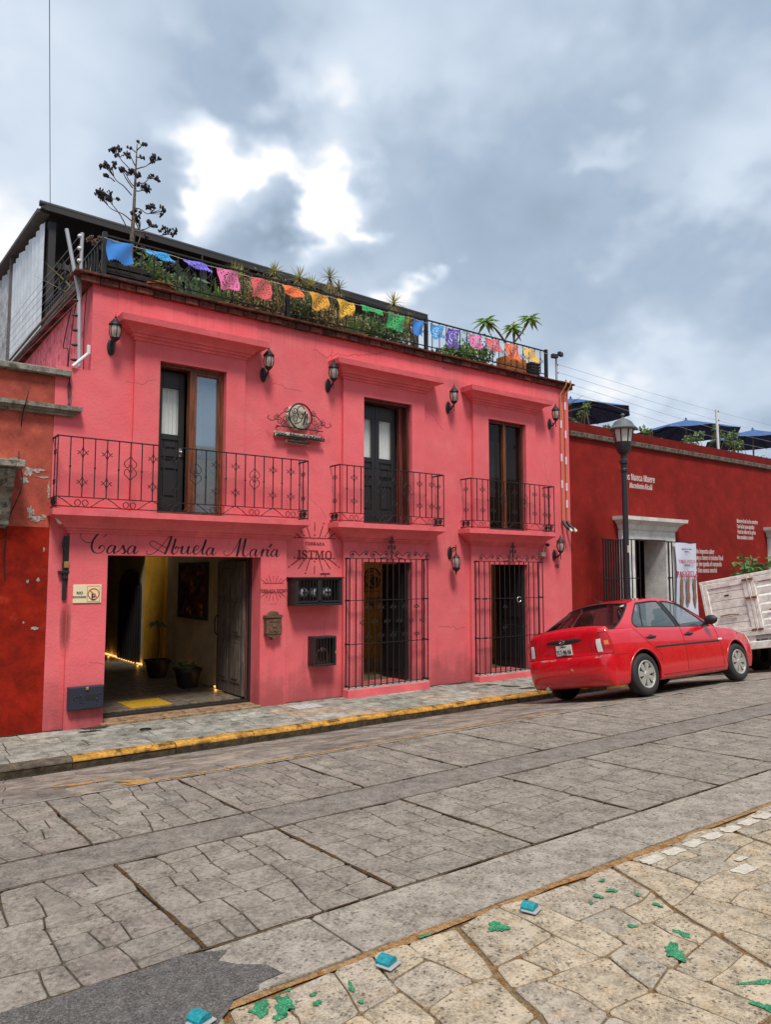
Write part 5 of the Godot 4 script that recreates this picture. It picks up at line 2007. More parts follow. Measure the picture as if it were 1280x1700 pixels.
		for y in ([5.35, 4.75, 4.2, 3.65, 3.3] if q[0] > 12.0 else [4.95, 4.25, 3.7]):
			b = MB.new()
			b.tube([Vector3(0, y, 0), Vector3(0, y + 0.16, 0)], 0.021, 8)
			part(t, "coupling", b, M.white_pvc)
		b = MB.new()
		b.tube([Vector3(0, 3.02, 0.0), Vector3(0.0, 2.93, 0.06), Vector3(0.04, 2.84, 0.14)], 0.032, 8)
		part(t, "camera_body", b, M.black_paint)
		b = MB.new()
		b.tube([Vector3(0.04, 2.86, 0.12), Vector3(0.07, 2.8, 0.17)], 0.036, 8)
		part(t, "camera_hood", b, M.cream)


# ---------------------------------------------------------------- roof terrace
func build_terrace() -> void:
	var R := Vector3.RIGHT
	var z := 0.02
	var t := thing("terrace_railing", "black forged railing along the front of the roof terrace", "railing")
	var b := MB.new()
	b.bar(Vector3(2.65, 6.5, z), Vector3(11.49, 6.5, z), 0.02, 0.03)
	part(t, "top_rail", b, M.iron)
	b = MB.new()
	b.bar(Vector3(2.65, 6.02, z), Vector3(11.49, 6.02, z), 0.014, 0.02)
	part(t, "bottom_rail", b, M.iron)
	for x in [2.66, 5.46, 8.28, 11.48]:
		b = MB.new()
		b.bx(x - 0.03, x + 0.03, 5.915, 6.54, z - 0.03, z + 0.03, 0.004)
		part(t, "post", b, M.iron)
	var n := 52
	for i in range(1, n):
		var x := 2.66 + 8.82 * i / n
		b = MB.new()
		b.bar(Vector3(x, 6.02, z), Vector3(x, 6.5, z), 0.012)
		if i % 3 == 0: hat_diamond(b, Vector3(x, 6.27, z), 0.075, 0.0055, R)
		elif i % 12 == 7: hearts(b, Vector3(x, 6.23, z), 0.09, 0.0055, R)
		else: b.box(Vector3(x, 6.27, z), Vector3(0.026, 0.02, 0.026), 0.004)
		part(t, "baluster", b, M.iron)
	t = thing("terrace_railing", "black railing running back along the left edge of the roof terrace", "railing")
	b = MB.new()
	b.bar(Vector3(2.62, 6.42, 0.0), Vector3(2.62, 6.55, -6.3), 0.02, 0.03)
	part(t, "top_rail", b, M.iron)
	b = MB.new()
	b.bar(Vector3(2.62, 5.99, 0.0), Vector3(2.62, 6.02, -6.3), 0.014, 0.02)
	part(t, "bottom_rail", b, M.iron)
	for i in 42:
		b = MB.new()
		var zz := -0.15 * (i + 1)
		b.bar(Vector3(2.62, 5.92, zz), Vector3(2.62, 6.42 + 0.02 * -zz, zz), 0.02)
		if i % 2 == 0:
			b.tube(spiral(Vector3(2.62, 6.33, zz - 0.04), 0.035, 0.0, 1.2, Vector3(0, 0, 1), Vector3.UP), 0.006, 4)
		part(t, "baluster", b, M.iron)
	# cut-paper flags on a cord
	b = MB.new()
	var cord := []
	for i in 41: cord.append(Vector3(lerpf(2.62, 11.5, i / 40.0), 6.41 - 0.02 * absf(sin(i * 0.8)), 0.14))
	b.tube(cord, 0.004, 5)
	single("flag_cord", "thin cord strung along the terrace railing that carries the paper flags", "cord", b, M.cord)
	var flags := [
		[2.66, 3.0, "f_blue", 0.27, 0.0, "large blue paper flag first on the cord, beside the corner post"],
		[3.18, 3.51, "f_sky", 0.13, 0.06, "bright blue paper flag blown nearly flat, second on the cord"],
		[3.72, 4.07, "f_violet", 0.13, 0.05, "violet paper flag blown up short, third on the cord"],
		[4.23, 4.57, "f_pink", 0.29, -0.06, "pink paper flag left of the rose red one near the shed roof"],
		[4.78, 5.10, "f_rose", 0.28, 0.0, "rose red paper flag right of the larger pink one"],
		[5.30, 5.62, "f_orange", 0.17, 0.04, "orange paper flag with curled hem between rose red and amber flags"],
		[5.78, 6.13, "f_amber", 0.27, -0.09, "amber paper flag folded over the railing among the dracaenas"],
		[6.29, 6.63, "f_yellow", 0.27, -0.12, "yellow paper flag blown aslant, before the first green one"],
		[6.75, 7.15, "f_green", 0.12, 0.06, "green paper flag blown up short, first of the two greens"],
		[7.32, 7.67, "f_green", 0.27, 0.0, "green paper flag hanging full, second of the two greens"],
		[7.87, 8.10, "f_blue", 0.28, -0.05, "blue paper flag just left of the middle railing post"],
		[8.25, 8.57, "f_sky", 0.27, -0.14, "blue paper flag slanting from the middle railing post"],
		[8.68, 8.96, "f_purple", 0.33, -0.03, "purple paper flag with cut flower pattern against the sky"],
		[9.23, 9.54, "f_pink", 0.26, -0.05, "pink paper flag above the dense green bush"],
		[9.67, 10.02, "f_rose", 0.22, 0.0, "coral red paper flag left of the plumeria stems"],
		[10.18, 10.55, "f_orange", 0.28, 0.02, "orange red paper flag before the terracotta planter"],
		[10.69, 11.04, "f_yellow", 0.24, 0.05, "golden yellow paper flag last on the cord, at the right"],
	]
	for f in flags:
		b = MB.new()
		var rows := []
		var h: float = f[3] * 1.03
		var curl := clampf((0.3 - f[3]) * 5.0, 0.0, 1.0)
		for j in 9:
			var row := []
			for i in 11:
				var u := i / 10.0
				var v := j / 8.0
				var drop := h * v * (1.0 + 0.07 * sin(u * 9.0 + f[0] * 3.0)) * (1.0 - 0.35 * absf(f[4]) / 0.14 * (u if f[4] < 0 else 1.0 - u) * v)
				row.append(Vector3(lerpf(f[0], f[1], u) + f[4] * v * (1.0 - u if f[4] < 0 else u) * -0.6 * signf(f[4]) * -1.0 + 0.01 * sin(v * 5.0 + f[0]), 6.405 - drop, 0.145 + 0.022 * sin(u * 6.0 + v * 4.0 + f[0]) + curl * 0.12 * v))
			rows.append(row)
		rows = fine_rows(rows, 2)
		var o := MB.new()
		# holes cut in rows, as in cut paper
		for i in 16:
			for j in 20:
				var ring := int(Vector2(i - 7.5, (j - 9.5) * 0.8).length() * 1.1)
				if i > 1 and i < 15 and j > 1 and j < 18 and (ring % 3 == 1 and (i * 5 + j * 3) % 4 < 2 or (i % 5 == 2 and j % 4 == 1)) and f[2] != "f_blue": continue
				o.quad(rows[i + 1][j], rows[i + 1][j + 1], rows[i][j + 1], rows[i][j])
		for j in range(0, 20, 2):
			var a: Vector3 = rows[16][j]
			var c: Vector3 = rows[16][j + 2]
			o.tri((a + c) * 0.5 - Vector3(0, 0.022, 0), c, a)
		single("paper_flag", f[5], "paper flag", o, M[f[2]], "cut paper flags along the terrace")
	# roofed shed at the back of the terrace
	t = thing("terrace_shed", "dark roofed shelter with pale corrugated end panels at the back of the terrace", "shelter")
	b = MB.new()
	var rf := [Vector3(2.5, 8.22, -3.25), Vector3(10.9, 8.05, -3.25), Vector3(10.9, 8.45, -8.8), Vector3(2.5, 8.72, -8.8)]
	var dn := Vector3(0, -0.1, 0)
	b.quad(rf[0], rf[1], rf[2], rf[3])
	b.quad(rf[3] + dn, rf[2] + dn, rf[1] + dn, rf[0] + dn)
	for i in 4: b.quad(rf[i] + dn, rf[(i + 1) % 4] + dn, rf[(i + 1) % 4], rf[i])
	part(t, "roof", b, M.shed_black)
	b = MB.new()
	b.bar(Vector3(2.45, 8.13, -3.2), Vector3(10.92, 7.96, -3.2), 0.05, 0.2)
	b.bar(Vector3(2.5, 8.13, -3.2), Vector3(10.9, 7.96, -3.2), 0.09, 0.24)
	b.tube([Vector3(2.42, 8.2, -3.14), Vector3(10.92, 8.03, -3.14)], 0.055, 8)
	part(t, "gutter", b, M.shed_black)
	for i in 6:
		b = MB.new()
		var x := 4.0 + i * 1.3
		b.bar(Vector3(x, 8.2 - (x - 2.5) * 0.02, -3.1), Vector3(x, 7.9 - (x - 2.5) * 0.02, -3.1), 0.03)
		part(t, "gutter_clip", b, M.shed_black)
	b = MB.new()
	b.bar(Vector3(2.5, 8.1, -3.2), Vector3(2.5, 8.6, -8.8), 0.06, 0.2)
	part(t, "verge", b, M.shed_grey)
	for q in [[2.66, -3.3], [5.4, -3.3], [8.1, -3.3], [10.7, -3.3]]:
		b = MB.new()
		b.bx(q[0] - 0.06, q[0] + 0.06, 5.86, 7.98, q[1] - 0.06, q[1] + 0.06, 0.005)
		part(t, "post", b, M.shed_black)
	b = MB.new()
	b.bx(2.7, 10.8, 5.86, 8.1, -6.6, -6.5)
	part(t, "back_wall", b, M.room_dark)
	b = MB.new()
	for y in [6.6, 7.25]: b.bx(2.7, 10.8, y, y + 0.1, -3.5, -3.42)
	part(t, "beam", b, M.shed_black)
	# pale corrugated sheets along the left side
	var za := -3.25
	for i in 5:
		b = MB.new()
		var rows := []
		for j in 2:
			var row := []
			for k in 13:
				var zk := za - 0.93 * k / 12.0
				row.append(Vector3(2.52 + 0.018 * (1.0 if k % 4 < 2 else -1.0), 5.96 if j == 0 else 7.95 - 0.09 * (za + 3.25), zk))
			rows.append(row)
		b.grid(rows, true)
		part(t, "side_sheet", b, M.sheet_pale if i < 3 else M.plaster_grey)
		za -= 0.94
	b = MB.new()
	b.bar(Vector3(2.5, 5.95, -6.1), Vector3(2.5, 8.3, -6.1), 0.07)
	part(t, "corner_post", b, M.shed_grey)
	# electric fence posts at the left corner
	for q in [[2.2, 6.52, -0.1, "leaning grey electric fence post with long foot at the left roof corner"], [2.4, 6.5, -0.1, "upright grey electric fence post just left of the yellow spiky plant"]]:
		t = thing("fence_post", q[3], "fence post", Vector3.ZERO, "electric fence posts at the roof corner")
		b = MB.new()
		if q[0] < 2.3: b.tube([Vector3(2.2, 6.5, -0.1), Vector3(2.38, 5.65, -0.08), Vector3(2.41, 4.66, -0.06)], 0.026, 8)
		else: b.tube([Vector3(2.4, 6.5, -0.1), Vector3(2.4, 5.6, -0.12)], 0.024, 8)
		part(t, "tube", b, M.steel_grey)
		for i in 5:
			b = MB.new()
			if q[0] < 2.3: b.ball(Vector3(2.35, 5.55 - i * 0.2, -0.08), Vector3(0.05, 0.02, 0.03), 8, 5)
			else: b.ball(Vector3(2.37, 6.45 - i * 0.17, -0.1), Vector3(0.03, 0.028, 0.03), 8, 5)
			part(t, "insulator", b, M.black_paint if q[0] < 2.3 else M.white_pvc)
	b = MB.new()
	b.tube([Vector3(2.31, 4.63, 0.03), Vector3(2.5, 4.84, 0.02)], 0.022, 8)
	b.bx(2.48, 2.52, 4.83, 4.95, 0.0, 0.04, 0.004)
	single("stay_tube", "short white tube propped across the foot of the electric fence posts", "tube", b, M.white_pvc)
	for i in 8:
		b = MB.new()
		var y := 6.46 - i * 0.13
		b.tube([Vector3(2.37, y, -0.1), Vector3(2.3, y + 0.03, -3.0), Vector3(2.28, y + 0.08, -6.5)], 0.0035, 4)
		single("fence_wire", "%s electric fence wire running back along the left terrace edge" % ["topmost", "second from the top", "third from the top", "fourth from the top", "fifth from the top", "sixth from the top", "seventh from the top", "lowest"][i], "wire", b, M.steel_grey, "electric fence wires on the left")
	b = MB.new()
	for i in 3: b.tube(spiral(Vector3(2.34, 6.12 + i * 0.02, -0.9), 0.22 - i * 0.03, i * 1.0, 1.1, Vector3(0, 0, 1), Vector3.UP, 20, 0.9), 0.006, 4)
	single("cable_loop", "loose loop of dark cable hanging behind the electric fence posts", "cable", b, M.iron)
	for q in [[[Vector3(2.5, 5.75, -1.0), Vector3(2.5, 5.3, -1.4), Vector3(2.5, 5.15, -1.1), Vector3(2.5, 4.6, -1.15)], 0.008, "thicker dark cable looping down the middle of the pink side wall"], [[Vector3(2.5, 5.85, -0.7), Vector3(2.5, 5.2, -1.0), Vector3(2.5, 4.6, -1.1)], 0.006, "thin dark cable hanging slantwise down the pink side wall"], [[Vector3(2.51, 5.8, -0.2), Vector3(2.5, 5.3, -0.25), Vector3(2.52, 4.7, -0.3)], 0.006, "thin dark cable hanging nearest the corner of the pink side wall"]]:
		b = MB.new()
		b.tube(smooth_line(q[0], 5), q[1], 5)
		single("loose_cable", q[2], "cable", b, M.iron)
	b = MB.new()
	b.tube([Vector3(2.44, 5.86, -0.3), Vector3(2.44, 5.93, -6.0)], 0.03, 8)
	b.tube([Vector3(2.4, 5.92, -0.2), Vector3(2.4, 5.98, -6.0)], 0.02, 8)
	single("roof_pipe", "grey pipe laid along the top of the pink side wall", "pipe", b, M.stone_grey)
	b = MB.new()
	b.tube([Vector3(2.6, 8.2, -3.2), Vector3(1.9, 10.2, -0.3), Vector3(0.9, 13.5, 4.0)], 0.0055, 5)
	single("overhead_cable", "thin overhead cable rising from the shed roof into the sky", "cable", b, M.iron)
	# post with floodlights and the wires over the red house
	t = thing("fence_post", "grey electric fence post with two black floodlights at the right roof corner", "fence post", Vector3(12.0, 0, -0.15))
	b = MB.new()
	b.tube([Vector3(0, 5.9, 0), Vector3(0, 6.56, 0)], 0.024, 8)
	part(t, "tube", b, M.steel_grey)
	for q in [-0.1, 0.09]:
		b = MB.new()
		b.box(Vector3(q, 6.55 + q * 0.4, 0.04), Vector3(0.15, 0.09, 0.08), 0.012, Basis(Vector3.UP, q * 3.0))
		part(t, "floodlight", b, M.black_paint)
	for i in 3:
		b = MB.new()
		b.ball(Vector3(0.03, 6.35 - i * 0.17, 0), Vector3(0.03, 0.02, 0.02), 8, 5)
		part(t, "insulator", b, M.black_paint)
	t = thing("fence_post", "white electric fence post on the red parapet among the parasols", "fence post", Vector3(18.55, 0, -0.28))
	b = MB.new()
	b.tube([Vector3(0, 5.1, 0), Vector3(-0.03, 6.28, 0)], 0.034, 8)
	part(t, "tube", b, M.white_pvc)
	for i in 4:
		b = MB.new()
		b.ball(Vector3(0.04, 6.24 - i * 0.24, 0), Vector3(0.05, 0.025, 0.025), 8, 5)
		part(t, "insulator", b, M.black_paint)
	for i in 4:
		b = MB.new()
		var y1 := 6.22 - i * 0.24
		var y0 := 6.36 - i * 0.17
		b.tube([Vector3(12.0, y0, -0.13), Vector3(15.3, (y0 + y1) * 0.5 - 0.02, -0.2), Vector3(18.55, y1, -0.26), Vector3(24.0, y1 - 0.03, -0.26), Vector3(33.0, y1, -0.26)], 0.0036, 4)
		single("fence_wire", "%s electric fence wire strung above the red house" % ["topmost", "second from the top", "third from the top", "lowest"][i], "wire", b, M.steel_grey, "electric fence wires over the red house")


# each cell of a grid of points cut in k
func fine_rows(rows: Array, k: int) -> Array:
	var out := []
	for i in (rows.size() - 1) * k + 1:
		var row := []
		var a := mini(i / k, rows.size() - 2)
		var u := float(i) / k - a
		for j in (rows[0].size() - 1) * k + 1:
			var c := mini(j / k, rows[0].size() - 2)
			var w := float(j) / k - c
			row.append((rows[a][c] as Vector3).lerp(rows[a][c + 1], w).lerp((rows[a + 1][c] as Vector3).lerp(rows[a + 1][c + 1], w), u))
		out.append(row)
	return out


# ---------------------------------------------------------------- plants
func rosette(b: MB, c: Vector3, n: int, l: float, w: float, droop: float, up0 := -0.1, up1 := 1.0, lean := Vector3.ZERO) -> void:
	for i in n:
		var a := i * 2.39996 + rng.randf() * 0.3
		var t := (i + 0.5) / n
		var e := lerpf(up0, up1, t) + rng.randf_range(-0.08, 0.08)
		var d := (Vector3(cos(a) * cos(e * PI / 2), sin(e * PI / 2), sin(a) * cos(e * PI / 2)) + lean).normalized()
		b.blade(c, d, l * rng.randf_range(0.8, 1.1) * lerpf(1.0, 0.75, t), w, droop * (1.0 - t * 0.6), 3)


func bush(b: MB, c: Vector3, r: Vector3, n: int, l: float, w: float, droop := 0.25) -> void:
	for i in n:
		var d := Vector3(rng.randfn(), rng.randfn() * 0.9 + 0.2, rng.randfn()).normalized()
		var k := pow(rng.randf(), 0.45)
		var lump := 0.72 + 0.28 * sin(d.x * 5.0 + c.x * 9.0) * sin(d.y * 4.0 + 1.0) + 0.15 * sin(d.z * 7.0 + c.x)
		var p := c + d * r * k * lump
		var q := (d + Vector3(rng.randfn(), rng.randfn() + 0.3, rng.randfn()) * 0.6).normalized()
		var s := q.cross(Vector3(rng.randfn(), rng.randfn(), rng.randfn())).normalized()
		b.leaf(p, q, s, l * rng.randf_range(0.6, 1.2), w * rng.randf_range(0.7, 1.2), droop)


func twigs(b: MB, c: Vector3, r: Vector3, n: int, th := 0.008) -> void:
	for i in n:
		var d := Vector3(rng.randfn(), 1.2 + rng.randf(), rng.randfn()).normalized()
		var e := c + Vector3(0, -r.y, 0)
		b.tube([e + Vector3(rng.randfn() * 0.03, 0, rng.randfn() * 0.03), e + d * r.y * 0.9, c + d * r * 0.8], [th, th * 0.7, th * 0.3], 4)


func round_pot(r: float, h: float) -> MB:
	var b := MB.new()
	b.lathe([Vector2(0.0, 0.0), Vector2(r * 0.72, 0.0), Vector2(r * 0.92, h * 0.8), Vector2(r, h * 0.8), Vector2(r, h), Vector2(r * 0.86, h), Vector2(r * 0.8, h * 0.85), Vector2(0.0, h * 0.85)], 16)
	return b


func build_plants() -> void:
	var y0 := 5.92
	# agave in flower: tall stalk with pod clusters
	var t := thing("agave_tree", "tall agave flower stalk with dark pod clusters rising above the terrace", "agave")
	var base := Vector3(3.2, 5.95, -0.55)
	var s := 0.00122
	# stalk and branches laid out from the base in units of about 1.2 mm
	var up := func(x: float, y: float, zz := 0.0) -> Vector3: return Vector3(3.2 + (x - 575.0) * s, 6.05 + (1700.0 - y) * s * 1.16, -0.55 + zz)
	var b := MB.new()
	b.tube([base, up.call(575, 1700), up.call(562, 1300), up.call(582, 900), up.call(590, 500), up.call(598, 130)], [0.045, 0.042, 0.034, 0.026, 0.016, 0.006], 8)
	part(t, "stalk", b, M.stalk)
	var arms := [
		[555, 1130, 430, 950, 330, 860, 250, 800, 110], [560, 975, 450, 940, 300, 930, 180, 850, 85], [330, 860, 335, 810, 350, 770, 370, 750, 65],
		[552, 700, 450, 640, 350, 610, 270, 510, 85], [350, 610, 300, 590, 250, 600, 220, 595, 40], [572, 460, 500, 390, 430, 320, 405, 260, 95],
		[595, 405, 650, 385, 690, 375, 765, 300, 85], [600, 560, 700, 520, 770, 440, 825, 430, 70], [580, 600, 540, 560, 500, 500, 500, 465, 85],
		[560, 620, 470, 560, 420, 520, 405, 510, 50], [590, 640, 640, 620, 680, 590, 700, 570, 85], [605, 825, 660, 825, 740, 855, 850, 800, 90],
		[600, 1070, 700, 1065, 880, 1070, 985, 1010, 85], [605, 965, 650, 1010, 680, 1040, 700, 910, 70], [680, 1040, 720, 1030, 770, 1000, 800, 985, 60],
		[680, 1050, 660, 1150, 620, 1260, 690, 1290, 90], [560, 1330, 540, 1310, 530, 1300, 522, 1280, 45], [598, 200, 610, 190, 625, 180, 620, 165, 45],
		[598, 230, 560, 200, 530, 180, 520, 180, 25], [596, 275, 630, 265, 650, 255, 670, 245, 28], [585, 370, 550, 360, 520, 345, 500, 340, 30], [720, 1060, 740, 1070, 750, 1080, 755, 1075, 40],
		[585, 920, 590, 910, 595, 905, 590, 900, 55], [620, 480, 615, 490, 610, 500, 612, 505, 50], [545, 1395, 450, 1360, 300, 1370, 210, 1280, 110], [560, 1420, 700, 1440, 820, 1430, 930, 1395, 105],
	]
	var pods := MB.new()
	var dry := MB.new()
	for i in arms.size():
		var a: Array = arms[i]
		var dz := 0.12 * sin(i * 2.3)
		b = MB.new()
		var line := smooth_line([up.call(a[0], a[1]), up.call(a[2], a[3], dz * 0.4), up.call(a[4], a[5], dz * 0.8), up.call(a[6], a[7], dz)], 4)
		var rad := []
		for k in line.size(): rad.append(lerpf(0.010, 0.004, float(k) / line.size()))
		b.tube(line, rad, 5)
		part(t, "branch", b, M.stalk)
		var c: Vector3 = up.call(a[6], a[7], dz)
		var r: float = a[8] * s * 1.05
		var into := dry if i == 24 else pods
		var n := int(a[8] * 0.95)
		var tufts := []
		for k in maxi(3, int(a[8] / 11.0)):
			var dd := Vector3(rng.randfn(), absf(rng.randfn()) * 0.4 + 0.1, rng.randfn()).normalized()
			tufts.append(c + dd * r * Vector3(1.25, 0.9, 1.1) * rng.randf_range(0.45, 1.0))
		for q in tufts: into.tube([line[line.size() - 4], (c + q) * 0.5 - Vector3(0, r * 0.12, 0), q], [0.005, 0.004, 0.0025], 4, false)
		for k in n:
			var tc: Vector3 = tufts[k % tufts.size()]
			var d := Vector3(rng.randfn(), rng.randfn() * 0.8 + 0.2, rng.randfn()).normalized()
			var p: Vector3 = tc + d * r * 0.34 * pow(rng.randf(), 0.5)
			into.ball(p, Vector3(0.0115, 0.019, 0.0115) * rng.randf_range(0.7, 1.3), 6, 4, Basis(Vector3(rng.randfn(), 0, rng.randfn()).normalized(), rng.randf_range(-0.7, 0.7)))
			if k % 2 == 0: into.tube([tc - Vector3(0, r * 0.2, 0), p], 0.002, 3, false)
	part(t, "pods", pods, M.pod_dark)
	part(t, "dry_pods", dry, M.pod_brown)
	# planter boxes of dark slats
	t = thing("slatted_planter", "long dark slatted planter behind the first blue paper flag", "planter", Vector3(2.95, y0 - 0.05, -0.28))
	for i in 4:
		b = MB.new()
		b.bx(-0.25, 0.42, i * 0.095, i * 0.095 + 0.075, 0.1, 0.13, 0.004)
		b.bx(-0.25, 0.42, i * 0.095, i * 0.095 + 0.075, -0.13, -0.1, 0.004)
		part(t, "slat", b, M.wood_black)
	b = MB.new()
	b.bx(-0.22, 0.4, 0.0, 0.34, -0.1, 0.1)
	part(t, "soil", b, M.soil)
	var plants := [
		# kind, x, z, height, radius, label
		["spiky", 2.80, -1.35, 0.78, 0.5, "yellow green spiky plant at the left corner of the terrace"],
		["bush", 3.42, -0.4, 0.62, 0.22, "small bright green bush at the foot of the agave stalk"],
		["pot", 3.5, -0.28, 0.42, 0.24, "leafy plant in a round terracotta pot behind the violet flag"],
		["broad", 4.0, -0.55, 0.6, 0.3, "dark broad leafed plant behind the short violet paper flag"],
		["agave", 3.95, -0.22, 0.26, 0.36, "low grey green agave right of the terracotta pot"],
		["upright", 4.4, -0.2, 0.44, 0.3, "upright bright green plant below the pink paper flag"],
		["drac", 4.72, -0.35, 0.72, 0.26, "dry yellowish dracaena between pink and rose red flags"],
		["brown", 5.0, -0.45, 0.62, 0.32, "brown and green shrub under the rose red flag"],
		["drac", 5.45, -0.4, 0.92, 0.24, "yellow topped dracaena rising left of the orange flag"],
		["brown", 5.6, -0.35, 0.66, 0.36, "dense olive shrub under the orange flag"],
		["drac", 6.02, -0.6, 1.0, 0.3, "drooping olive dracaena left of the dark pair of dracaenas"],
		["dracd", 6.5, -0.4, 1.06, 0.26, "dark spiky dracaena standing highest above the yellow flag"],
		["dracd", 6.75, -0.5, 0.98, 0.22, "dark spiky dracaena right of the highest one"],
		["brown", 6.35, -0.3, 0.5, 0.34, "dry brown undergrowth below the amber and yellow flags"],
		["upright", 6.85, -0.2, 0.4, 0.3, "upright green agave below the first green flag"],
		["bush", 7.25, -0.4, 0.5, 0.3, "small leaved green bush between the two green flags"],
		["drac", 7.95, -0.5, 0.98, 0.3, "pale yellow dracaena rising behind the second green flag"],
		["drac", 8.15, -0.3, 0.62, 0.3, "shorter pale dracaena left of the middle railing post"],
		["bush", 7.75, -0.25, 0.42, 0.32, "yellow green bush under the second green flag"],
		["agaved", 8.75, -0.25, 0.18, 0.24, "small dark agave under the purple flag"],
		["green", 9.3, -0.3, 0.36, 0.36, "low bright green bush below the pink flag at the right"],
		["green", 9.85, -0.3, 0.46, 0.42, "dense green bush below the coral flag"],
		["thin", 9.85, -0.6, 0.82, 0.14, "thin upright shrub rising above the coral flag"],
		["brown", 4.95, -0.25, 0.5, 0.3, "low dry shrub below the rose red flag's left edge"],
		["brown", 5.3, -0.55, 0.8, 0.36, "taller olive shrub behind the orange flag"],
		["bush", 5.85, -0.25, 0.55, 0.32, "dark green bush right of the orange flag"],
		["brown", 6.05, -0.3, 0.6, 0.34, "dry shrub under the amber flag"],
		["drac", 4.95, -0.6, 0.8, 0.26, "yellow tipped dracaena behind the rose red flag"],
		["drac", 6.2, -0.5, 0.9, 0.28, "pale dracaena between the amber flag and the dark dracaenas"],
		["bush", 7.55, -0.5, 0.62, 0.34, "green bush behind the second green flag"],
		["brown", 6.95, -0.45, 0.55, 0.3, "olive shrub behind the first green flag"],
		["upright", 4.15, -0.35, 0.5, 0.26, "upright green plant left of the pink flag"],
		["green", 9.55, -0.45, 0.48, 0.4, "green bush between the pink and coral flags"],
		["thin", 10.5, -0.6, 0.86, 0.2, "thin leafed shrub beside the plumeria stems"],
	]
	for q in plants:
		t = thing("terrace_plant", q[5], "plant", Vector3(q[1], y0 - 0.04, q[2]), "plants along the terrace edge")
		var h: float = q[3] * 1.16
		var r: float = q[4] * 1.2
		if q[0] == "pot":
			part(t, "pot", round_pot(0.24, 0.2), M.terracotta)
		else:
			b = MB.new()
			b.lathe([Vector2(0, 0), Vector2(0.1, 0), Vector2(0.12, 0.09), Vector2(0.0, 0.085)], 10)
			part(t, "pot", b, M.pot_black)
		b = MB.new()
		var stems := MB.new()
		match q[0]:
			"spiky":
				rosette(b, Vector3(0, 0.1, 0), 34, h, 0.06, 0.12, 0.25, 0.95)
				part(t, "leaves", b, M.leaf_yellow)
			"bush", "pot", "green":
				bush(b, Vector3(0, h * 0.6, 0), Vector3(r, h * 0.45, r * 0.8), 640 if q[0] == "green" else 420, 0.085, 0.042)
				twigs(stems, Vector3(0, h * 0.55, 0), Vector3(r, h * 0.5, r), 8)
				part(t, "stems", stems, M.twig)
				part(t, "foliage", b, M.leaf_green if q[0] == "green" else M.leaf_mid)
			"broad":
				bush(b, Vector3(0, h * 0.6, 0), Vector3(r, h * 0.4, r), 60, 0.26, 0.14, 0.4)
				twigs(stems, Vector3(0, h * 0.55, 0), Vector3(r, h * 0.5, r), 8)
				part(t, "stems", stems, M.twig)
				part(t, "foliage", b, M.leaf_dark)
			"agave", "agaved":
				rosette(b, Vector3(0, 0.07, 0), 22, r * 0.95, 0.11, -0.1, 0.1, 0.85)
				part(t, "leaves", b, M.leaf_glauc if q[0] == "agave" else M.leaf_dark)
			"upright":
				rosette(b, Vector3(0, 0.05, 0), 26, h, 0.09, 0.05, 0.35, 0.95)
				part(t, "leaves", b, M.leaf_green)
			"drac", "dracd":
				stems.tube(smooth_line([Vector3(0, 0.0, 0), Vector3(0.03, h * 0.4, 0.02), Vector3(0, h - 0.12, 0)], 4), 0.018, 6)
				stems.tube(smooth_line([Vector3(0.02, 0.0, 0), Vector3(-0.08, h * 0.35, 0.03), Vector3(-0.1, h * 0.62, 0.05)], 4), 0.014, 6)
				part(t, "stem", stems, M.twig)
				rosette(b, Vector3(0, h - 0.12, 0), 46, r, 0.022, 0.25, -0.35, 0.95)
				rosette(b, Vector3(-0.1, h * 0.62, 0.05), 34, r * 0.9, 0.022, 0.35, -0.35, 0.95)
				part(t, "leaves", b, M.leaf_yellow if q[0] == "drac" else M.leaf_olive)
				b = MB.new()
				rosette(b, Vector3(0, h - 0.2, 0), 30, r * 0.9, 0.02, 0.9, -0.7, -0.1)
				rosette(b, Vector3(-0.1, h * 0.55, 0.05), 24, r * 0.8, 0.02, 0.9, -0.7, -0.1)
				part(t, "dry_leaves", b, M.leaf_dry)
			"brown":
				bush(b, Vector3(0, h * 0.55, 0), Vector3(r * 1.1, h * 0.5, r * 0.8), 380, 0.08, 0.038)
				part(t, "foliage", b, M.leaf_olive)
				b = MB.new()
				bush(b, Vector3(0.05, h * 0.45, 0.05), Vector3(r * 1.2, h * 0.5, r * 0.8), 320, 0.085, 0.028, 0.4)
				part(t, "dry_foliage", b, M.leaf_dry)
				twigs(stems, Vector3(0, h * 0.55, 0), Vector3(r * 1.2, h * 0.55, r), 16, 0.009)
				part(t, "stems", stems, M.leaf_dry)
			"thin":
				twigs(stems, Vector3(0, h * 0.55, 0), Vector3(r * 1.3, h * 0.55, r), 6, 0.008)
				part(t, "stems", stems, M.twig)
				bush(b, Vector3(0, h * 0.72, 0), Vector3(r, h * 0.35, r), 90, 0.07, 0.025)
				part(t, "foliage", b, M.leaf_mid)
	# plumeria: bare forked stems with whorls of long leaves
	t = thing("plumeria", "plumeria with bare stems and whorls of long leaves above the right end of the terrace", "plumeria", Vector3(11.05, y0, -0.5))
	b = MB.new()
	var tops := [Vector3(-0.75, 1.12, 0.0), Vector3(0.12, 1.18, -0.1), Vector3(0.5, 1.42, 0.05)]
	b.tube(smooth_line([Vector3(0, 0, 0), Vector3(-0.05, 0.55, 0), Vector3(-0.4, 0.95, 0), tops[0]], 4), [0.03, 0.03, 0.03, 0.028, 0.028, 0.026, 0.026, 0.024, 0.024, 0.022, 0.02, 0.02, 0.018], 7)
	b.tube(smooth_line([Vector3(0.02, 0, 0), Vector3(0.02, 0.5, 0), Vector3(0.1, 0.85, -0.05), tops[1]], 4), 0.024, 7)
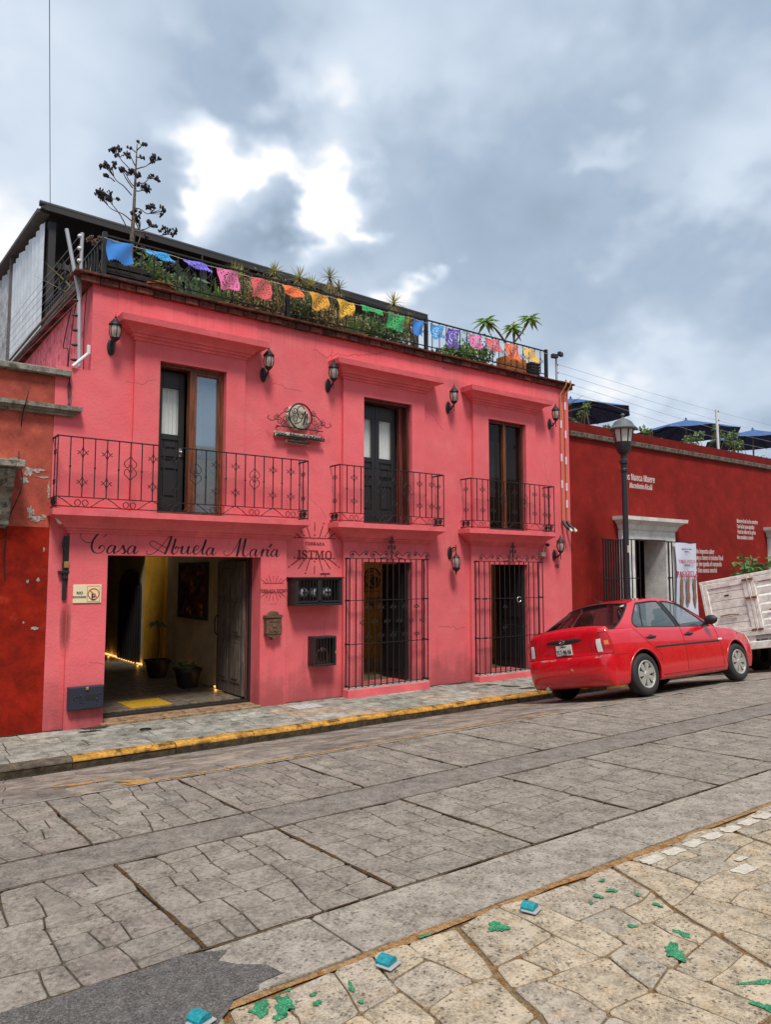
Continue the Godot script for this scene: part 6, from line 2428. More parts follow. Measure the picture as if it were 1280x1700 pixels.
	b.tube(smooth_line([Vector3(0.1, 0.85, -0.05), Vector3(0.3, 1.1, 0.0), tops[2]], 4), 0.018, 7)
	part(t, "stem", b, M.twig)
	for c in tops:
		b = MB.new()
		for i in 22:
			var a := i * 2.39996
			var e := lerpf(-0.5, 0.6, i / 21.0)
			var d := Vector3(cos(a) * cos(e), sin(e), sin(a) * cos(e))
			b.leaf(c, d, d.cross(Vector3.UP).normalized(), rng.randf_range(0.24, 0.34), 0.085, 0.35)
		part(t, "leaves", b, M.leaf_green)
	b = MB.new()
	bush(b, tops[1] + Vector3(0, 0.08, 0.05), Vector3(0.08, 0.05, 0.08), 26, 0.05, 0.04)
	part(t, "flowers", b, M.petal)
	t = thing("terracotta_planter", "square terracotta orange planter below the orange red flag", "planter", Vector3(10.85, y0, -0.35))
	for q in [[-0.3, -0.02], [0.02, 0.3]]:
		b = MB.new()
		b.bx(q[0], q[1], 0.0, 0.40, -0.15, 0.15, 0.02)
		part(t, "tile_face", b, M.terracotta)
	t = thing("slatted_crate", "dark slatted crate at the right end of the terrace railing", "crate", Vector3(11.3, y0, -0.2))
	for i in 6:
		b = MB.new()
		b.bx(-0.13, 0.14, i * 0.06, i * 0.06 + 0.045, -0.1, 0.1, 0.003)
		part(t, "slat", b, M.wood_black)
	t = thing("yucca", "big spiky yucca behind the right corner of the pink house", "yucca", Vector3(12.45, 5.1, -0.6))
	b = MB.new()
	rosette(b, Vector3(0, 0.3, 0), 26, 0.95, 0.12, 0.05, 0.05, 0.85)
	part(t, "leaves", b, M.leaf_dark)
	b = MB.new()
	b.tube([Vector3(0, -0.7, 0), Vector3(0, 0.35, 0)], 0.07, 8)
	part(t, "stem", b, M.twig)
	# shrubs on the red parapet
	var sh := [[13.35, -0.5, 0.72, 0.14, "slender shrub under the first parasol on the red roof"], [12.95, -0.4, 0.26, 0.16, "tiny shrub at the left end of the red parapet"], [13.95, -0.4, 0.28, 0.16, "small dark shrub just left of the street lamp's head"], [15.55, -0.4, 0.42, 0.17, "small dark shrub just right of the street lamp's head"], [16.1, -0.4, 0.22, 0.16, "low shrub left of the second parasol"], [17.6, -0.4, 0.52, 0.24, "round yellow green shrub below the second parasol"], [18.9, -0.45, 0.9, 0.2, "tall thin shrub right of the white fence post"], [19.4, -0.4, 0.75, 0.22, "forked shrub left of the third parasol's pole"], [20.0, -0.5, 0.62, 0.22, "leafy shrub under the third parasol's near edge"]]
	for q in sh:
		t = thing("parapet_shrub", q[4], "shrub", Vector3(q[0], 5.0, q[1]), "shrubs along the red parapet")
		b = MB.new()
		twigs(b, Vector3(0, q[2] * 0.55, 0), Vector3(q[3], q[2] * 0.6, q[3]), 5, 0.014)
		part(t, "stems", b, M.twig)
		b = MB.new()
		for k in 4: bush(b, Vector3(rng.randf_range(-0.6, 0.6) * q[3], q[2] * rng.randf_range(0.55, 1.0), rng.randf_range(-0.5, 0.5) * q[3]), Vector3(0.6, 0.55, 0.6) * q[3], 46, 0.09, 0.05)
		part(t, "foliage", b, M.leaf_mid)
	t = thing("vine", "pale green vine mass behind the red parapet", "vine", Vector3(19.2, 4.9, -1.0))
	b = MB.new()
	for k in 14: bush(b, Vector3(-1.3 + k * 0.62, 0.35 + 0.12 * sin(k * 1.9), 0), Vector3(0.42, 0.28, 0.3), 40, 0.11, 0.06)
	part(t, "foliage", b, M.leaf_pale)
	b = MB.new()
	for k in 9: b.tube([Vector3(-1.2 + k * 0.9, -0.6, 0), Vector3(-1.1 + k * 0.9, 0.4, 0)], 0.015, 5)
	part(t, "stems", b, M.twig)
	# young tree beside the truck
	t = thing("street_tree", "young leafy tree on the sidewalk behind the white truck", "tree", Vector3(18.3, 0.0, 1.0))
	b = MB.new()
	b.tube([Vector3(0, -0.1, 0), Vector3(0.02, 1.0, 0), Vector3(0.15, 2.0, 0.05)], [0.05, 0.04, 0.025], 8)
	for k in 6: b.tube([Vector3(0.05, 1.3 + k * 0.1, 0), Vector3(cos(k * 1.4) * 0.6 + 0.2, 1.9 + 0.08 * k, sin(k * 1.4) * 0.5)], 0.014, 5)
	part(t, "trunk", b, M.twig)
	b = MB.new()
	for k in 9: bush(b, Vector3(0.25 + cos(k * 2.1) * 0.6, 2.0 + 0.25 * sin(k * 1.3), sin(k * 2.1) * 0.5), Vector3(0.4, 0.26, 0.4), 34, 0.24, 0.14, 0.35)
	part(t, "crown", b, M.leaf_mid)


# ---------------------------------------------------------------- parasols and the street lamp
func build_parasols() -> void:
	var k := 0
	for q in [[14.95, -2.2, 6.42, 1.55, "navy parasol nearest the pink house, half hidden by its corner"], [19.75, -1.9, 6.42, 1.5, "navy parasol between the street lamp and the white fence post"], [23.2, -1.7, 6.5, 1.5, "navy parasol farthest right, showing its sunlit blue top"]]:
		var t := thing("parasol", q[4], "parasol", Vector3(q[0], 0, q[1]), "navy parasols on the red house's roof")
		var b := MB.new()
		var n := 8
		var r: float = q[3]
		var top: float = q[2]
		var rise := 0.4
		for i in n:
			var a0 := TAU * i / n + 0.2
			var a1 := TAU * (i + 1) / n + 0.2
			var rows := []
			for j in 7:
				var row := []
				var v := j / 6.0
				for m in 5:
					var u := m / 4.0
					var a := lerpf(a0, a1, u)
					var chord := cos(PI / n) / cos((u - 0.5) * TAU / n)
					var sag := 0.05 * sin(PI * u) * v
					row.append(Vector3(cos(a) * r * v * chord, top - rise * pow(v, 1.15) - sag * 0.6, -sin(a) * r * v * chord))
				rows.append(row)
			b.grid(rows, true)
		part(t, "canopy", b, M.navy_cloth)
		for i in n:
			b = MB.new()
			var a := TAU * i / n + 0.2
			var e := Vector3(cos(a), 0, -sin(a))
			b.tube([Vector3(0, top - 0.06, 0), Vector3(0, top - 0.045, 0) + e * r * 0.5 - Vector3(0, rise * 0.46, 0), e * r * 0.98 + Vector3(0, top - rise - 0.02, 0)], 0.012, 5)
			part(t, "rib", b, M.iron)
		b = MB.new()
		b.tube([Vector3(0, 4.35, 0), Vector3(0, top, 0)], 0.028, 8)
		part(t, "pole", b, M.steel_grey)
		b = MB.new()
		b.lathe([Vector2(0.05, -0.02), Vector2(0.05, 0.01), Vector2(0.02, 0.03), Vector2(0.03, 0.06), Vector2(0.0, 0.09)], 10, Transform3D(Basis(), Vector3(0, top, 0)))
		part(t, "finial", b, M.navy_cloth)
		k += 1


func build_street_lamp() -> void:
	var t := thing("street_lamp", "black cast iron street lamp with domed cap behind the red car", "street lamp", Vector3(12.33, -0.07, 1.22))
	var b := MB.new()
	b.lathe([Vector2(0.0, 0.0), Vector2(0.2, 0.0), Vector2(0.2, 0.05), Vector2(0.15, 0.1), Vector2(0.13, 0.5), Vector2(0.1, 0.6), Vector2(0.075, 0.68)], 16)
	part(t, "base", b, M.lamp_black)
	b = MB.new()
	b.lathe([Vector2(0.062, 0.6), Vector2(0.052, 4.0), Vector2(0.07, 4.02), Vector2(0.07, 4.06), Vector2(0.056, 4.08), Vector2(0.062, 4.16), Vector2(0.08, 4.18), Vector2(0.08, 4.24), Vector2(0.06, 4.26), Vector2(0.06, 4.4)], 16)
	part(t, "post", b, M.lamp_black)
	b = MB.new()
	b.bx(-0.045, -0.005, 2.42, 2.56, 0.05, 0.074, 0.004)
	part(t, "sticker", b, M.paper_dim)
	b = MB.new()
	b.lathe([Vector2(0.06, 4.36), Vector2(0.1, 4.38), Vector2(0.13, 4.44), Vector2(0.15, 4.52), Vector2(0.16, 4.6), Vector2(0.0, 4.6)], 16)
	part(t, "gear_housing", b, M.lamp_black)
	b = MB.new()
	b.lathe([Vector2(0.155, 4.6), Vector2(0.2, 4.86)], 8, Transform3D(Basis(Vector3.UP, PI / 8), Vector3.ZERO))
	part(t, "diffuser", b, M.lamp_glass)
	b = MB.new()
	for i in 8:
		var a := TAU * (i + 0.5) / 8
		var e := Vector3(cos(a), 0, -sin(a))
		b.bar(e * 0.157 + Vector3(0, 4.6, 0), e * 0.202 + Vector3(0, 4.86, 0), 0.018)
	part(t, "frame", b, M.lamp_black)
	b = MB.new()
	b.lathe([Vector2(0.19, 4.84), Vector2(0.27, 4.85), Vector2(0.275, 4.87), Vector2(0.22, 4.92), Vector2(0.17, 5.0), Vector2(0.1, 5.05), Vector2(0.06, 5.06), Vector2(0.035, 5.08), Vector2(0.02, 5.1), Vector2(0.03, 5.12), Vector2(0.04, 5.14), Vector2(0.03, 5.17), Vector2(0.0, 5.18)], 18)
	part(t, "cap", b, M.lamp_grey)


# ---------------------------------------------------------------- the red saloon
# car axes: x forward from the rear axle, y up from the road, z to the car's right
func lut(t: Array, x: float) -> float:
	if x <= t[0][0]: return t[0][1]
	for i in t.size() - 1:
		if x <= t[i + 1][0]:
			var u: float = (x - t[i][0]) / (t[i + 1][0] - t[i][0])
			u = u * u * (3.0 - 2.0 * u) * 0.5 + u * 0.5
			return lerpf(t[i][1], t[i + 1][1], u)
	return t[t.size() - 1][1]


func car_w(x: float) -> float:
	return lut([[-0.6, 0.80], [-0.2, 0.832], [0.6, 0.8475], [2.0, 0.8475], [2.5, 0.838], [2.95, 0.775]], x)


func car_belt(x: float) -> float:
	return lut([[-0.6, 0.965], [0.0, 0.965], [1.0, 0.93], [1.95, 0.90], [2.5, 0.84], [2.95, 0.74]], x)


func car_side(x: float, y: float) -> float:
	var q := (y - 0.2) / (car_belt(x) - 0.2)
	return car_w(x) * lut([[0.0, 0.955], [0.12, 0.978], [0.4, 0.998], [0.55, 1.0], [0.68, 0.992], [0.85, 0.972], [1.0, 0.93]], q)


func car_arch(x: float) -> float:
	for xa in [0.0, 2.5]:
		var d: float = absf(x - xa)
		if d < 0.352: return 0.30 + sqrt(0.352 * 0.352 - d * d)
	return 0.19


func car_roof_edge(x: float) -> float:
	return lut([[0.1, 1.33], [0.35, 1.385], [0.75, 1.41], [1.1, 1.395], [1.35, 1.35]], x)


# greenhouse side: x along, v from belt (0) to roof edge (1)
func car_glass_side(x: float, v: float) -> Vector3:
	var zb := car_side(x, car_belt(x)) - 0.012
	return Vector3(x, lerpf(car_belt(x) + 0.005, car_roof_edge(x), v), lerpf(zb, 0.555, pow(v, 1.25)))


# pillar lines: x at height v
func car_line(k: int, v: float) -> float:
	match k:
		0: return lerpf(-0.50, 0.16, pow(v, 0.9))
		1: return lerpf(-0.06, 0.42, pow(v, 1.7)) + 0.10 * pow(maxf(0.0, 0.25 - v) * 4.0, 2.0)
		2: return lerpf(1.00, 0.86, v)
		3: return lerpf(1.09, 0.96, v)
		4: return lerpf(1.90, 1.32, pow(v, 0.92)) - 0.06 * pow(maxf(0.0, v - 0.7) / 0.3, 2.0)
		_: return lerpf(2.04, 1.34, pow(v, 0.95))


func car_cap(rear: bool, y: float, a: float) -> Vector3:
	# rounded end of the body: a runs from -1 (left) to 1 (right)
	var w: float
	var xe: float
	var xs: float
	if rear:
		xs = -0.6
		xe = lut([[0.2, -0.68], [0.24, -0.75], [0.3, -0.765], [0.33, -0.772], [0.36, -0.79], [0.45, -0.795], [0.58, -0.79], [0.63, -0.765], [0.66, -0.73], [0.8, -0.735], [0.95, -0.72], [0.99, -0.70], [1.01, -0.66], [1.02, -0.61]], y)
		w = car_side(-0.6, minf(y, 0.965)) if y < 0.965 else lerpf(car_side(-0.6, 0.965), 0.70, (y - 0.965) / 0.055)
	else:
		xs = 2.95
		xe = lut([[0.2, 3.12], [0.35, 3.22], [0.5, 3.24], [0.62, 3.21], [0.7, 3.15], [0.75, 3.07], [0.79, 2.96]], y)
		w = car_side(2.95, minf(y, 0.74)) if y < 0.74 else lerpf(car_side(2.95, 0.74), 0.6, (y - 0.74) / 0.05)
	var t := a * PI / 2
	var c := absf(sin(t))
	var e := 0.36 if rear else 0.5
	var z := signf(a) * w * pow(c, e * 1.2)
	var d := pow(absf(cos(t)), 0.62)
	var crown := 0.0
	if y > 0.965 and rear: crown = 0.045 * (1.0 - pow(absf(z) / w, 2.0)) * clampf((y - 0.965) / 0.05, 0.0, 1.0)
	return Vector3(lerpf(xs, xe, d), y + crown, z)


func build_car() -> void:
	var t := thing("parked_car", "red four door saloon parked at the kerb, rear facing the camera", "car", Vector3(9.25, street(2.97) + 0.005, 2.97))
	t.rotation.x = -0.170
	t.scale = Vector3(1.0, 0.985, 0.965)
	var xs := []
	var x := -0.6
	while x < 2.951:
		xs.append(x)
		x += 0.0355
	for xa in [0.0, 2.5]:
		for d in [-0.3525, -0.351, 0.351, 0.3525, -0.34, 0.34, -0.31, 0.31]: xs.append(xa + d)
	xs.sort()
	var body := MB.new()
	var qs := [0.0, 0.03, 0.12, 0.25, 0.4, 0.5, 0.56, 0.62, 0.72, 0.82, 0.92, 1.0]
	for s in [1.0, -1.0]:
		var rows := []
		for xx in xs:
			var row := []
			var yb: float = car_arch(xx)
			var top := car_belt(xx)
			for q in qs:
				var y: float = lerpf(yb, top, q)
				if q == 0.0: row.append(Vector3(xx, y, (car_side(xx, y) - 0.03) * s))
				else: row.append(Vector3(xx, y, car_side(xx, y) * s))
			# over the shoulder to the middle of bonnet, cabin and boot
			var zb := car_side(xx, top)
			var crown := lut([[-0.6, 0.055], [0.0, 0.055], [1.9, 0.09], [2.5, 0.075], [2.95, 0.05]], xx)
			for k in [0.97, 0.9, 0.75, 0.5, 0.25, 0.0]: row.append(Vector3(xx, top + crown * (1.0 - k * k), zb * k * s))
			rows.append(row)
		body.grid(rows, s < 0)
	for rear in [true, false]:
		var ys := [0.2, 0.24, 0.3, 0.36, 0.42, 0.5, 0.58, 0.63, 0.66, 0.72, 0.8, 0.88, 0.95, 0.975, 0.99, 1.0, 1.01, 1.02] if rear else [0.2, 0.28, 0.35, 0.42, 0.5, 0.56, 0.62, 0.66, 0.7, 0.73, 0.75, 0.77, 0.79]
		var rows := []
		for y in ys:
			var row := []
			for i in 41: row.append(car_cap(rear, y, -1.0 + i / 20.0))
			rows.append(row)
		body.grid(rows, not rear)
	# roof, pillars and rails
	var vt := 0.90
	var n := 10
	for s in [1.0, -1.0]:
		for k in [0, 4]:
			var rows := []
			for j in n + 1:
				var v := vt * j / n
				var row := []
				for i in 6:
					var p := car_glass_side(lerpf(car_line(k, v), car_line(k + 1, v), i / 5.0), v)
					row.append(Vector3(p.x, p.y, p.z * s))
				rows.append(row)
			body.grid(rows, s < 0)
		var rows2 := []
		for j in 4:
			var v := lerpf(vt, 1.0, j / 3.0)
			var row := []
			for i in 25:
				var p := car_glass_side(lerpf(car_line(0, v), car_line(5, v), i / 24.0), v)
				row.append(Vector3(p.x, p.y, p.z * s))
			rows2.append(row)
		body.grid(rows2, s < 0)
	var rows3 := []
	for j in 13:
		var w := j / 12.0 * 2.0 - 1.0
		var row := []
		for i in 17:
			var p := car_glass_side(lerpf(car_line(0, 1.0), car_line(5, 1.0), i / 16.0), 1.0)
			var bow := (1.0 - w * w)
			var ends := lerpf(-0.05, 0.06, i / 16.0) * bow
			row.append(Vector3(p.x + ends, p.y + 0.052 * bow, p.z * w))
		rows3.append(row)
	body.grid(rows3, true)
	part(t, "body", body, M.car_red)
	# underside
	var b := MB.new()
	b.bx(-0.66, 3.1, 0.19, 0.62, -0.60, 0.60)
	b.bx(0.45, 2.05, 0.2, 0.3, -0.80, 0.80)
	part(t, "underbody", b, M.rubber)
	b = MB.new()
	b.tube([Vector3(-0.76, 0.21, -0.42), Vector3(-0.5, 0.23, -0.42)], 0.03, 8)
	part(t, "exhaust", b, M.steel_grey)
	# glass
	for s in [1.0, -1.0]:
		for k in [1, 3]:
			var g := MB.new()
			var rows := []
			for j in n + 1:
				var v := vt * j / n
				var row := []
				for i in 7:
					var p := car_glass_side(lerpf(car_line(k, v), car_line(k + 1, v), i / 6.0), v)
					row.append(Vector3(p.x, p.y, (p.z - 0.004) * s))
				rows.append(row)
			g.grid(rows, s < 0)
			var win := part(t, "side_window", g, M.car_glass)
			g = MB.new()
			# black seal round the pane
			var ring := []
			for j in n + 1: ring.append(car_glass_side(car_line(k, vt * j / n), vt * j / n))
			for i in 7: ring.append(car_glass_side(lerpf(car_line(k, vt), car_line(k + 1, vt), (i + 1) / 7.0), vt))
			for j in n: ring.append(car_glass_side(car_line(k + 1, vt * (n - 1 - j) / n), vt * (n - 1 - j) / n))
			for i in 7: ring.append(car_glass_side(lerpf(car_line(k + 1, 0.0), car_line(k, 0.0), (i + 1) / 7.0), 0.0))
			for i in ring.size(): ring[i] = Vector3(ring[i].x, ring[i].y, ring[i].z * s)
			g.tube(ring, 0.011, 5)
			if k == 1:
				var a := car_glass_side(0.16, 0.02)
				var c := car_glass_side(0.42, vt * 0.96)
				g.tube([Vector3(a.x, a.y, a.z * s), Vector3((a.x + c.x) * 0.5 - 0.02, (a.y + c.y) * 0.5, ((a.z + c.z) * 0.5 + 0.012) * s), Vector3(c.x, c.y, c.z * s)], 0.011, 5)
			part(win, "seal", g, M.rubber)
		var p2 := MB.new()
		var rows := []
		for j in n + 1:
			var v := vt * j / n
			var row := []
			for i in 3:
				var p := car_glass_side(lerpf(car_line(2, v), car_line(3, v), i / 2.0), v)
				row.append(Vector3(p.x, p.y, (p.z + 0.001) * s))
			rows.append(row)
		p2.grid(rows, s < 0)
		part(t, "pillar", p2, M.black_gloss)
	for rear in [true, false]:
		var g := MB.new()
		var rows := []
		for j in 13:
			var v := j / 12.0
			var row := []
			for i in 17:
				var w := i / 8.0 - 1.0
				var p := car_glass_side(car_line(0 if rear else 5, v), v)
				var bow := 1.0 - w * w
				row.append(Vector3(p.x + (lerpf(-0.10, -0.05, v) if rear else lerpf(0.14, 0.06, v)) * bow, p.y + lerpf(0.012, 0.05, v) * bow, p.z * w))
			rows.append(row)
		g.grid(rows, not rear)
		var win := part(t, "rear_window" if rear else "windscreen", g, M.car_glass_dark if rear else M.car_glass)
		g = MB.new()
		var ring := []
		for j in 13: ring.append(rows[j][0])
		for i in 17: ring.append(rows[12][i])
		for j in 13: ring.append(rows[12 - j][16])
		for i in 17: ring.append(rows[0][16 - i])
		g.tube(ring, 0.010, 5)
		part(win, "seal", g, M.rubber)
		if rear:
			g = MB.new()
			g.box(rows[11][15] + Vector3(-0.004, 0.0, -0.05), Vector3(0.004, 0.05, 0.19), 0.0, Basis(Vector3.BACK, -1.05))
			part(win, "sticker", g, M.paper_dim)
	# seats and dashboard seen through the glass
	for q in [[0.55, 0.36], [0.55, -0.36], [1.35, 0.36], [1.35, -0.36]]:
		b = MB.new()
		b.box(Vector3(q[0], 0.86, q[1]), Vector3(0.14, 0.5, 0.46), 0.05, Basis(Vector3.BACK, 0.25))
		b.box(Vector3(q[0] - 0.09, 1.17, q[1]), Vector3(0.09, 0.2, 0.26), 0.04, Basis(Vector3.BACK, 0.2))
		part(t, "seat", b, M.seat_grey)
	b = MB.new()
	b.bx(-0.45, 0.3, 0.985, 0.995, -0.6, 0.6)
	b.bx(1.65, 2.0, 0.9, 1.0, -0.7, 0.7, 0.03)
	b.tube(spiral(Vector3(1.58, 0.98, -0.36), 0.18, 0.0, 1.0, Vector3(0, 0, 1), Vector3(-0.35, 0.94, 0), 18, 1.0), 0.016, 6)
	part(t, "dashboard", b, M.rubber)
	b = MB.new()
	b.box(Vector3(-0.28, 1.02, 0.22), Vector3(0.2, 0.05, 0.3), 0.015)
	part(t, "parcel", b, M.f_blue, "blue parcel behind the rear window")
	# lamps
	for s in [1.0, -1.0]:
		b = MB.new()
		var rows := []
		var wht := MB.new()
		var wrow := []
		for j in 11:
			var y := lerpf(0.645, 0.945, j / 10.0)
			var row := []
			var a0 := lerpf(0.36, 0.30, j / 10.0) + 0.16 * pow(j / 10.0, 3.0)
			var a1 := 0.93 - 0.10 * pow(j / 10.0, 2.0)
			for i in 13:
				var a := lerpf(a0, a1, i / 12.0)
				var p := car_cap(true, y, a * s)
				var p3 := car_cap(true, y, (a + 0.01) * s)
				var nn := Vector3(p3.z - p.z, 0, -(p3.x - p.x)).normalized() * (-1.0 if s > 0 else 1.0)
				if nn.x > 0.2: nn = -nn
				row.append(p + nn * 0.010)
			rows.append(row)
			if j > 0 and j < 8: wrow.append([row[0] + Vector3(-0.004, 0, 0), row[1] + Vector3(-0.004, 0, 0.0), row[2] + Vector3(-0.004, 0, 0.001 * s), row[3] + Vector3(-0.004, 0, 0.002 * s)])
		b.grid(rows, s < 0)
		var lamp := part(t, "tail_lamp", b, M.lamp_red)
		wht.grid(wrow, s < 0)
		part(lamp, "reversing_lens", wht, M.lamp_clear)
		b = MB.new()
		var am := []
		for j in [4, 5, 6]: am.append([rows[j][5] + Vector3(-0.003, 0, 0.003 * s), rows[j][7] + Vector3(-0.003, 0, 0.003 * s), rows[j][9] + Vector3(-0.002, 0, 0.004 * s)])
		b.grid(am, s < 0)
		part(lamp, "amber_lens", b, M.lamp_amber)
		b = MB.new()
		var edge := []
		for j in 11: edge.append(rows[j][0])
		for i in 13: edge.append(rows[10][i])
		for j in 11: edge.append(rows[10 - j][12])
		for i in 13: edge.append(rows[0][12 - i])
		b.tube(edge, 0.004, 4)
		part(lamp, "seal", b, M.rubber)
		# headlamp
		b = MB.new()
		rows = []
		for j in 5:
			var row := []
			for i in 9:
				var p := car_cap(false, lerpf(0.58, 0.74, j / 4.0), lerpf(0.45, 0.95, i / 8.0) * s)
				row.append(p + Vector3(0.008, 0, 0.004 * s))
			rows.append(row)
		b.grid(rows, s > 0)
		part(t, "headlamp", b, M.lamp_clear)
	# black trim bar with oval emblem, plate, boot seams
	b = MB.new()
	var top_row := []
	var low_row := []
	var mid_row := []
	for i in 21:
		var u := i / 20.0 * 2.0 - 1.0
		var pt := car_cap(true, 0.80, u * 0.085)
		var zz := u * 0.44
		var bulge := 1.0 - pow(absf(u), 6.0)
		var xo := car_cap(true, 0.86, 0.02).x - 0.004 + 0.04 * u * u
		top_row.append(Vector3(xo, 0.892 + 0.012 * bulge, zz))
		mid_row.append(Vector3(xo - 0.03 * bulge, 0.868, zz))
		low_row.append(Vector3(xo, 0.842 - 0.012 * bulge, zz))
	b.grid([low_row, mid_row, top_row])
	var tb := part(t, "trim_bar", b, M.black_trim)
	b = MB.new()
	var ec: Vector3 = mid_row[10] + Vector3(-0.006, 0, 0)
	var oval := []
	for i in 21: oval.append(ec + Vector3(0, sin(TAU * i / 20.0) * 0.024, cos(TAU * i / 20.0) * 0.048))
	b.tube(oval, 0.005, 5)
	for q in [-0.018, 0.018]: b.tube([ec + Vector3(0, -0.02, q - 0.006), ec + Vector3(0, 0.02, q + 0.006)], 0.004, 5)
	b.tube([ec + Vector3(0, -0.005, -0.02), ec + Vector3(0, 0.005, 0.02)], 0.004, 5)
	part(tb, "emblem", b, M.chrome)
	b = MB.new()
	var px := car_cap(true, 0.74, 0.0).x - 0.012
	b.box(Vector3(px, 0.745, 0.0), Vector3(0.012, 0.15, 0.30), 0.004)
	var pl := part(t, "number_plate", b, M.plate_white)
	b = MB.new()
	# lettering faces backwards: text x runs along +z
	var face := Transform3D(Basis(Vector3(0, 0, 1), Vector3(0, 1, 0), Vector3(-1, 0, 0)), Vector3(px - 0.0065, 0.72, 0.0))
	b.add(words("TLT-96-56", 0.062, Vector3.ZERO, "Droid Sans", true, true, 0.72), face)
	b.add(words("OAXACA", 0.022, Vector3(0, -0.045, 0), "Droid Sans", true, true, 1.0), face)
	b.add(words("MEXICO", 0.018, Vector3(0, 0.076, 0), "Droid Sans", true, true, 1.0), face)
	part(pl, "lettering", b, M.ink)
	b = MB.new()
	for s in [1.0, -1.0]:
		var seam := []
		for y in [0.64, 0.7, 0.8, 0.9, 0.96, 0.99, 1.01]: seam.append(car_cap(true, y, s * 0.225) + Vector3(-0.0015, 0.001, 0))
		b.tube(seam, 0.0035, 4)
	var low := []
	for i in 17: low.append(car_cap(true, 0.642, lerpf(-0.3, 0.3, i / 16.0)) + Vector3(-0.002, 0, 0))
	b.tube(low, 0.0035, 4)
	# bonnet, door and sill seams along the right and left sides
	for s in [1.0, -1.0]:
		for d in [[1.045, 0.26, 1.045], [2.06, 0.26, 1.98]]:
			var seam := []
			for i in 11:
				var u := i / 10.0
				var y := lerpf(d[1], car_belt(d[0]) - 0.005, u)
				var xx := lerpf(d[0], d[2], u)
				seam.append(Vector3(xx, y, (car_side(xx, y) + 0.0005) * s))
			b.tube(seam, 0.0035, 4)
		var seam2 := []
		for i in 15:
			var u := i / 14.0
			var y := lerpf(0.45, car_belt(0.0) - 0.005, u)
			var xx := lerpf(0.40, -0.08, pow(clampf((u - 0.25) / 0.75, 0.0, 1.0), 0.8))
			seam2.append(Vector3(xx, maxf(y, car_arch(xx) + 0.02), (car_side(xx, maxf(y, car_arch(xx) + 0.02)) + 0.0005) * s))
		b.tube(seam2, 0.0035, 4)
		var sill := []
		for i in 9: sill.append(Vector3(lerpf(0.42, 2.06, i / 8.0), 0.262, (car_side(1.0, 0.262) + 0.0005) * s))
		b.tube(sill, 0.0035, 4)
	for s in [1.0, -1.0]:
		var cut := []
		for i in 7: cut.append(Vector3(lerpf(-0.6, -0.345, i / 6.0), 0.615, (car_side(lerpf(-0.6, -0.345, i / 6.0), 0.615) + 0.0005) * s))
		b.tube(cut, 0.004, 4)
		var nose := []
		for i in 6: nose.append(Vector3(lerpf(2.855, 2.95, i / 5.0), 0.56, (car_side(lerpf(2.855, 2.95, i / 5.0), 0.56) + 0.0005) * s))
		b.tube(nose, 0.004, 4)
	part(t, "seams", b, M.seam_dark)
	for s in [1.0, -1.0]:
		for q in [[0.30, 1.03], [1.06, 1.98]]:
			b = MB.new()
			var r1 := []
			var r2 := []
			var r3 := []
			for i in 9:
				var xx := lerpf(q[0], q[1], i / 8.0)
				var y := 0.665
				r1.append(Vector3(xx, y - 0.018, (car_side(xx, y) - 0.001) * s))
				r2.append(Vector3(xx, y, (car_side(xx, y) + 0.012) * s))
				r3.append(Vector3(xx, y + 0.018, (car_side(xx, y) - 0.001) * s))
			b.grid([r1, r2, r3], s > 0)
			part(t, "rubbing_strip", b, M.black_trim)
		for xx in [0.24, 1.20]:
			b = MB.new()
			b.box(Vector3(xx, 0.815, (car_side(xx, 0.815) + 0.018) * s), Vector3(0.21, 0.032, 0.022), 0.01)
			b.ball(Vector3(xx + 0.01, 0.815, car_side(xx, 0.815) * s), Vector3(0.07, 0.035, 0.008), 10, 6)
			part(t, "door_handle", b, M.black_trim)
		b = MB.new()
		b.box(Vector3(2.03, 0.69, (car_side(2.03, 0.69) + 0.004) * s), Vector3(0.11, 0.03, 0.012), 0.005)
		part(t, "side_repeater", b, M.lamp_clear)
		b = MB.new()
		b.ball(Vector3(1.72, 1.0, 0.93 * s), Vector3(0.065, 0.075, 0.115), 14, 9)
		b.box(Vector3(1.76, 0.95, 0.83 * s), Vector3(0.06, 0.04, 0.12), 0.015)
		part(t, "door_mirror", b, M.black_trim)
		# flared lips of the arches
		for xa in [0.0, 2.5]:
			b = MB.new()
			var lip := []
			for i in 21:
				var a := lerpf(PI * 0.98, PI * 0.02, i / 20.0)
				var p := Vector3(xa + cos(a) * 0.36, 0.30 + sin(a) * 0.36, 0.0)
				lip.append(Vector3(p.x, p.y, (car_side(p.x, p.y) - 0.002) * s))
			b.tube(lip, 0.012, 6)
			part(t, "arch_lip", b, M.car_red)
	# scuffs on the bumper
	b = MB.new()
	var q2 := RandomNumberGenerator.new()
	q2.seed = 5
	for i in 46:
		var a := -0.12 + q2.randf() * 0.09
		var p := car_cap(true, 0.615 + q2.randf_range(-0.008, 0.012), -0.18 + q2.randf() * 0.19)
		b.box(p + Vector3(-0.003, 0, 0), Vector3(0.004, q2.randf_range(0.003, 0.01), q2.randf_range(0.006, 0.03)))
	for q in [[0.47, 0.01], [0.45, 0.012], [0.6, 0.31], [0.61, 0.33], [0.605, 0.42], [0.615, 0.45], [0.6, 0.36]]:
		var p := car_cap(true, q[0], q[1])
		b.box(p + Vector3(-0.005, 0, 0.004), Vector3(0.004, 0.012, 0.03))
	part(t, "scuffs", b, M.scuff)
	b = MB.new()
	b.tube([Vector3(0.22, 1.43, 0.0), Vector3(0.14, 1.47, 0.0)], 0.012, 6)
	b.box(Vector3(0.25, 1.432, 0.0), Vector3(0.07, 0.02, 0.04), 0.008)
	part(t, "aerial", b, M.black_trim)
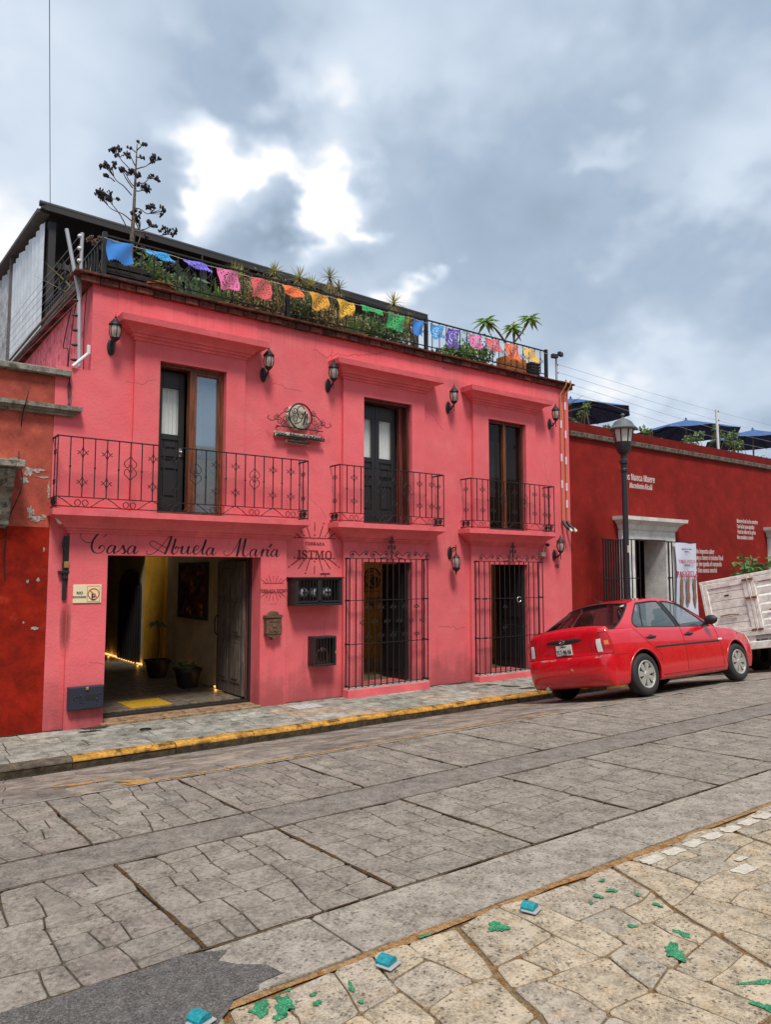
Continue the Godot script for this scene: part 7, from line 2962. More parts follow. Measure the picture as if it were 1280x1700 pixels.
	# wheels
	for xa in [0.0, 2.5]:
		for s in [1.0, -1.0]:
			var hub := Vector3(xa, 0.298, 0.735 * s)
			var turn := Transform3D(Basis(Vector3.RIGHT, PI / 2 * s) * Basis(Vector3.UP, 0.35 + xa), hub)
			b = MB.new()
			b.lathe([Vector2(0.185, -0.07), Vector2(0.20, -0.092), Vector2(0.255, -0.095), Vector2(0.285, -0.085), Vector2(0.297, -0.065), Vector2(0.298, 0.0), Vector2(0.297, 0.065), Vector2(0.285, 0.085), Vector2(0.255, 0.095), Vector2(0.20, 0.092), Vector2(0.185, 0.07)], 36, turn, true)
			var wh := part(t, "wheel", b, M.rubber)
			b = MB.new()
			b.lathe([Vector2(0.0, 0.03), Vector2(0.16, 0.03), Vector2(0.185, 0.06)], 28, turn)
			part(wh, "drum", b, M.black_paint)
			b = MB.new()
			b.lathe([Vector2(0.168, 0.055), Vector2(0.172, 0.088), Vector2(0.19, 0.096), Vector2(0.199, 0.090), Vector2(0.195, 0.06)], 36, turn)
			b.lathe([Vector2(0.0, 0.092), Vector2(0.035, 0.09), Vector2(0.05, 0.08), Vector2(0.05, 0.05)], 18, turn)
			for i in 7:
				var a := TAU * i / 7
				var poly := PackedVector2Array()
				for e in [[0.03, -0.018], [0.07, -0.026], [0.13, -0.04], [0.175, -0.034], [0.175, 0.034], [0.13, 0.04], [0.07, 0.026], [0.03, 0.018]]: poly.append(Vector2(e[0], e[1]))
				# spoke polygon in (x, z) of the wheel, thick along its axis
				b.ext(poly, 0.03, turn * Transform3D(Basis(Vector3.UP, a), Vector3.ZERO) * Transform3D(Basis(Vector3(1, 0, 0), Vector3(0, 0, -1), Vector3(0, 1, 0)), Vector3(0, 0.052, 0)))
			part(wh, "rim", b, M.alloy)


# ---------------------------------------------------------------- the white truck beyond
func build_truck() -> void:
	var t := thing("truck", "rusty white stake bed truck with two barred tailgate doors, parked beyond the red car", "truck", Vector3(14.0, street(3.06) - 0.02, 3.06))
	t.rotation.x = -0.178
	var b := MB.new()
	var w := 1.0
	var y0 := 0.80
	var y1 := 1.83
	# frame of the tail: posts and rails
	for z in [-w, -0.04, w - 0.06]:
		b = MB.new()
		b.bx(-0.04, 0.04, y0, y1, z, z + 0.06, 0.006)
		part(t, "tail_post", b, M.truck_white)
	b = MB.new()
	b.bx(-0.03, 0.05, y1 - 0.02, y1 + 0.04, -w - 0.01, w + 0.01, 0.006)
	b.bx(-0.05, 0.05, y0 - 0.09, y0, -w, w, 0.006)
	part(t, "tail_rail", b, M.truck_white)
	for s in [0, 1]:
		var za := -w + 0.065 if s == 0 else 0.03
		var zb := -0.05 if s == 0 else w - 0.065
		b = MB.new()
		for z in [za, zb - 0.075]: b.bx(-0.035, 0.02, y0 + 0.01, y1 - 0.03, z, z + 0.075, 0.005)
		b.bx(-0.034, 0.018, y1 - 0.13, y1 - 0.03, za + 0.075, zb - 0.075, 0.005)
		b.bx(-0.034, 0.018, y0 + 0.01, y0 + 0.07, za + 0.075, zb - 0.075, 0.005)
		var d := part(t, "tailgate", b, M.truck_white)
		var ys := [y0 + 0.07, y0 + 0.19, y0 + 0.32, y0 + 0.48, y0 + 0.64, y0 + 0.80, y1 - 0.13]
		for i in 6:
			b = MB.new()
			var gap := 0.008 if s == 0 else 0.03
			b.bx(-0.018, 0.004, ys[i] + gap * 0.5, ys[i + 1] - gap * 0.5, za + 0.075, zb - 0.075, 0.004)
			part(d, "plank", b, M.truck_white)
		b = MB.new()
		b.bx(0.006, 0.014, y0, y1 - 0.03, za + 0.075, zb - 0.075)
		if s == 0: part(d, "lining", b, M.truck_dirty)
		for q in [y0 + 0.02, y0 + 0.62, y1 - 0.06]:
			b = MB.new()
			b.box(Vector3(-0.045, q, zb - 0.02 if s == 0 else za + 0.02), Vector3(0.03, 0.04, 0.1), 0.006)
			part(d, "hinge", b, M.rust)
		b = MB.new()
		b.tube([Vector3(-0.045, y0 + 0.35, za + 0.25), Vector3(-0.05, y0 + 0.36, za + 0.45), Vector3(-0.045, y0 + 0.34, za + 0.62)], 0.012, 5)
		part(d, "latch", b, M.rust)
		b = MB.new()
		b.box(Vector3(-0.02, y0 + 0.73, (za + zb) * 0.5), Vector3(0.006, 0.035, 0.09), 0.003)
		part(d, "badge", b, M.rust_brown)
	# sides of the bed
	for s in [1.0, -1.0]:
		for i in 6:
			b = MB.new()
			b.bx(0.05, 4.3, y0 + 0.18 * i + 0.01, y0 + 0.18 * i + 0.17, s * w - 0.015, s * w + 0.015, 0.004)
			part(t, "side_plank", b, M.truck_white)
		for i in 5:
			b = MB.new()
			b.bx(0.05 + i * 1.03, 0.13 + i * 1.03, y0 - 0.05, y1, s * (w + 0.03) - 0.02, s * (w + 0.03) + 0.02, 0.004)
			part(t, "side_post", b, M.truck_white)
	b = MB.new()
	b.bx(0.0, 4.35, y0 - 0.08, y0 - 0.01, -w + 0.02, w - 0.02)
	part(t, "bed_floor", b, M.truck_dirty)
	# chassis, bumper and plate
	b = MB.new()
	for z in [-0.45, 0.45]: b.bx(0.1, 6.4, 0.6, 0.82, z - 0.05, z + 0.05)
	b.bx(0.15, 1.0, 0.45, 0.8, -0.4, 0.4, 0.02)
	part(t, "chassis", b, M.rubber)
	b = MB.new()
	b.bx(-0.02, 0.0, y0 - 0.26, y0 - 0.09, -w + 0.03, w - 0.03, 0.004)
	part(t, "tail_panel", b, M.truck_white)
	b = MB.new()
	b.bx(-0.06, 0.06, 0.46, 0.60, -w + 0.05, w - 0.05, 0.01)
	part(t, "bumper", b, M.truck_white)
	b = MB.new()
	b.box(Vector3(-0.028, y0 - 0.165, 0.06), Vector3(0.012, 0.14, 0.30), 0.004)
	var pl := part(t, "number_plate", b, M.plate_dirty)
	b = MB.new()
	var face := Transform3D(Basis(Vector3(0, 0, 1), Vector3(0, 1, 0), Vector3(-1, 0, 0)), Vector3(-0.0345, y0 - 0.19, 0.06))
	b.add(words("RV-8592-A", 0.06, Vector3.ZERO, "Droid Sans", true, true, 0.7), face)
	part(pl, "lettering", b, M.ink)
	for z in [-0.8, 0.8]:
		b = MB.new()
		b.box(Vector3(-0.05, 0.7, z), Vector3(0.04, 0.1, 0.2), 0.01)
		part(t, "tail_lamp", b, M.lamp_red)
	# cab
	b = MB.new()
	var prof := PackedVector2Array([Vector2(4.5, 0.6), Vector2(6.6, 0.6), Vector2(6.75, 1.0), Vector2(6.7, 1.35), Vector2(6.2, 1.45), Vector2(5.75, 2.2), Vector2(4.6, 2.25), Vector2(4.5, 2.1)])
	b.ext(prof, 1.84, Transform3D(Basis(), Vector3(0, 0, -0.92)))
	var cab := part(t, "cab", b, M.truck_white)
	for s in [1.0, -1.0]:
		b = MB.new()
		b.ext(PackedVector2Array([Vector2(4.8, 1.45), Vector2(6.0, 1.45), Vector2(5.65, 2.1), Vector2(4.8, 2.12)]), 0.01, Transform3D(Basis(), Vector3(0, 0, 0.922 if s > 0 else -0.932)))
		part(cab, "side_window", b, M.car_glass_dark)
	b = MB.new()
	b.bx(4.485, 4.499, 1.5, 2.0, -0.6, 0.6)
	part(cab, "rear_window", b, M.car_glass_dark)
	for q in [[1.3, 0.80], [1.3, -0.80], [5.7, 0.82], [5.7, -0.82]]:
		b = MB.new()
		var turn := Transform3D(Basis(Vector3.RIGHT, PI / 2 * signf(q[1])), Vector3(q[0], 0.39, q[1]))
		b.lathe([Vector2(0.22, -0.1), Vector2(0.36, -0.11), Vector2(0.385, -0.08), Vector2(0.39, 0.0), Vector2(0.385, 0.08), Vector2(0.36, 0.11), Vector2(0.22, 0.1)], 28, turn, true)
		var wh := part(t, "wheel", b, M.rubber)
		b = MB.new()
		b.lathe([Vector2(0.0, 0.05), Vector2(0.08, 0.06), Vector2(0.16, 0.02), Vector2(0.2, 0.07), Vector2(0.23, 0.09)], 20, turn)
		part(wh, "rim", b, M.truck_dirty)


# ---------------------------------------------------------------- materials
func build_materials() -> void:
	noise_bytes("low", 0.006, 4, FastNoiseLite.TYPE_SIMPLEX_SMOOTH, 512, 3)
	noise_bytes("mid", 0.02, 4, FastNoiseLite.TYPE_SIMPLEX_SMOOTH, 512, 4)
	noise_bytes("fine", 0.09, 3, FastNoiseLite.TYPE_SIMPLEX_SMOOTH, 512, 5)
	noise_bytes("grain", 0.35, 2, FastNoiseLite.TYPE_SIMPLEX_SMOOTH, 512, 6)
	noise_bytes("pebble_cell", 0.17, 1, FastNoiseLite.TYPE_CELLULAR, 512, 7)
	noise_bytes("pits", 0.075, 1, FastNoiseLite.TYPE_CELLULAR, 512, 8)
	noise_bytes("blotch", 0.012, 5, FastNoiseLite.TYPE_SIMPLEX_SMOOTH, 512, 9)
	var gritty := gray_tex([["grain", 0.5], ["fine", 0.35], ["pebble_cell", 0.15]])
	var plaster_h := gray_tex([["mid", 0.5], ["fine", 0.3], ["grain", 0.12]])
	# street stones: grey with dark pits and pale grit
	var pits := ["pits", 0.045, 0.04, Color(0.12, 0.115, 0.11, 0.8), true]
	var tints := [L(0.305, 0.264, 0.218), L(0.328, 0.283, 0.234), L(0.285, 0.25, 0.21), L(0.345, 0.30, 0.247), L(0.30, 0.252, 0.215)]
	var pav := color_tex(Color(0.86, 0.86, 0.86), [["low", 0.10], ["mid", 0.13], ["fine", 0.16], ["grain", 0.18]], [["pebble_cell", 0.86, 0.05, Color(0.97, 0.96, 0.94, 0.35)], ["pebble_cell", 0.08, 0.05, Color(0.35, 0.34, 0.33, 0.3), true], pits])
	for i in 5: tri_mat("paver%d" % i, pav, 1.7, 0.78, gritty, 0.35, tints[i])
	tri_mat("band", pav, 1.3, 0.75, gritty, 0.5, L(0.272, 0.238, 0.203))
	var pale := color_tex(Color(0.86, 0.86, 0.86), [["low", 0.12], ["mid", 0.14], ["fine", 0.16], ["grain", 0.2]], [["pebble_cell", 0.82, 0.05, Color(0.98, 0.96, 0.92, 0.45)], ["pebble_cell", 0.08, 0.04, Color(0.36, 0.34, 0.32, 0.4), true], pits])
	tri_mat("band_pale", pale, 1.2, 0.8, gritty, 0.45, L(0.395, 0.345, 0.285))
	var sand := color_tex(Color(0.86, 0.86, 0.86), [["low", 0.13], ["mid", 0.16], ["fine", 0.18], ["grain", 0.24]], [["pebble_cell", 0.80, 0.05, Color(0.98, 0.97, 0.94, 0.5)], ["pebble_cell", 0.08, 0.04, Color(0.36, 0.34, 0.33, 0.55), true], ["blotch", 0.60, 0.2, Color(0.84, 0.70, 0.52, 0.2)], pits])
	tri_mat("sandy0", sand, 0.95, 0.82, gritty, 0.6, L(0.52, 0.425, 0.305))
	tri_mat("sandy1", sand, 1.05, 0.82, gritty, 0.6, L(0.48, 0.40, 0.295))
	tri_mat("sandy2", sand, 0.9, 0.82, gritty, 0.6, L(0.545, 0.445, 0.32))
	tri_mat("sandy3", sand, 1.1, 0.82, gritty, 0.6, L(0.44, 0.38, 0.295))
	tri_mat("sandy4", sand, 0.85, 0.82, gritty, 0.6, L(0.50, 0.42, 0.325))
	var lane := color_tex(Color(0.84, 0.84, 0.84), [["low", 0.22], ["mid", 0.2], ["fine", 0.14], ["grain", 0.14]], [["blotch", 0.56, 0.2, Color(0.86, 0.72, 0.56, 0.3)], pits])
	tri_mat("lane0", lane, 2.3, 0.75, gritty, 0.35, L(0.35, 0.30, 0.25))
	tri_mat("lane1", lane, 2.6, 0.75, gritty, 0.35, L(0.31, 0.27, 0.23))
	var mort := color_tex(Color(0.8, 0.8, 0.8), [["mid", 0.25], ["fine", 0.25], ["grain", 0.3]], [["blotch", 0.55, 0.12, Color(0.82, 0.62, 0.38, 0.6)]])
	tri_mat("mortar", mort, 1.1, 0.9, gritty, 0.4, L(0.15, 0.125, 0.095))
	tri_mat("mortar_dark", mort, 1.0, 0.9, gritty, 0.4, L(0.07, 0.065, 0.055))
	tri_mat("dirt_joint", mort, 0.6, 0.95, gritty, 0.8, L(0.33, 0.225, 0.12))
	tri_mat("ochre_dirt", mort, 0.5, 0.95, gritty, 0.8, L(0.50, 0.30, 0.14))
	var flag := color_tex(Color(0.84, 0.84, 0.84), [["low", 0.14], ["mid", 0.2], ["fine", 0.16], ["grain", 0.12]], [["blotch", 0.30, 0.12, Color(0.46, 0.46, 0.40, 0.35), true], ["pits", 0.07, 0.04, Color(0.12, 0.12, 0.1, 0.7), true]])
	tri_mat("flag0", flag, 1.9, 0.7, plaster_h, 0.5, L(0.36, 0.355, 0.305))
	tri_mat("flag1", flag, 1.6, 0.7, plaster_h, 0.5, L(0.41, 0.39, 0.335))
	tri_mat("flag_pale", flag, 1.4, 0.7, plaster_h, 0.5, L(0.48, 0.47, 0.41))
	tri_mat("flag_pink", flag, 1.5, 0.7, plaster_h, 0.5, L(0.50, 0.40, 0.30))
	var kerb := color_tex(L(0.43, 0.225, 0.045), [["mid", 0.2], ["fine", 0.15], ["grain", 0.12]], [["blotch", 0.40, 0.14, Color(0.30, 0.22, 0.12, 0.75), true], ["fine", 0.28, 0.12, Color(0.35, 0.25, 0.14, 0.6), true]])
	tri_mat("kerb_yellow", kerb, 2.3, 0.65, gritty, 0.3)
	tri_mat("kerb_bare", lane, 0.9, 0.8, gritty, 0.5, L(0.16, 0.13, 0.10))
	tri_mat("kerb_foot", lane, 0.9, 0.85, gritty, 0.5, L(0.10, 0.075, 0.05))
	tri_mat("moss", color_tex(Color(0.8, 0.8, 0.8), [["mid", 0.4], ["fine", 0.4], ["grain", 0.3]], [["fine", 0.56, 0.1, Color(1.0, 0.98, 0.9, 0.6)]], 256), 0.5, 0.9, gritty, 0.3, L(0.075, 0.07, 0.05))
	tri_mat("dirt_brown", mort, 0.5, 0.95, gritty, 0.5, L(0.13, 0.085, 0.045))
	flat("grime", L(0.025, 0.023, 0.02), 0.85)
	tri_mat("asphalt", color_tex(Color(0.72, 0.72, 0.72), [["fine", 0.25], ["grain", 0.5], ["mid", 0.15]], [["pebble_cell", 0.80, 0.04, Color(1, 0.98, 0.95, 0.5)]]), 0.7, 0.7, gritty, 0.9, L(0.23, 0.215, 0.20))
	var chipped := color_tex(L(0.035, 0.21, 0.10), [["mid", 0.2], ["fine", 0.25], ["grain", 0.2]], [["fine", 0.74, 0.06, Color(0.62, 0.60, 0.50, 0.8)]])
	var chipped_w := color_tex(L(0.52, 0.49, 0.43), [["mid", 0.1], ["fine", 0.15], ["grain", 0.15]], [["fine", 0.60, 0.06, Color(0.74, 0.67, 0.57, 0.9)], ["grain", 0.70, 0.06, Color(0.70, 0.63, 0.54, 0.8)]])
	var worn := color_tex(Color(0.85, 0.85, 0.85), [["mid", 0.2], ["fine", 0.25], ["grain", 0.2]], [["pits", 0.10, 0.05, Color(0.4, 0.38, 0.35, 0.8), true]])
	tri_mat("green_paint", chipped, 0.45, 0.65, gritty, 0.3)
	tri_mat("white_paint", chipped_w, 0.45, 0.7, gritty, 0.3)
	tri_mat("line_paint", worn, 0.5, 0.7, gritty, 0.3, L(0.42, 0.40, 0.37))
	tri_mat("amber_faded", worn, 0.6, 0.75, gritty, 0.3, L(0.60, 0.33, 0.10))
	tri_mat("cover_white", worn, 0.6, 0.6, gritty, 0.2, L(0.62, 0.63, 0.62))
	flat("stud_base", L(0.35, 0.36, 0.36), 0.5)
	tri_mat("turquoise", worn, 0.2, 0.4, gritty, 0.05, L(0.02, 0.34, 0.40))
	# plaster
	var PINK := L(0.755, 0.15, 0.168)
	var pink := color_tex(PINK, [["low", 0.05], ["mid", 0.045], ["fine", 0.03], ["grain", 0.02]], [["blotch", 0.66, 0.2, Color(0.96, 0.50, 0.50, 0.3)], ["blotch", 0.30, 0.2, Color(0.82, 0.36, 0.38, 0.3), true]])
	M.facade = facade_material(PINK)
	tri_mat("pink_trim", pink, 2.9, 0.75, plaster_h, 0.15)
	tri_mat("pink_low", pink, 2.6, 0.75, plaster_h, 0.2, Color(0.97, 0.93, 0.93))
	tri_mat("pink_side", color_tex(L(0.85, 0.20, 0.24), [["low", 0.08], ["mid", 0.1], ["fine", 0.1], ["grain", 0.06]], [["blotch", 0.32, 0.1, Color(0.62, 0.30, 0.30, 0.5), true]]), 1.4, 0.8, gritty, 0.5)
	var red := color_tex(L(0.225, 0.016, 0.012), [["low", 0.08], ["mid", 0.06], ["fine", 0.05], ["grain", 0.05]], [["blotch", 0.68, 0.2, Color(0.62, 0.20, 0.17, 0.3)]])
	tri_mat("red_wall", red, 3.1, 0.75, plaster_h, 0.3)
	tri_mat("red_dark", red, 2.1, 0.75, plaster_h, 0.3, Color(0.85, 0.85, 0.85))
	tri_mat("terra_up", color_tex(L(0.40, 0.085, 0.06), [["low", 0.12], ["mid", 0.08], ["fine", 0.05], ["grain", 0.04]], [["blotch", 0.56, 0.25, Color(0.80, 0.42, 0.32, 0.4)], ["blotch", 0.24, 0.15, Color(0.48, 0.24, 0.20, 0.4), true]]), 2.2, 0.85, plaster_h, 0.6)
	tri_mat("terra_low", color_tex(L(0.25, 0.014, 0.006), [["low", 0.16], ["mid", 0.14], ["fine", 0.06], ["grain", 0.05]], [["blotch", 0.70, 0.15, Color(0.62, 0.26, 0.2, 0.35)]]), 2.0, 0.8, plaster_h, 0.5)
	tri_mat("plaster_bare", color_tex(L(0.40, 0.36, 0.33), [["mid", 0.3], ["fine", 0.25], ["grain", 0.2]]), 0.5, 0.9, gritty, 0.8)
	tri_mat("plaster_grey", color_tex(L(0.42, 0.43, 0.45), [["low", 0.15], ["mid", 0.15], ["fine", 0.1]]), 2.5, 0.85, plaster_h, 0.4)
	var stone_t := color_tex(Color(0.85, 0.85, 0.85), [["low", 0.1], ["mid", 0.2], ["fine", 0.2], ["grain", 0.15]], [["blotch", 0.32, 0.12, Color(0.45, 0.44, 0.40, 0.6), true]])
	var wash := color_tex(Color(0.92, 0.92, 0.92), [["low", 0.08], ["mid", 0.06], ["fine", 0.04]])
	tri_mat("stone_grey", stone_t, 1.2, 0.85, gritty, 0.6, L(0.32, 0.30, 0.25))
	tri_mat("stone_dark", stone_t, 1.2, 0.85, gritty, 0.6, L(0.19, 0.155, 0.125))
	tri_mat("white_stone", wash, 2.4, 0.7, plaster_h, 0.2, L(0.86, 0.86, 0.83))
	tri_mat("sill_stone", stone_t, 0.9, 0.6, gritty, 0.2, L(0.62, 0.60, 0.54))
	tri_mat("step_stone", stone_t, 1.1, 0.7, gritty, 0.3, L(0.42, 0.27, 0.16))
	tri_mat("terrace", stone_t, 1.4, 0.9, gritty, 0.3, L(0.25, 0.13, 0.10))
	for i in 3: tri_mat("brick%d" % i, color_tex([L(0.12, 0.045, 0.035), L(0.15, 0.05, 0.04), L(0.085, 0.04, 0.034)][i], [["mid", 0.35], ["fine", 0.3], ["grain", 0.2]], [["blotch", 0.40, 0.12, Color(0.17, 0.12, 0.1, 0.8), true]], 256), 0.7, 0.9, gritty, 0.6)
	tri_mat("room_dark", wash, 2.0, 0.9, null, 0.0, L(0.06, 0.045, 0.04))
	tri_mat("room_brown", wash, 2.0, 0.8, null, 0.0, L(0.16, 0.075, 0.045))
	tri_mat("hall_beige", wash, 3.0, 0.8, plaster_h, 0.3, L(0.60, 0.48, 0.30))
	tri_mat("ochre_wall", wash, 3.0, 0.8, plaster_h, 0.3, L(0.80, 0.44, 0.05))
	tri_mat("ochre_out", wash, 4.0, 0.85, plaster_h, 0.3, L(0.62, 0.36, 0.10))
	tri_mat("hall_floor", stone_t, 1.0, 0.5, gritty, 0.1, L(0.20, 0.14, 0.09))
	tri_mat("hall_tile0", stone_t, 0.9, 0.4, plaster_h, 0.1, L(0.24, 0.19, 0.14))
	tri_mat("hall_tile1", stone_t, 1.1, 0.4, plaster_h, 0.1, L(0.20, 0.175, 0.14))
	tri_mat("mat_yellow", worn, 0.4, 0.8, gritty, 0.3, L(0.62, 0.36, 0.03))
	# wood and metal
	var wood := wood_tex()
	for q in [["wood_brown", L(0.28, 0.08, 0.03), 0.5], ["wood_dark", L(0.16, 0.05, 0.032), 0.5], ["wood_grey", L(0.19, 0.15, 0.12), 0.8], ["wood_black", L(0.045, 0.028, 0.022), 0.7]]:
		var m := flat(q[0], q[1], q[2])
		m.albedo_texture = wood
		m.uv1_triplanar = true
		m.uv1_world_triplanar = true
		m.uv1_scale = Vector3(1.6, 1.6, 1.6)
	flat("black_paint", L(0.018, 0.018, 0.020), 0.45)
	flat("iron", L(0.016, 0.015, 0.017), 0.5, 0.2)
	flat("lamp_black", L(0.018, 0.02, 0.026), 0.45)
	flat("lamp_grey", L(0.10, 0.115, 0.12), 0.6)
	flat("steel", L(0.55, 0.55, 0.55), 0.3, 0.9)
	flat("steel_grey", L(0.42, 0.43, 0.45), 0.5, 0.3)
	flat("chrome", L(0.6, 0.6, 0.62), 0.2, 1.0)
	flat("alloy", L(0.55, 0.54, 0.50), 0.42, 0.55)
	flat("brass", L(0.45, 0.32, 0.12), 0.4, 0.6)
	tri_mat("bronze", color_tex(L(0.13, 0.075, 0.045), [["mid", 0.3], ["fine", 0.4], ["grain", 0.2]], [], 256), 0.3, 0.5, gritty, 0.1)
	flat("navy_metal", L(0.022, 0.026, 0.045), 0.45)
	flat("rust_brown", L(0.10, 0.035, 0.025), 0.8)
	flat("rust", L(0.22, 0.11, 0.05), 0.85)
	flat("cream", L(0.62, 0.56, 0.44), 0.6)
	flat("cream_bright", L(0.80, 0.70, 0.46), 0.5)
	flat("white_pvc", L(0.68, 0.68, 0.68), 0.5)
	flat("conduit_orange", L(0.48, 0.20, 0.05), 0.6)
	flat("meter_face", L(0.42, 0.44, 0.44), 0.2)
	flat("paper_dim", L(0.50, 0.47, 0.42), 0.8)
	flat("shed_black", L(0.022, 0.019, 0.020), 0.6)
	tri_mat("shed_grey", wash, 1.0, 0.8, null, 0.0, L(0.17, 0.155, 0.15))
	var sheet := flat("sheet_pale", L(0.80, 0.84, 0.90), 0.45)
	sheet.albedo_texture = wash
	sheet.uv1_triplanar = true
	sheet.uv1_world_triplanar = true
	sheet.uv1_scale = Vector3.ONE * 0.35
	# glass
	for q in [["glass", Color(0.9, 0.95, 0.95, 0.10)], ["glass_dark", Color(0.40, 0.46, 0.50, 0.3)], ["glass_smoke", Color(0.12, 0.11, 0.10, 0.6)], ["car_glass", Color(0.42, 0.50, 0.52, 0.35)], ["car_glass_dark", Color(0.05, 0.055, 0.06, 0.75)]]:
		var m := flat(q[0], q[1], 0.03)
		m.transparency = BaseMaterial3D.TRANSPARENCY_ALPHA
		m.metallic_specular = 0.5
	M.glass.metallic_specular = 0.3
	M.glass_dark.albedo_color = Color(0.62, 0.70, 0.76)
	M.glass_dark.albedo_color.a = 0.15
	M.glass_dark.metallic = 0.5
	M.glass_smoke.metallic_specular = 0.3
	var lg := flat("lantern_glass", Color(0.75, 0.74, 0.70, 0.45), 0.12)
	lg.transparency = BaseMaterial3D.TRANSPARENCY_ALPHA
	flat("lamp_glass", L(0.62, 0.62, 0.56), 0.35)
	# paint and print
	flat("ink", L(0.020, 0.014, 0.022), 0.8)
	flat("ink_red", L(0.13, 0.014, 0.012), 0.8)
	flat("ink_navy", L(0.02, 0.025, 0.07), 0.7)
	flat("ink_crimson", L(0.45, 0.012, 0.05), 0.8)
	flat("paint_orange", L(0.62, 0.14, 0.02), 0.6)
	flat("paint_white", L(0.60, 0.52, 0.50), 0.85)
	tri_mat("figure_print", color_tex(L(0.28, 0.15, 0.08), [["fine", 1.0], ["grain", 0.5]], [], 256), 0.25, 0.8)
	var cw := flat("cloth_white", L(0.66, 0.69, 0.82), 0.85)
	cw.backlight_enabled = true
	cw.backlight = Color(0.25, 0.25, 0.28)
	var cu := flat("curtain", L(0.72, 0.74, 0.72), 0.9)
	cu.backlight_enabled = true
	cu.backlight = Color(0.3, 0.3, 0.3)
	flat("cord", L(0.5, 0.45, 0.4), 0.9)
	var can := color_tex(L(0.05, 0.016, 0.013), [["low", 1.2], ["mid", 1.2], ["fine", 0.5]], [["blotch", 0.66, 0.08, Color(0.40, 0.28, 0.2, 0.7)], ["mid", 0.30, 0.1, Color(0.08, 0.08, 0.1, 0.9), true]], 512)
	tri_mat("canvas", can, 1.6, 0.5)
	var led := flat("led", L(0.9, 0.5, 0.2), 0.5)
	led.emission_enabled = true
	led.emission = Color(1.0, 0.72, 0.38)
	led.emission_energy_multiplier = 0.8
	# cloth flags
	for q in [["f_blue", L(0.015, 0.20, 0.62)], ["f_sky", L(0.02, 0.32, 0.72)], ["f_violet", L(0.18, 0.14, 0.72)], ["f_purple", L(0.13, 0.05, 0.45)], ["f_pink", L(0.80, 0.16, 0.38)], ["f_rose", L(0.72, 0.09, 0.11)], ["f_orange", L(0.88, 0.15, 0.025)], ["f_amber", L(0.75, 0.34, 0.02)], ["f_yellow", L(0.82, 0.46, 0.02)], ["f_green", L(0.01, 0.38, 0.10)]]:
		var m := flat(q[0], q[1], 0.8)
		m.backlight_enabled = true
		m.backlight = Color(0.6, 0.6, 0.6)
	var nv := tri_mat("navy_cloth", worn, 1.2, 0.85, null, 0.0, L(0.085, 0.17, 0.38))
	nv.backlight_enabled = true
	nv.backlight = Color(0.06, 0.06, 0.06)
	# plants
	for q in [["leaf_green", L(0.12, 0.25, 0.035)], ["leaf_mid", L(0.09, 0.18, 0.04)], ["leaf_dark", L(0.045, 0.095, 0.035)], ["leaf_yellow", L(0.36, 0.33, 0.06)], ["leaf_olive", L(0.19, 0.19, 0.06)], ["leaf_dry", L(0.38, 0.25, 0.11)], ["leaf_glauc", L(0.17, 0.25, 0.18)], ["leaf_pale", L(0.20, 0.28, 0.08)], ["petal", L(0.72, 0.62, 0.42)]]:
		var m := flat(q[0], q[1], 0.5)
		m.backlight_enabled = true
		m.backlight = Color(0.4, 0.4, 0.3)
	flat("twig", L(0.12, 0.085, 0.055), 0.9)
	tri_mat("stalk", stone_t, 0.3, 0.9, null, 0.0, L(0.21, 0.165, 0.135))
	flat("pod_dark", L(0.030, 0.022, 0.024), 0.8)
	flat("pod_brown", L(0.14, 0.085, 0.055), 0.9)
	flat("soil", L(0.05, 0.035, 0.025), 0.95)
	tri_mat("terracotta", stone_t, 0.6, 0.8, gritty, 0.3, L(0.55, 0.20, 0.07))
	flat("pot_black", L(0.014, 0.014, 0.016), 0.5)
	# vehicles
	var cr := flat("car_red", L(0.60, 0.0015, 0.012), 0.32)
	cr.clearcoat_enabled = true
	cr.clearcoat = 1.0
	cr.clearcoat_roughness = 0.04
	var dust := gray_tex([["low", 0.35], ["mid", 0.2], ["fine", 0.12]], 0.30)
	cr.roughness_texture = dust
	cr.roughness = 1.0
	cr.uv1_triplanar = true
	cr.uv1_scale = Vector3.ONE * 0.7
	flat("rubber", L(0.022, 0.021, 0.021), 0.75)
	flat("black_trim", L(0.020, 0.020, 0.022), 0.45)
	flat("black_gloss", L(0.012, 0.012, 0.013), 0.25)
	flat("seam_dark", L(0.10, 0.002, 0.004), 0.7)
	flat("seat_grey", L(0.09, 0.09, 0.095), 0.9)
	flat("lamp_red", L(0.48, 0.012, 0.022), 0.12)
	flat("lamp_clear", L(0.72, 0.72, 0.72), 0.15)
	flat("lamp_amber", L(0.75, 0.20, 0.06), 0.2)
	flat("plate_white", L(0.68, 0.69, 0.66), 0.5)
	flat("plate_dirty", L(0.40, 0.40, 0.37), 0.6)
	flat("scuff", L(0.60, 0.42, 0.40), 0.8)
	var tw := color_tex(L(0.86, 0.84, 0.78), [["low", 0.08], ["mid", 0.1], ["fine", 0.06]], [["fine", 0.84, 0.05, Color(0.4, 0.25, 0.14, 0.6)], ["pits", 0.05, 0.05, Color(0.45, 0.3, 0.18, 0.6), true]])
	tri_mat("truck_white", tw, 1.3, 0.6, plaster_h, 0.1)
	tri_mat("truck_dirty", tw, 1.0, 0.8, null, 0.0, Color(0.5, 0.47, 0.44))


func wood_tex() -> ImageTexture:
	var f := FastNoiseLite.new()
	f.seed = 21
	f.frequency = 0.02
	f.fractal_octaves = 3
	var S := 256
	var im := Image.create(S, S, false, Image.FORMAT_RGB8)
	for y in S:
		for x in S:
			var v := 0.78 + 0.3 * f.get_noise_2d(x * 3.2, y * 0.22) + 0.12 * f.get_noise_2d(x * 14.0, y * 0.9)
			im.set_pixel(x, y, Color(v, v, v))
	return ImageTexture.create_from_image(im)


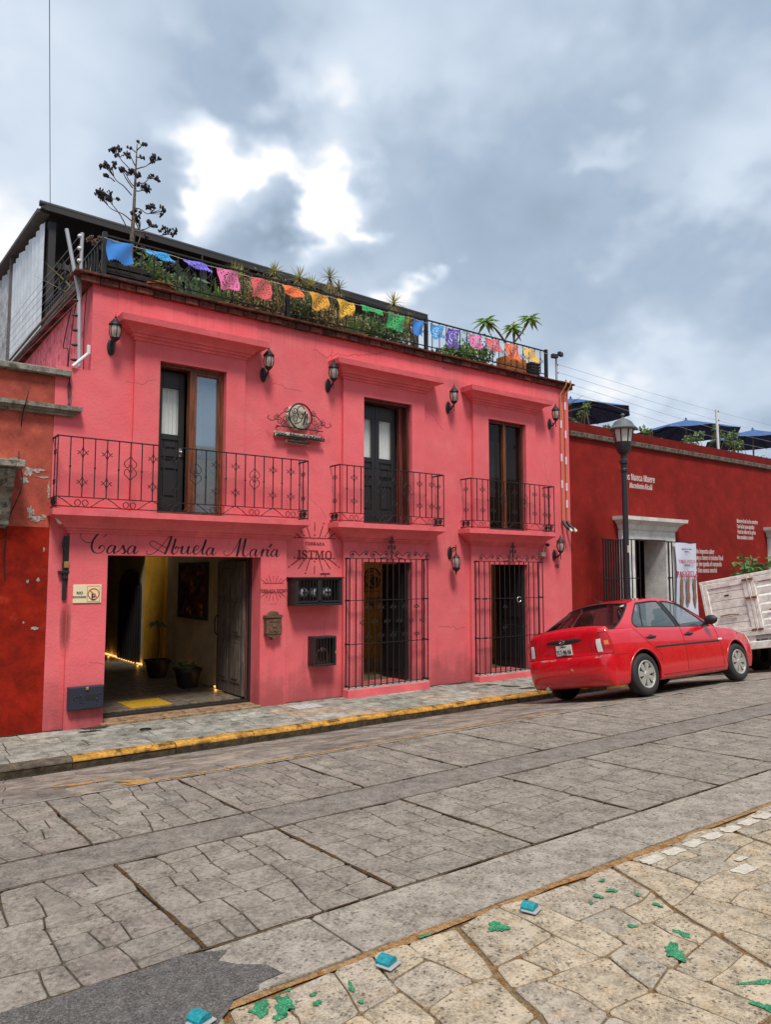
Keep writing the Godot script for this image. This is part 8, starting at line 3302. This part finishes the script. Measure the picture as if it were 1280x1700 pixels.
# the plaster of the street front, with damp and dirt where the photograph shows them; u = x, v = -y in metres
func facade_material(pink: Color) -> StandardMaterial3D:
	var W := 1536
	var H := 832
	var low: PackedByteArray = NZ.low
	var mid: PackedByteArray = NZ.mid
	var fine: PackedByteArray = NZ.fine
	var blo: PackedByteArray = NZ.blotch
	var out := PackedByteArray()
	out.resize(W * H * 3)
	var spots := [[2.33, 1.3, 0.07, 0.45, 0.75], [2.3, 2.0, 0.05, 0.4, 0.5], [9.0, 5.42, 0.45, 0.12, 0.25], [5.95, 5.42, 0.35, 0.1, 0.2], [8.75, 0.5, 0.6, 0.3, 0.16], [2.2, 0.35, 0.2, 0.3, 0.2], [8.9, 4.85, 0.15, 0.3, 0.15]]
	for y in H:
		var wy := 6.1 - (y + 0.5) / H * 6.5
		for x in W:
			var wx := 2.0 + (x + 0.5) / W * 12.0
			var i1 := (y & 511) * 512 + (x & 511)
			var i2 := ((y * 3) & 511) * 512 + ((x * 3 + 77) & 511)
			var i3 := ((y / 3 + 40) & 511) * 512 + ((x / 3) & 511)
			var n1 := mid[i1] / 255.0 - 0.5
			var n2 := fine[i2] / 255.0 - 0.5
			var n3 := low[i3] / 255.0 - 0.5
			var n4 := blo[i1] / 255.0 - 0.5
			var k := 1.0 + n1 * 0.05 + n2 * 0.03 + n3 * 0.08
			var r := pink.r * k
			var g := pink.g * (k + n4 * 0.10)
			var b := pink.b * (k + n4 * 0.08)
			# splashed dirt near the pavement
			var d := clampf((0.55 - wy + n3 * 0.7 + n1 * 0.3) * 0.9, 0.0, 0.5) * 0.55
			for s in spots:
				var ux: float = (wx - s[0]) / s[2]
				var uy: float = (wy - s[1]) / s[3]
				var q := 1.0 - ux * ux - uy * uy
				if q > 0.0: d += q * s[4] * clampf(0.6 + n4 * 2.2 + n2, 0.0, 1.0)
			# weathering under the parapet
			d += clampf((wy - 5.5) * 0.7 + n3 * 0.4 + n1 * 0.3 - 0.05, 0.0, 0.3) * 0.6
			# rain streaks below the parapet and the slabs
			var st := fine[37 * 512 + ((x * 2) & 511)] / 255.0 - 0.5
			var sw := mid[91 * 512 + (x & 511)] / 255.0 - 0.5
			var fall := clampf((wy - 5.15) / 0.65, 0.0, 1.0)
			d += clampf(st * 2.2 + sw * 1.6, 0.0, 1.0) * fall * 0.16
			if wy < 2.7 and wy > 1.6: d += clampf(st * 2.2 + sw * 1.4 - 0.1, 0.0, 1.0) * clampf((wy - 1.6) / 1.0, 0.0, 1.0) * 0.14
			# damp rising from the pavement
			d += clampf(0.35 + sw * 1.3 + n1 * 0.5 - wy, 0.0, 0.4) * 0.45
			# pale scuffs
			var sc := clampf((n4 - 0.26) * 4.0, 0.0, 1.0) * 0.25
			d = minf(d, 0.8)
			r = lerpf(lerpf(r, 0.93, sc), 0.42, d)
			g = lerpf(lerpf(g, 0.52, sc), 0.22, d)
			b = lerpf(lerpf(b, 0.50, sc), 0.22, d)
			var o := (y * W + x) * 3
			out[o] = clampi(int(r * 255.0), 0, 255)
			out[o + 1] = clampi(int(g * 255.0), 0, 255)
			out[o + 2] = clampi(int(b * 255.0), 0, 255)
	# hairline cracks
	var q2 := RandomNumberGenerator.new()
	q2.seed = 77
	for c in [[5.95, 5.52, 0.1, 260, 0.5], [6.3, 5.6, -1.4, 60, 0.5], [8.55, 1.02, 0.05, 110, 0.45], [9.1, 5.3, -0.5, 120, 0.4], [5.2, 4.85, -0.3, 90, 0.35], [2.62, 0.82, 0.02, 120, 0.35], [8.4, 4.9, -0.9, 80, 0.3], [11.4, 4.2, -1.3, 130, 0.3], [6.2, 1.2, -1.2, 90, 0.25], [3.0, 4.55, 0.0, 70, 0.35], [8.6, 3.1, -1.4, 110, 0.25], [5.9, 3.2, -1.0, 80, 0.25]]:
		var px := Vector2((c[0] - 2.0) / 12.0 * W, (6.1 - c[1]) / 6.5 * H)
		var a: float = -c[2]
		for i in int(c[3]):
			a += q2.randf_range(-0.35, 0.35)
			a = lerpf(a, -c[2], 0.12)
			px += Vector2(cos(a), sin(a)) * 0.8
			if px.x < 1 or px.y < 1 or px.x > W - 2 or px.y > H - 2: break
			var o := (int(px.y) * W + int(px.x)) * 3
			for k in 3: out[o + k] = int(out[o + k] * (1.0 - c[4] * 0.6))
	var m := StandardMaterial3D.new()
	m.resource_name = "facade"
	m.albedo_texture = ImageTexture.create_from_image(Image.create_from_data(W, H, false, Image.FORMAT_RGB8, out))
	m.uv1_scale = Vector3(1.0 / 12.0, 1.0 / 6.5, 1)
	m.uv1_offset = Vector3(-2.0 / 12.0, 6.1 / 6.5, 0)
	m.roughness = 0.8
	m.metallic_specular = 0.25
	# relief repeats with the same coordinates: about one plaster patch every 1.5 m
	m.normal_enabled = true
	m.normal_texture = plaster_normal(W, H)
	m.normal_scale = 0.22
	M.facade = m
	return m


# trowel marks as a normal map the size of the facade texture
func plaster_normal(W: int, H: int) -> ImageTexture:
	var mid: PackedByteArray = NZ.mid
	var fine: PackedByteArray = NZ.fine
	var d := PackedByteArray()
	d.resize(W * H)
	for y in H:
		for x in W: d[y * W + x] = int(mid[(y & 511) * 512 + (x & 511)] * 0.65 + fine[((y * 2) & 511) * 512 + ((x * 2) & 511)] * 0.35)
	var im := Image.create_from_data(W, H, false, Image.FORMAT_L8, d)
	im.convert(Image.FORMAT_RGBA8)
	im.bump_map_to_normal_map(4.0)
	return ImageTexture.create_from_image(im)


# ---------------------------------------------------------------- scene
func _ready() -> void:
	rng.seed = 20240
	var gain := 0.45
	var exposure := 1.0 / gain
	var cam := Camera3D.new()
	cam.name = "camera"
	cam.position = Vector3(0, 1.95, 10.0)
	cam.rotation = Vector3(0.0831484, -0.63633, 0.0)
	cam.fov = 69.53
	cam.near = 0.05
	cam.far = 1500.0
	add_child(cam)
	cam.current = true
	var env := Environment.new()
	env.background_mode = Environment.BG_SKY
	var sky := Sky.new()
	var pano := PanoramaSkyMaterial.new()
	pano.panorama = make_sky(gain)
	sky.sky_material = pano
	env.sky = sky
	env.tonemap_mode = Environment.TONE_MAPPER_LINEAR
	env.tonemap_exposure = exposure
	env.sdfgi_enabled = true
	env.ssao_enabled = true
	env.ssil_enabled = true
	var we := WorldEnvironment.new()
	we.name = "world"
	we.environment = env
	add_child(we)
	var sun := DirectionalLight3D.new()
	sun.name = "sun"
	sun.light_color = Color(1.0, 0.965, 0.92)
	sun.light_energy = 0.5
	sun.light_angular_distance = 14.0
	sun.shadow_enabled = true
	# high, from behind the camera's left
	var from := Vector3(-0.25, 1.0, 0.55).normalized()
	add_child(sun)
	sun.look_at_from_position(from * 50.0, Vector3.ZERO, Vector3.UP)
	build_materials()
	build_street()
	build_house()
	build_neighbours()
	build_fixtures()
	build_terrace()
	build_plants()
	build_parasols()
	build_street_lamp()
	build_car()
	build_truck()
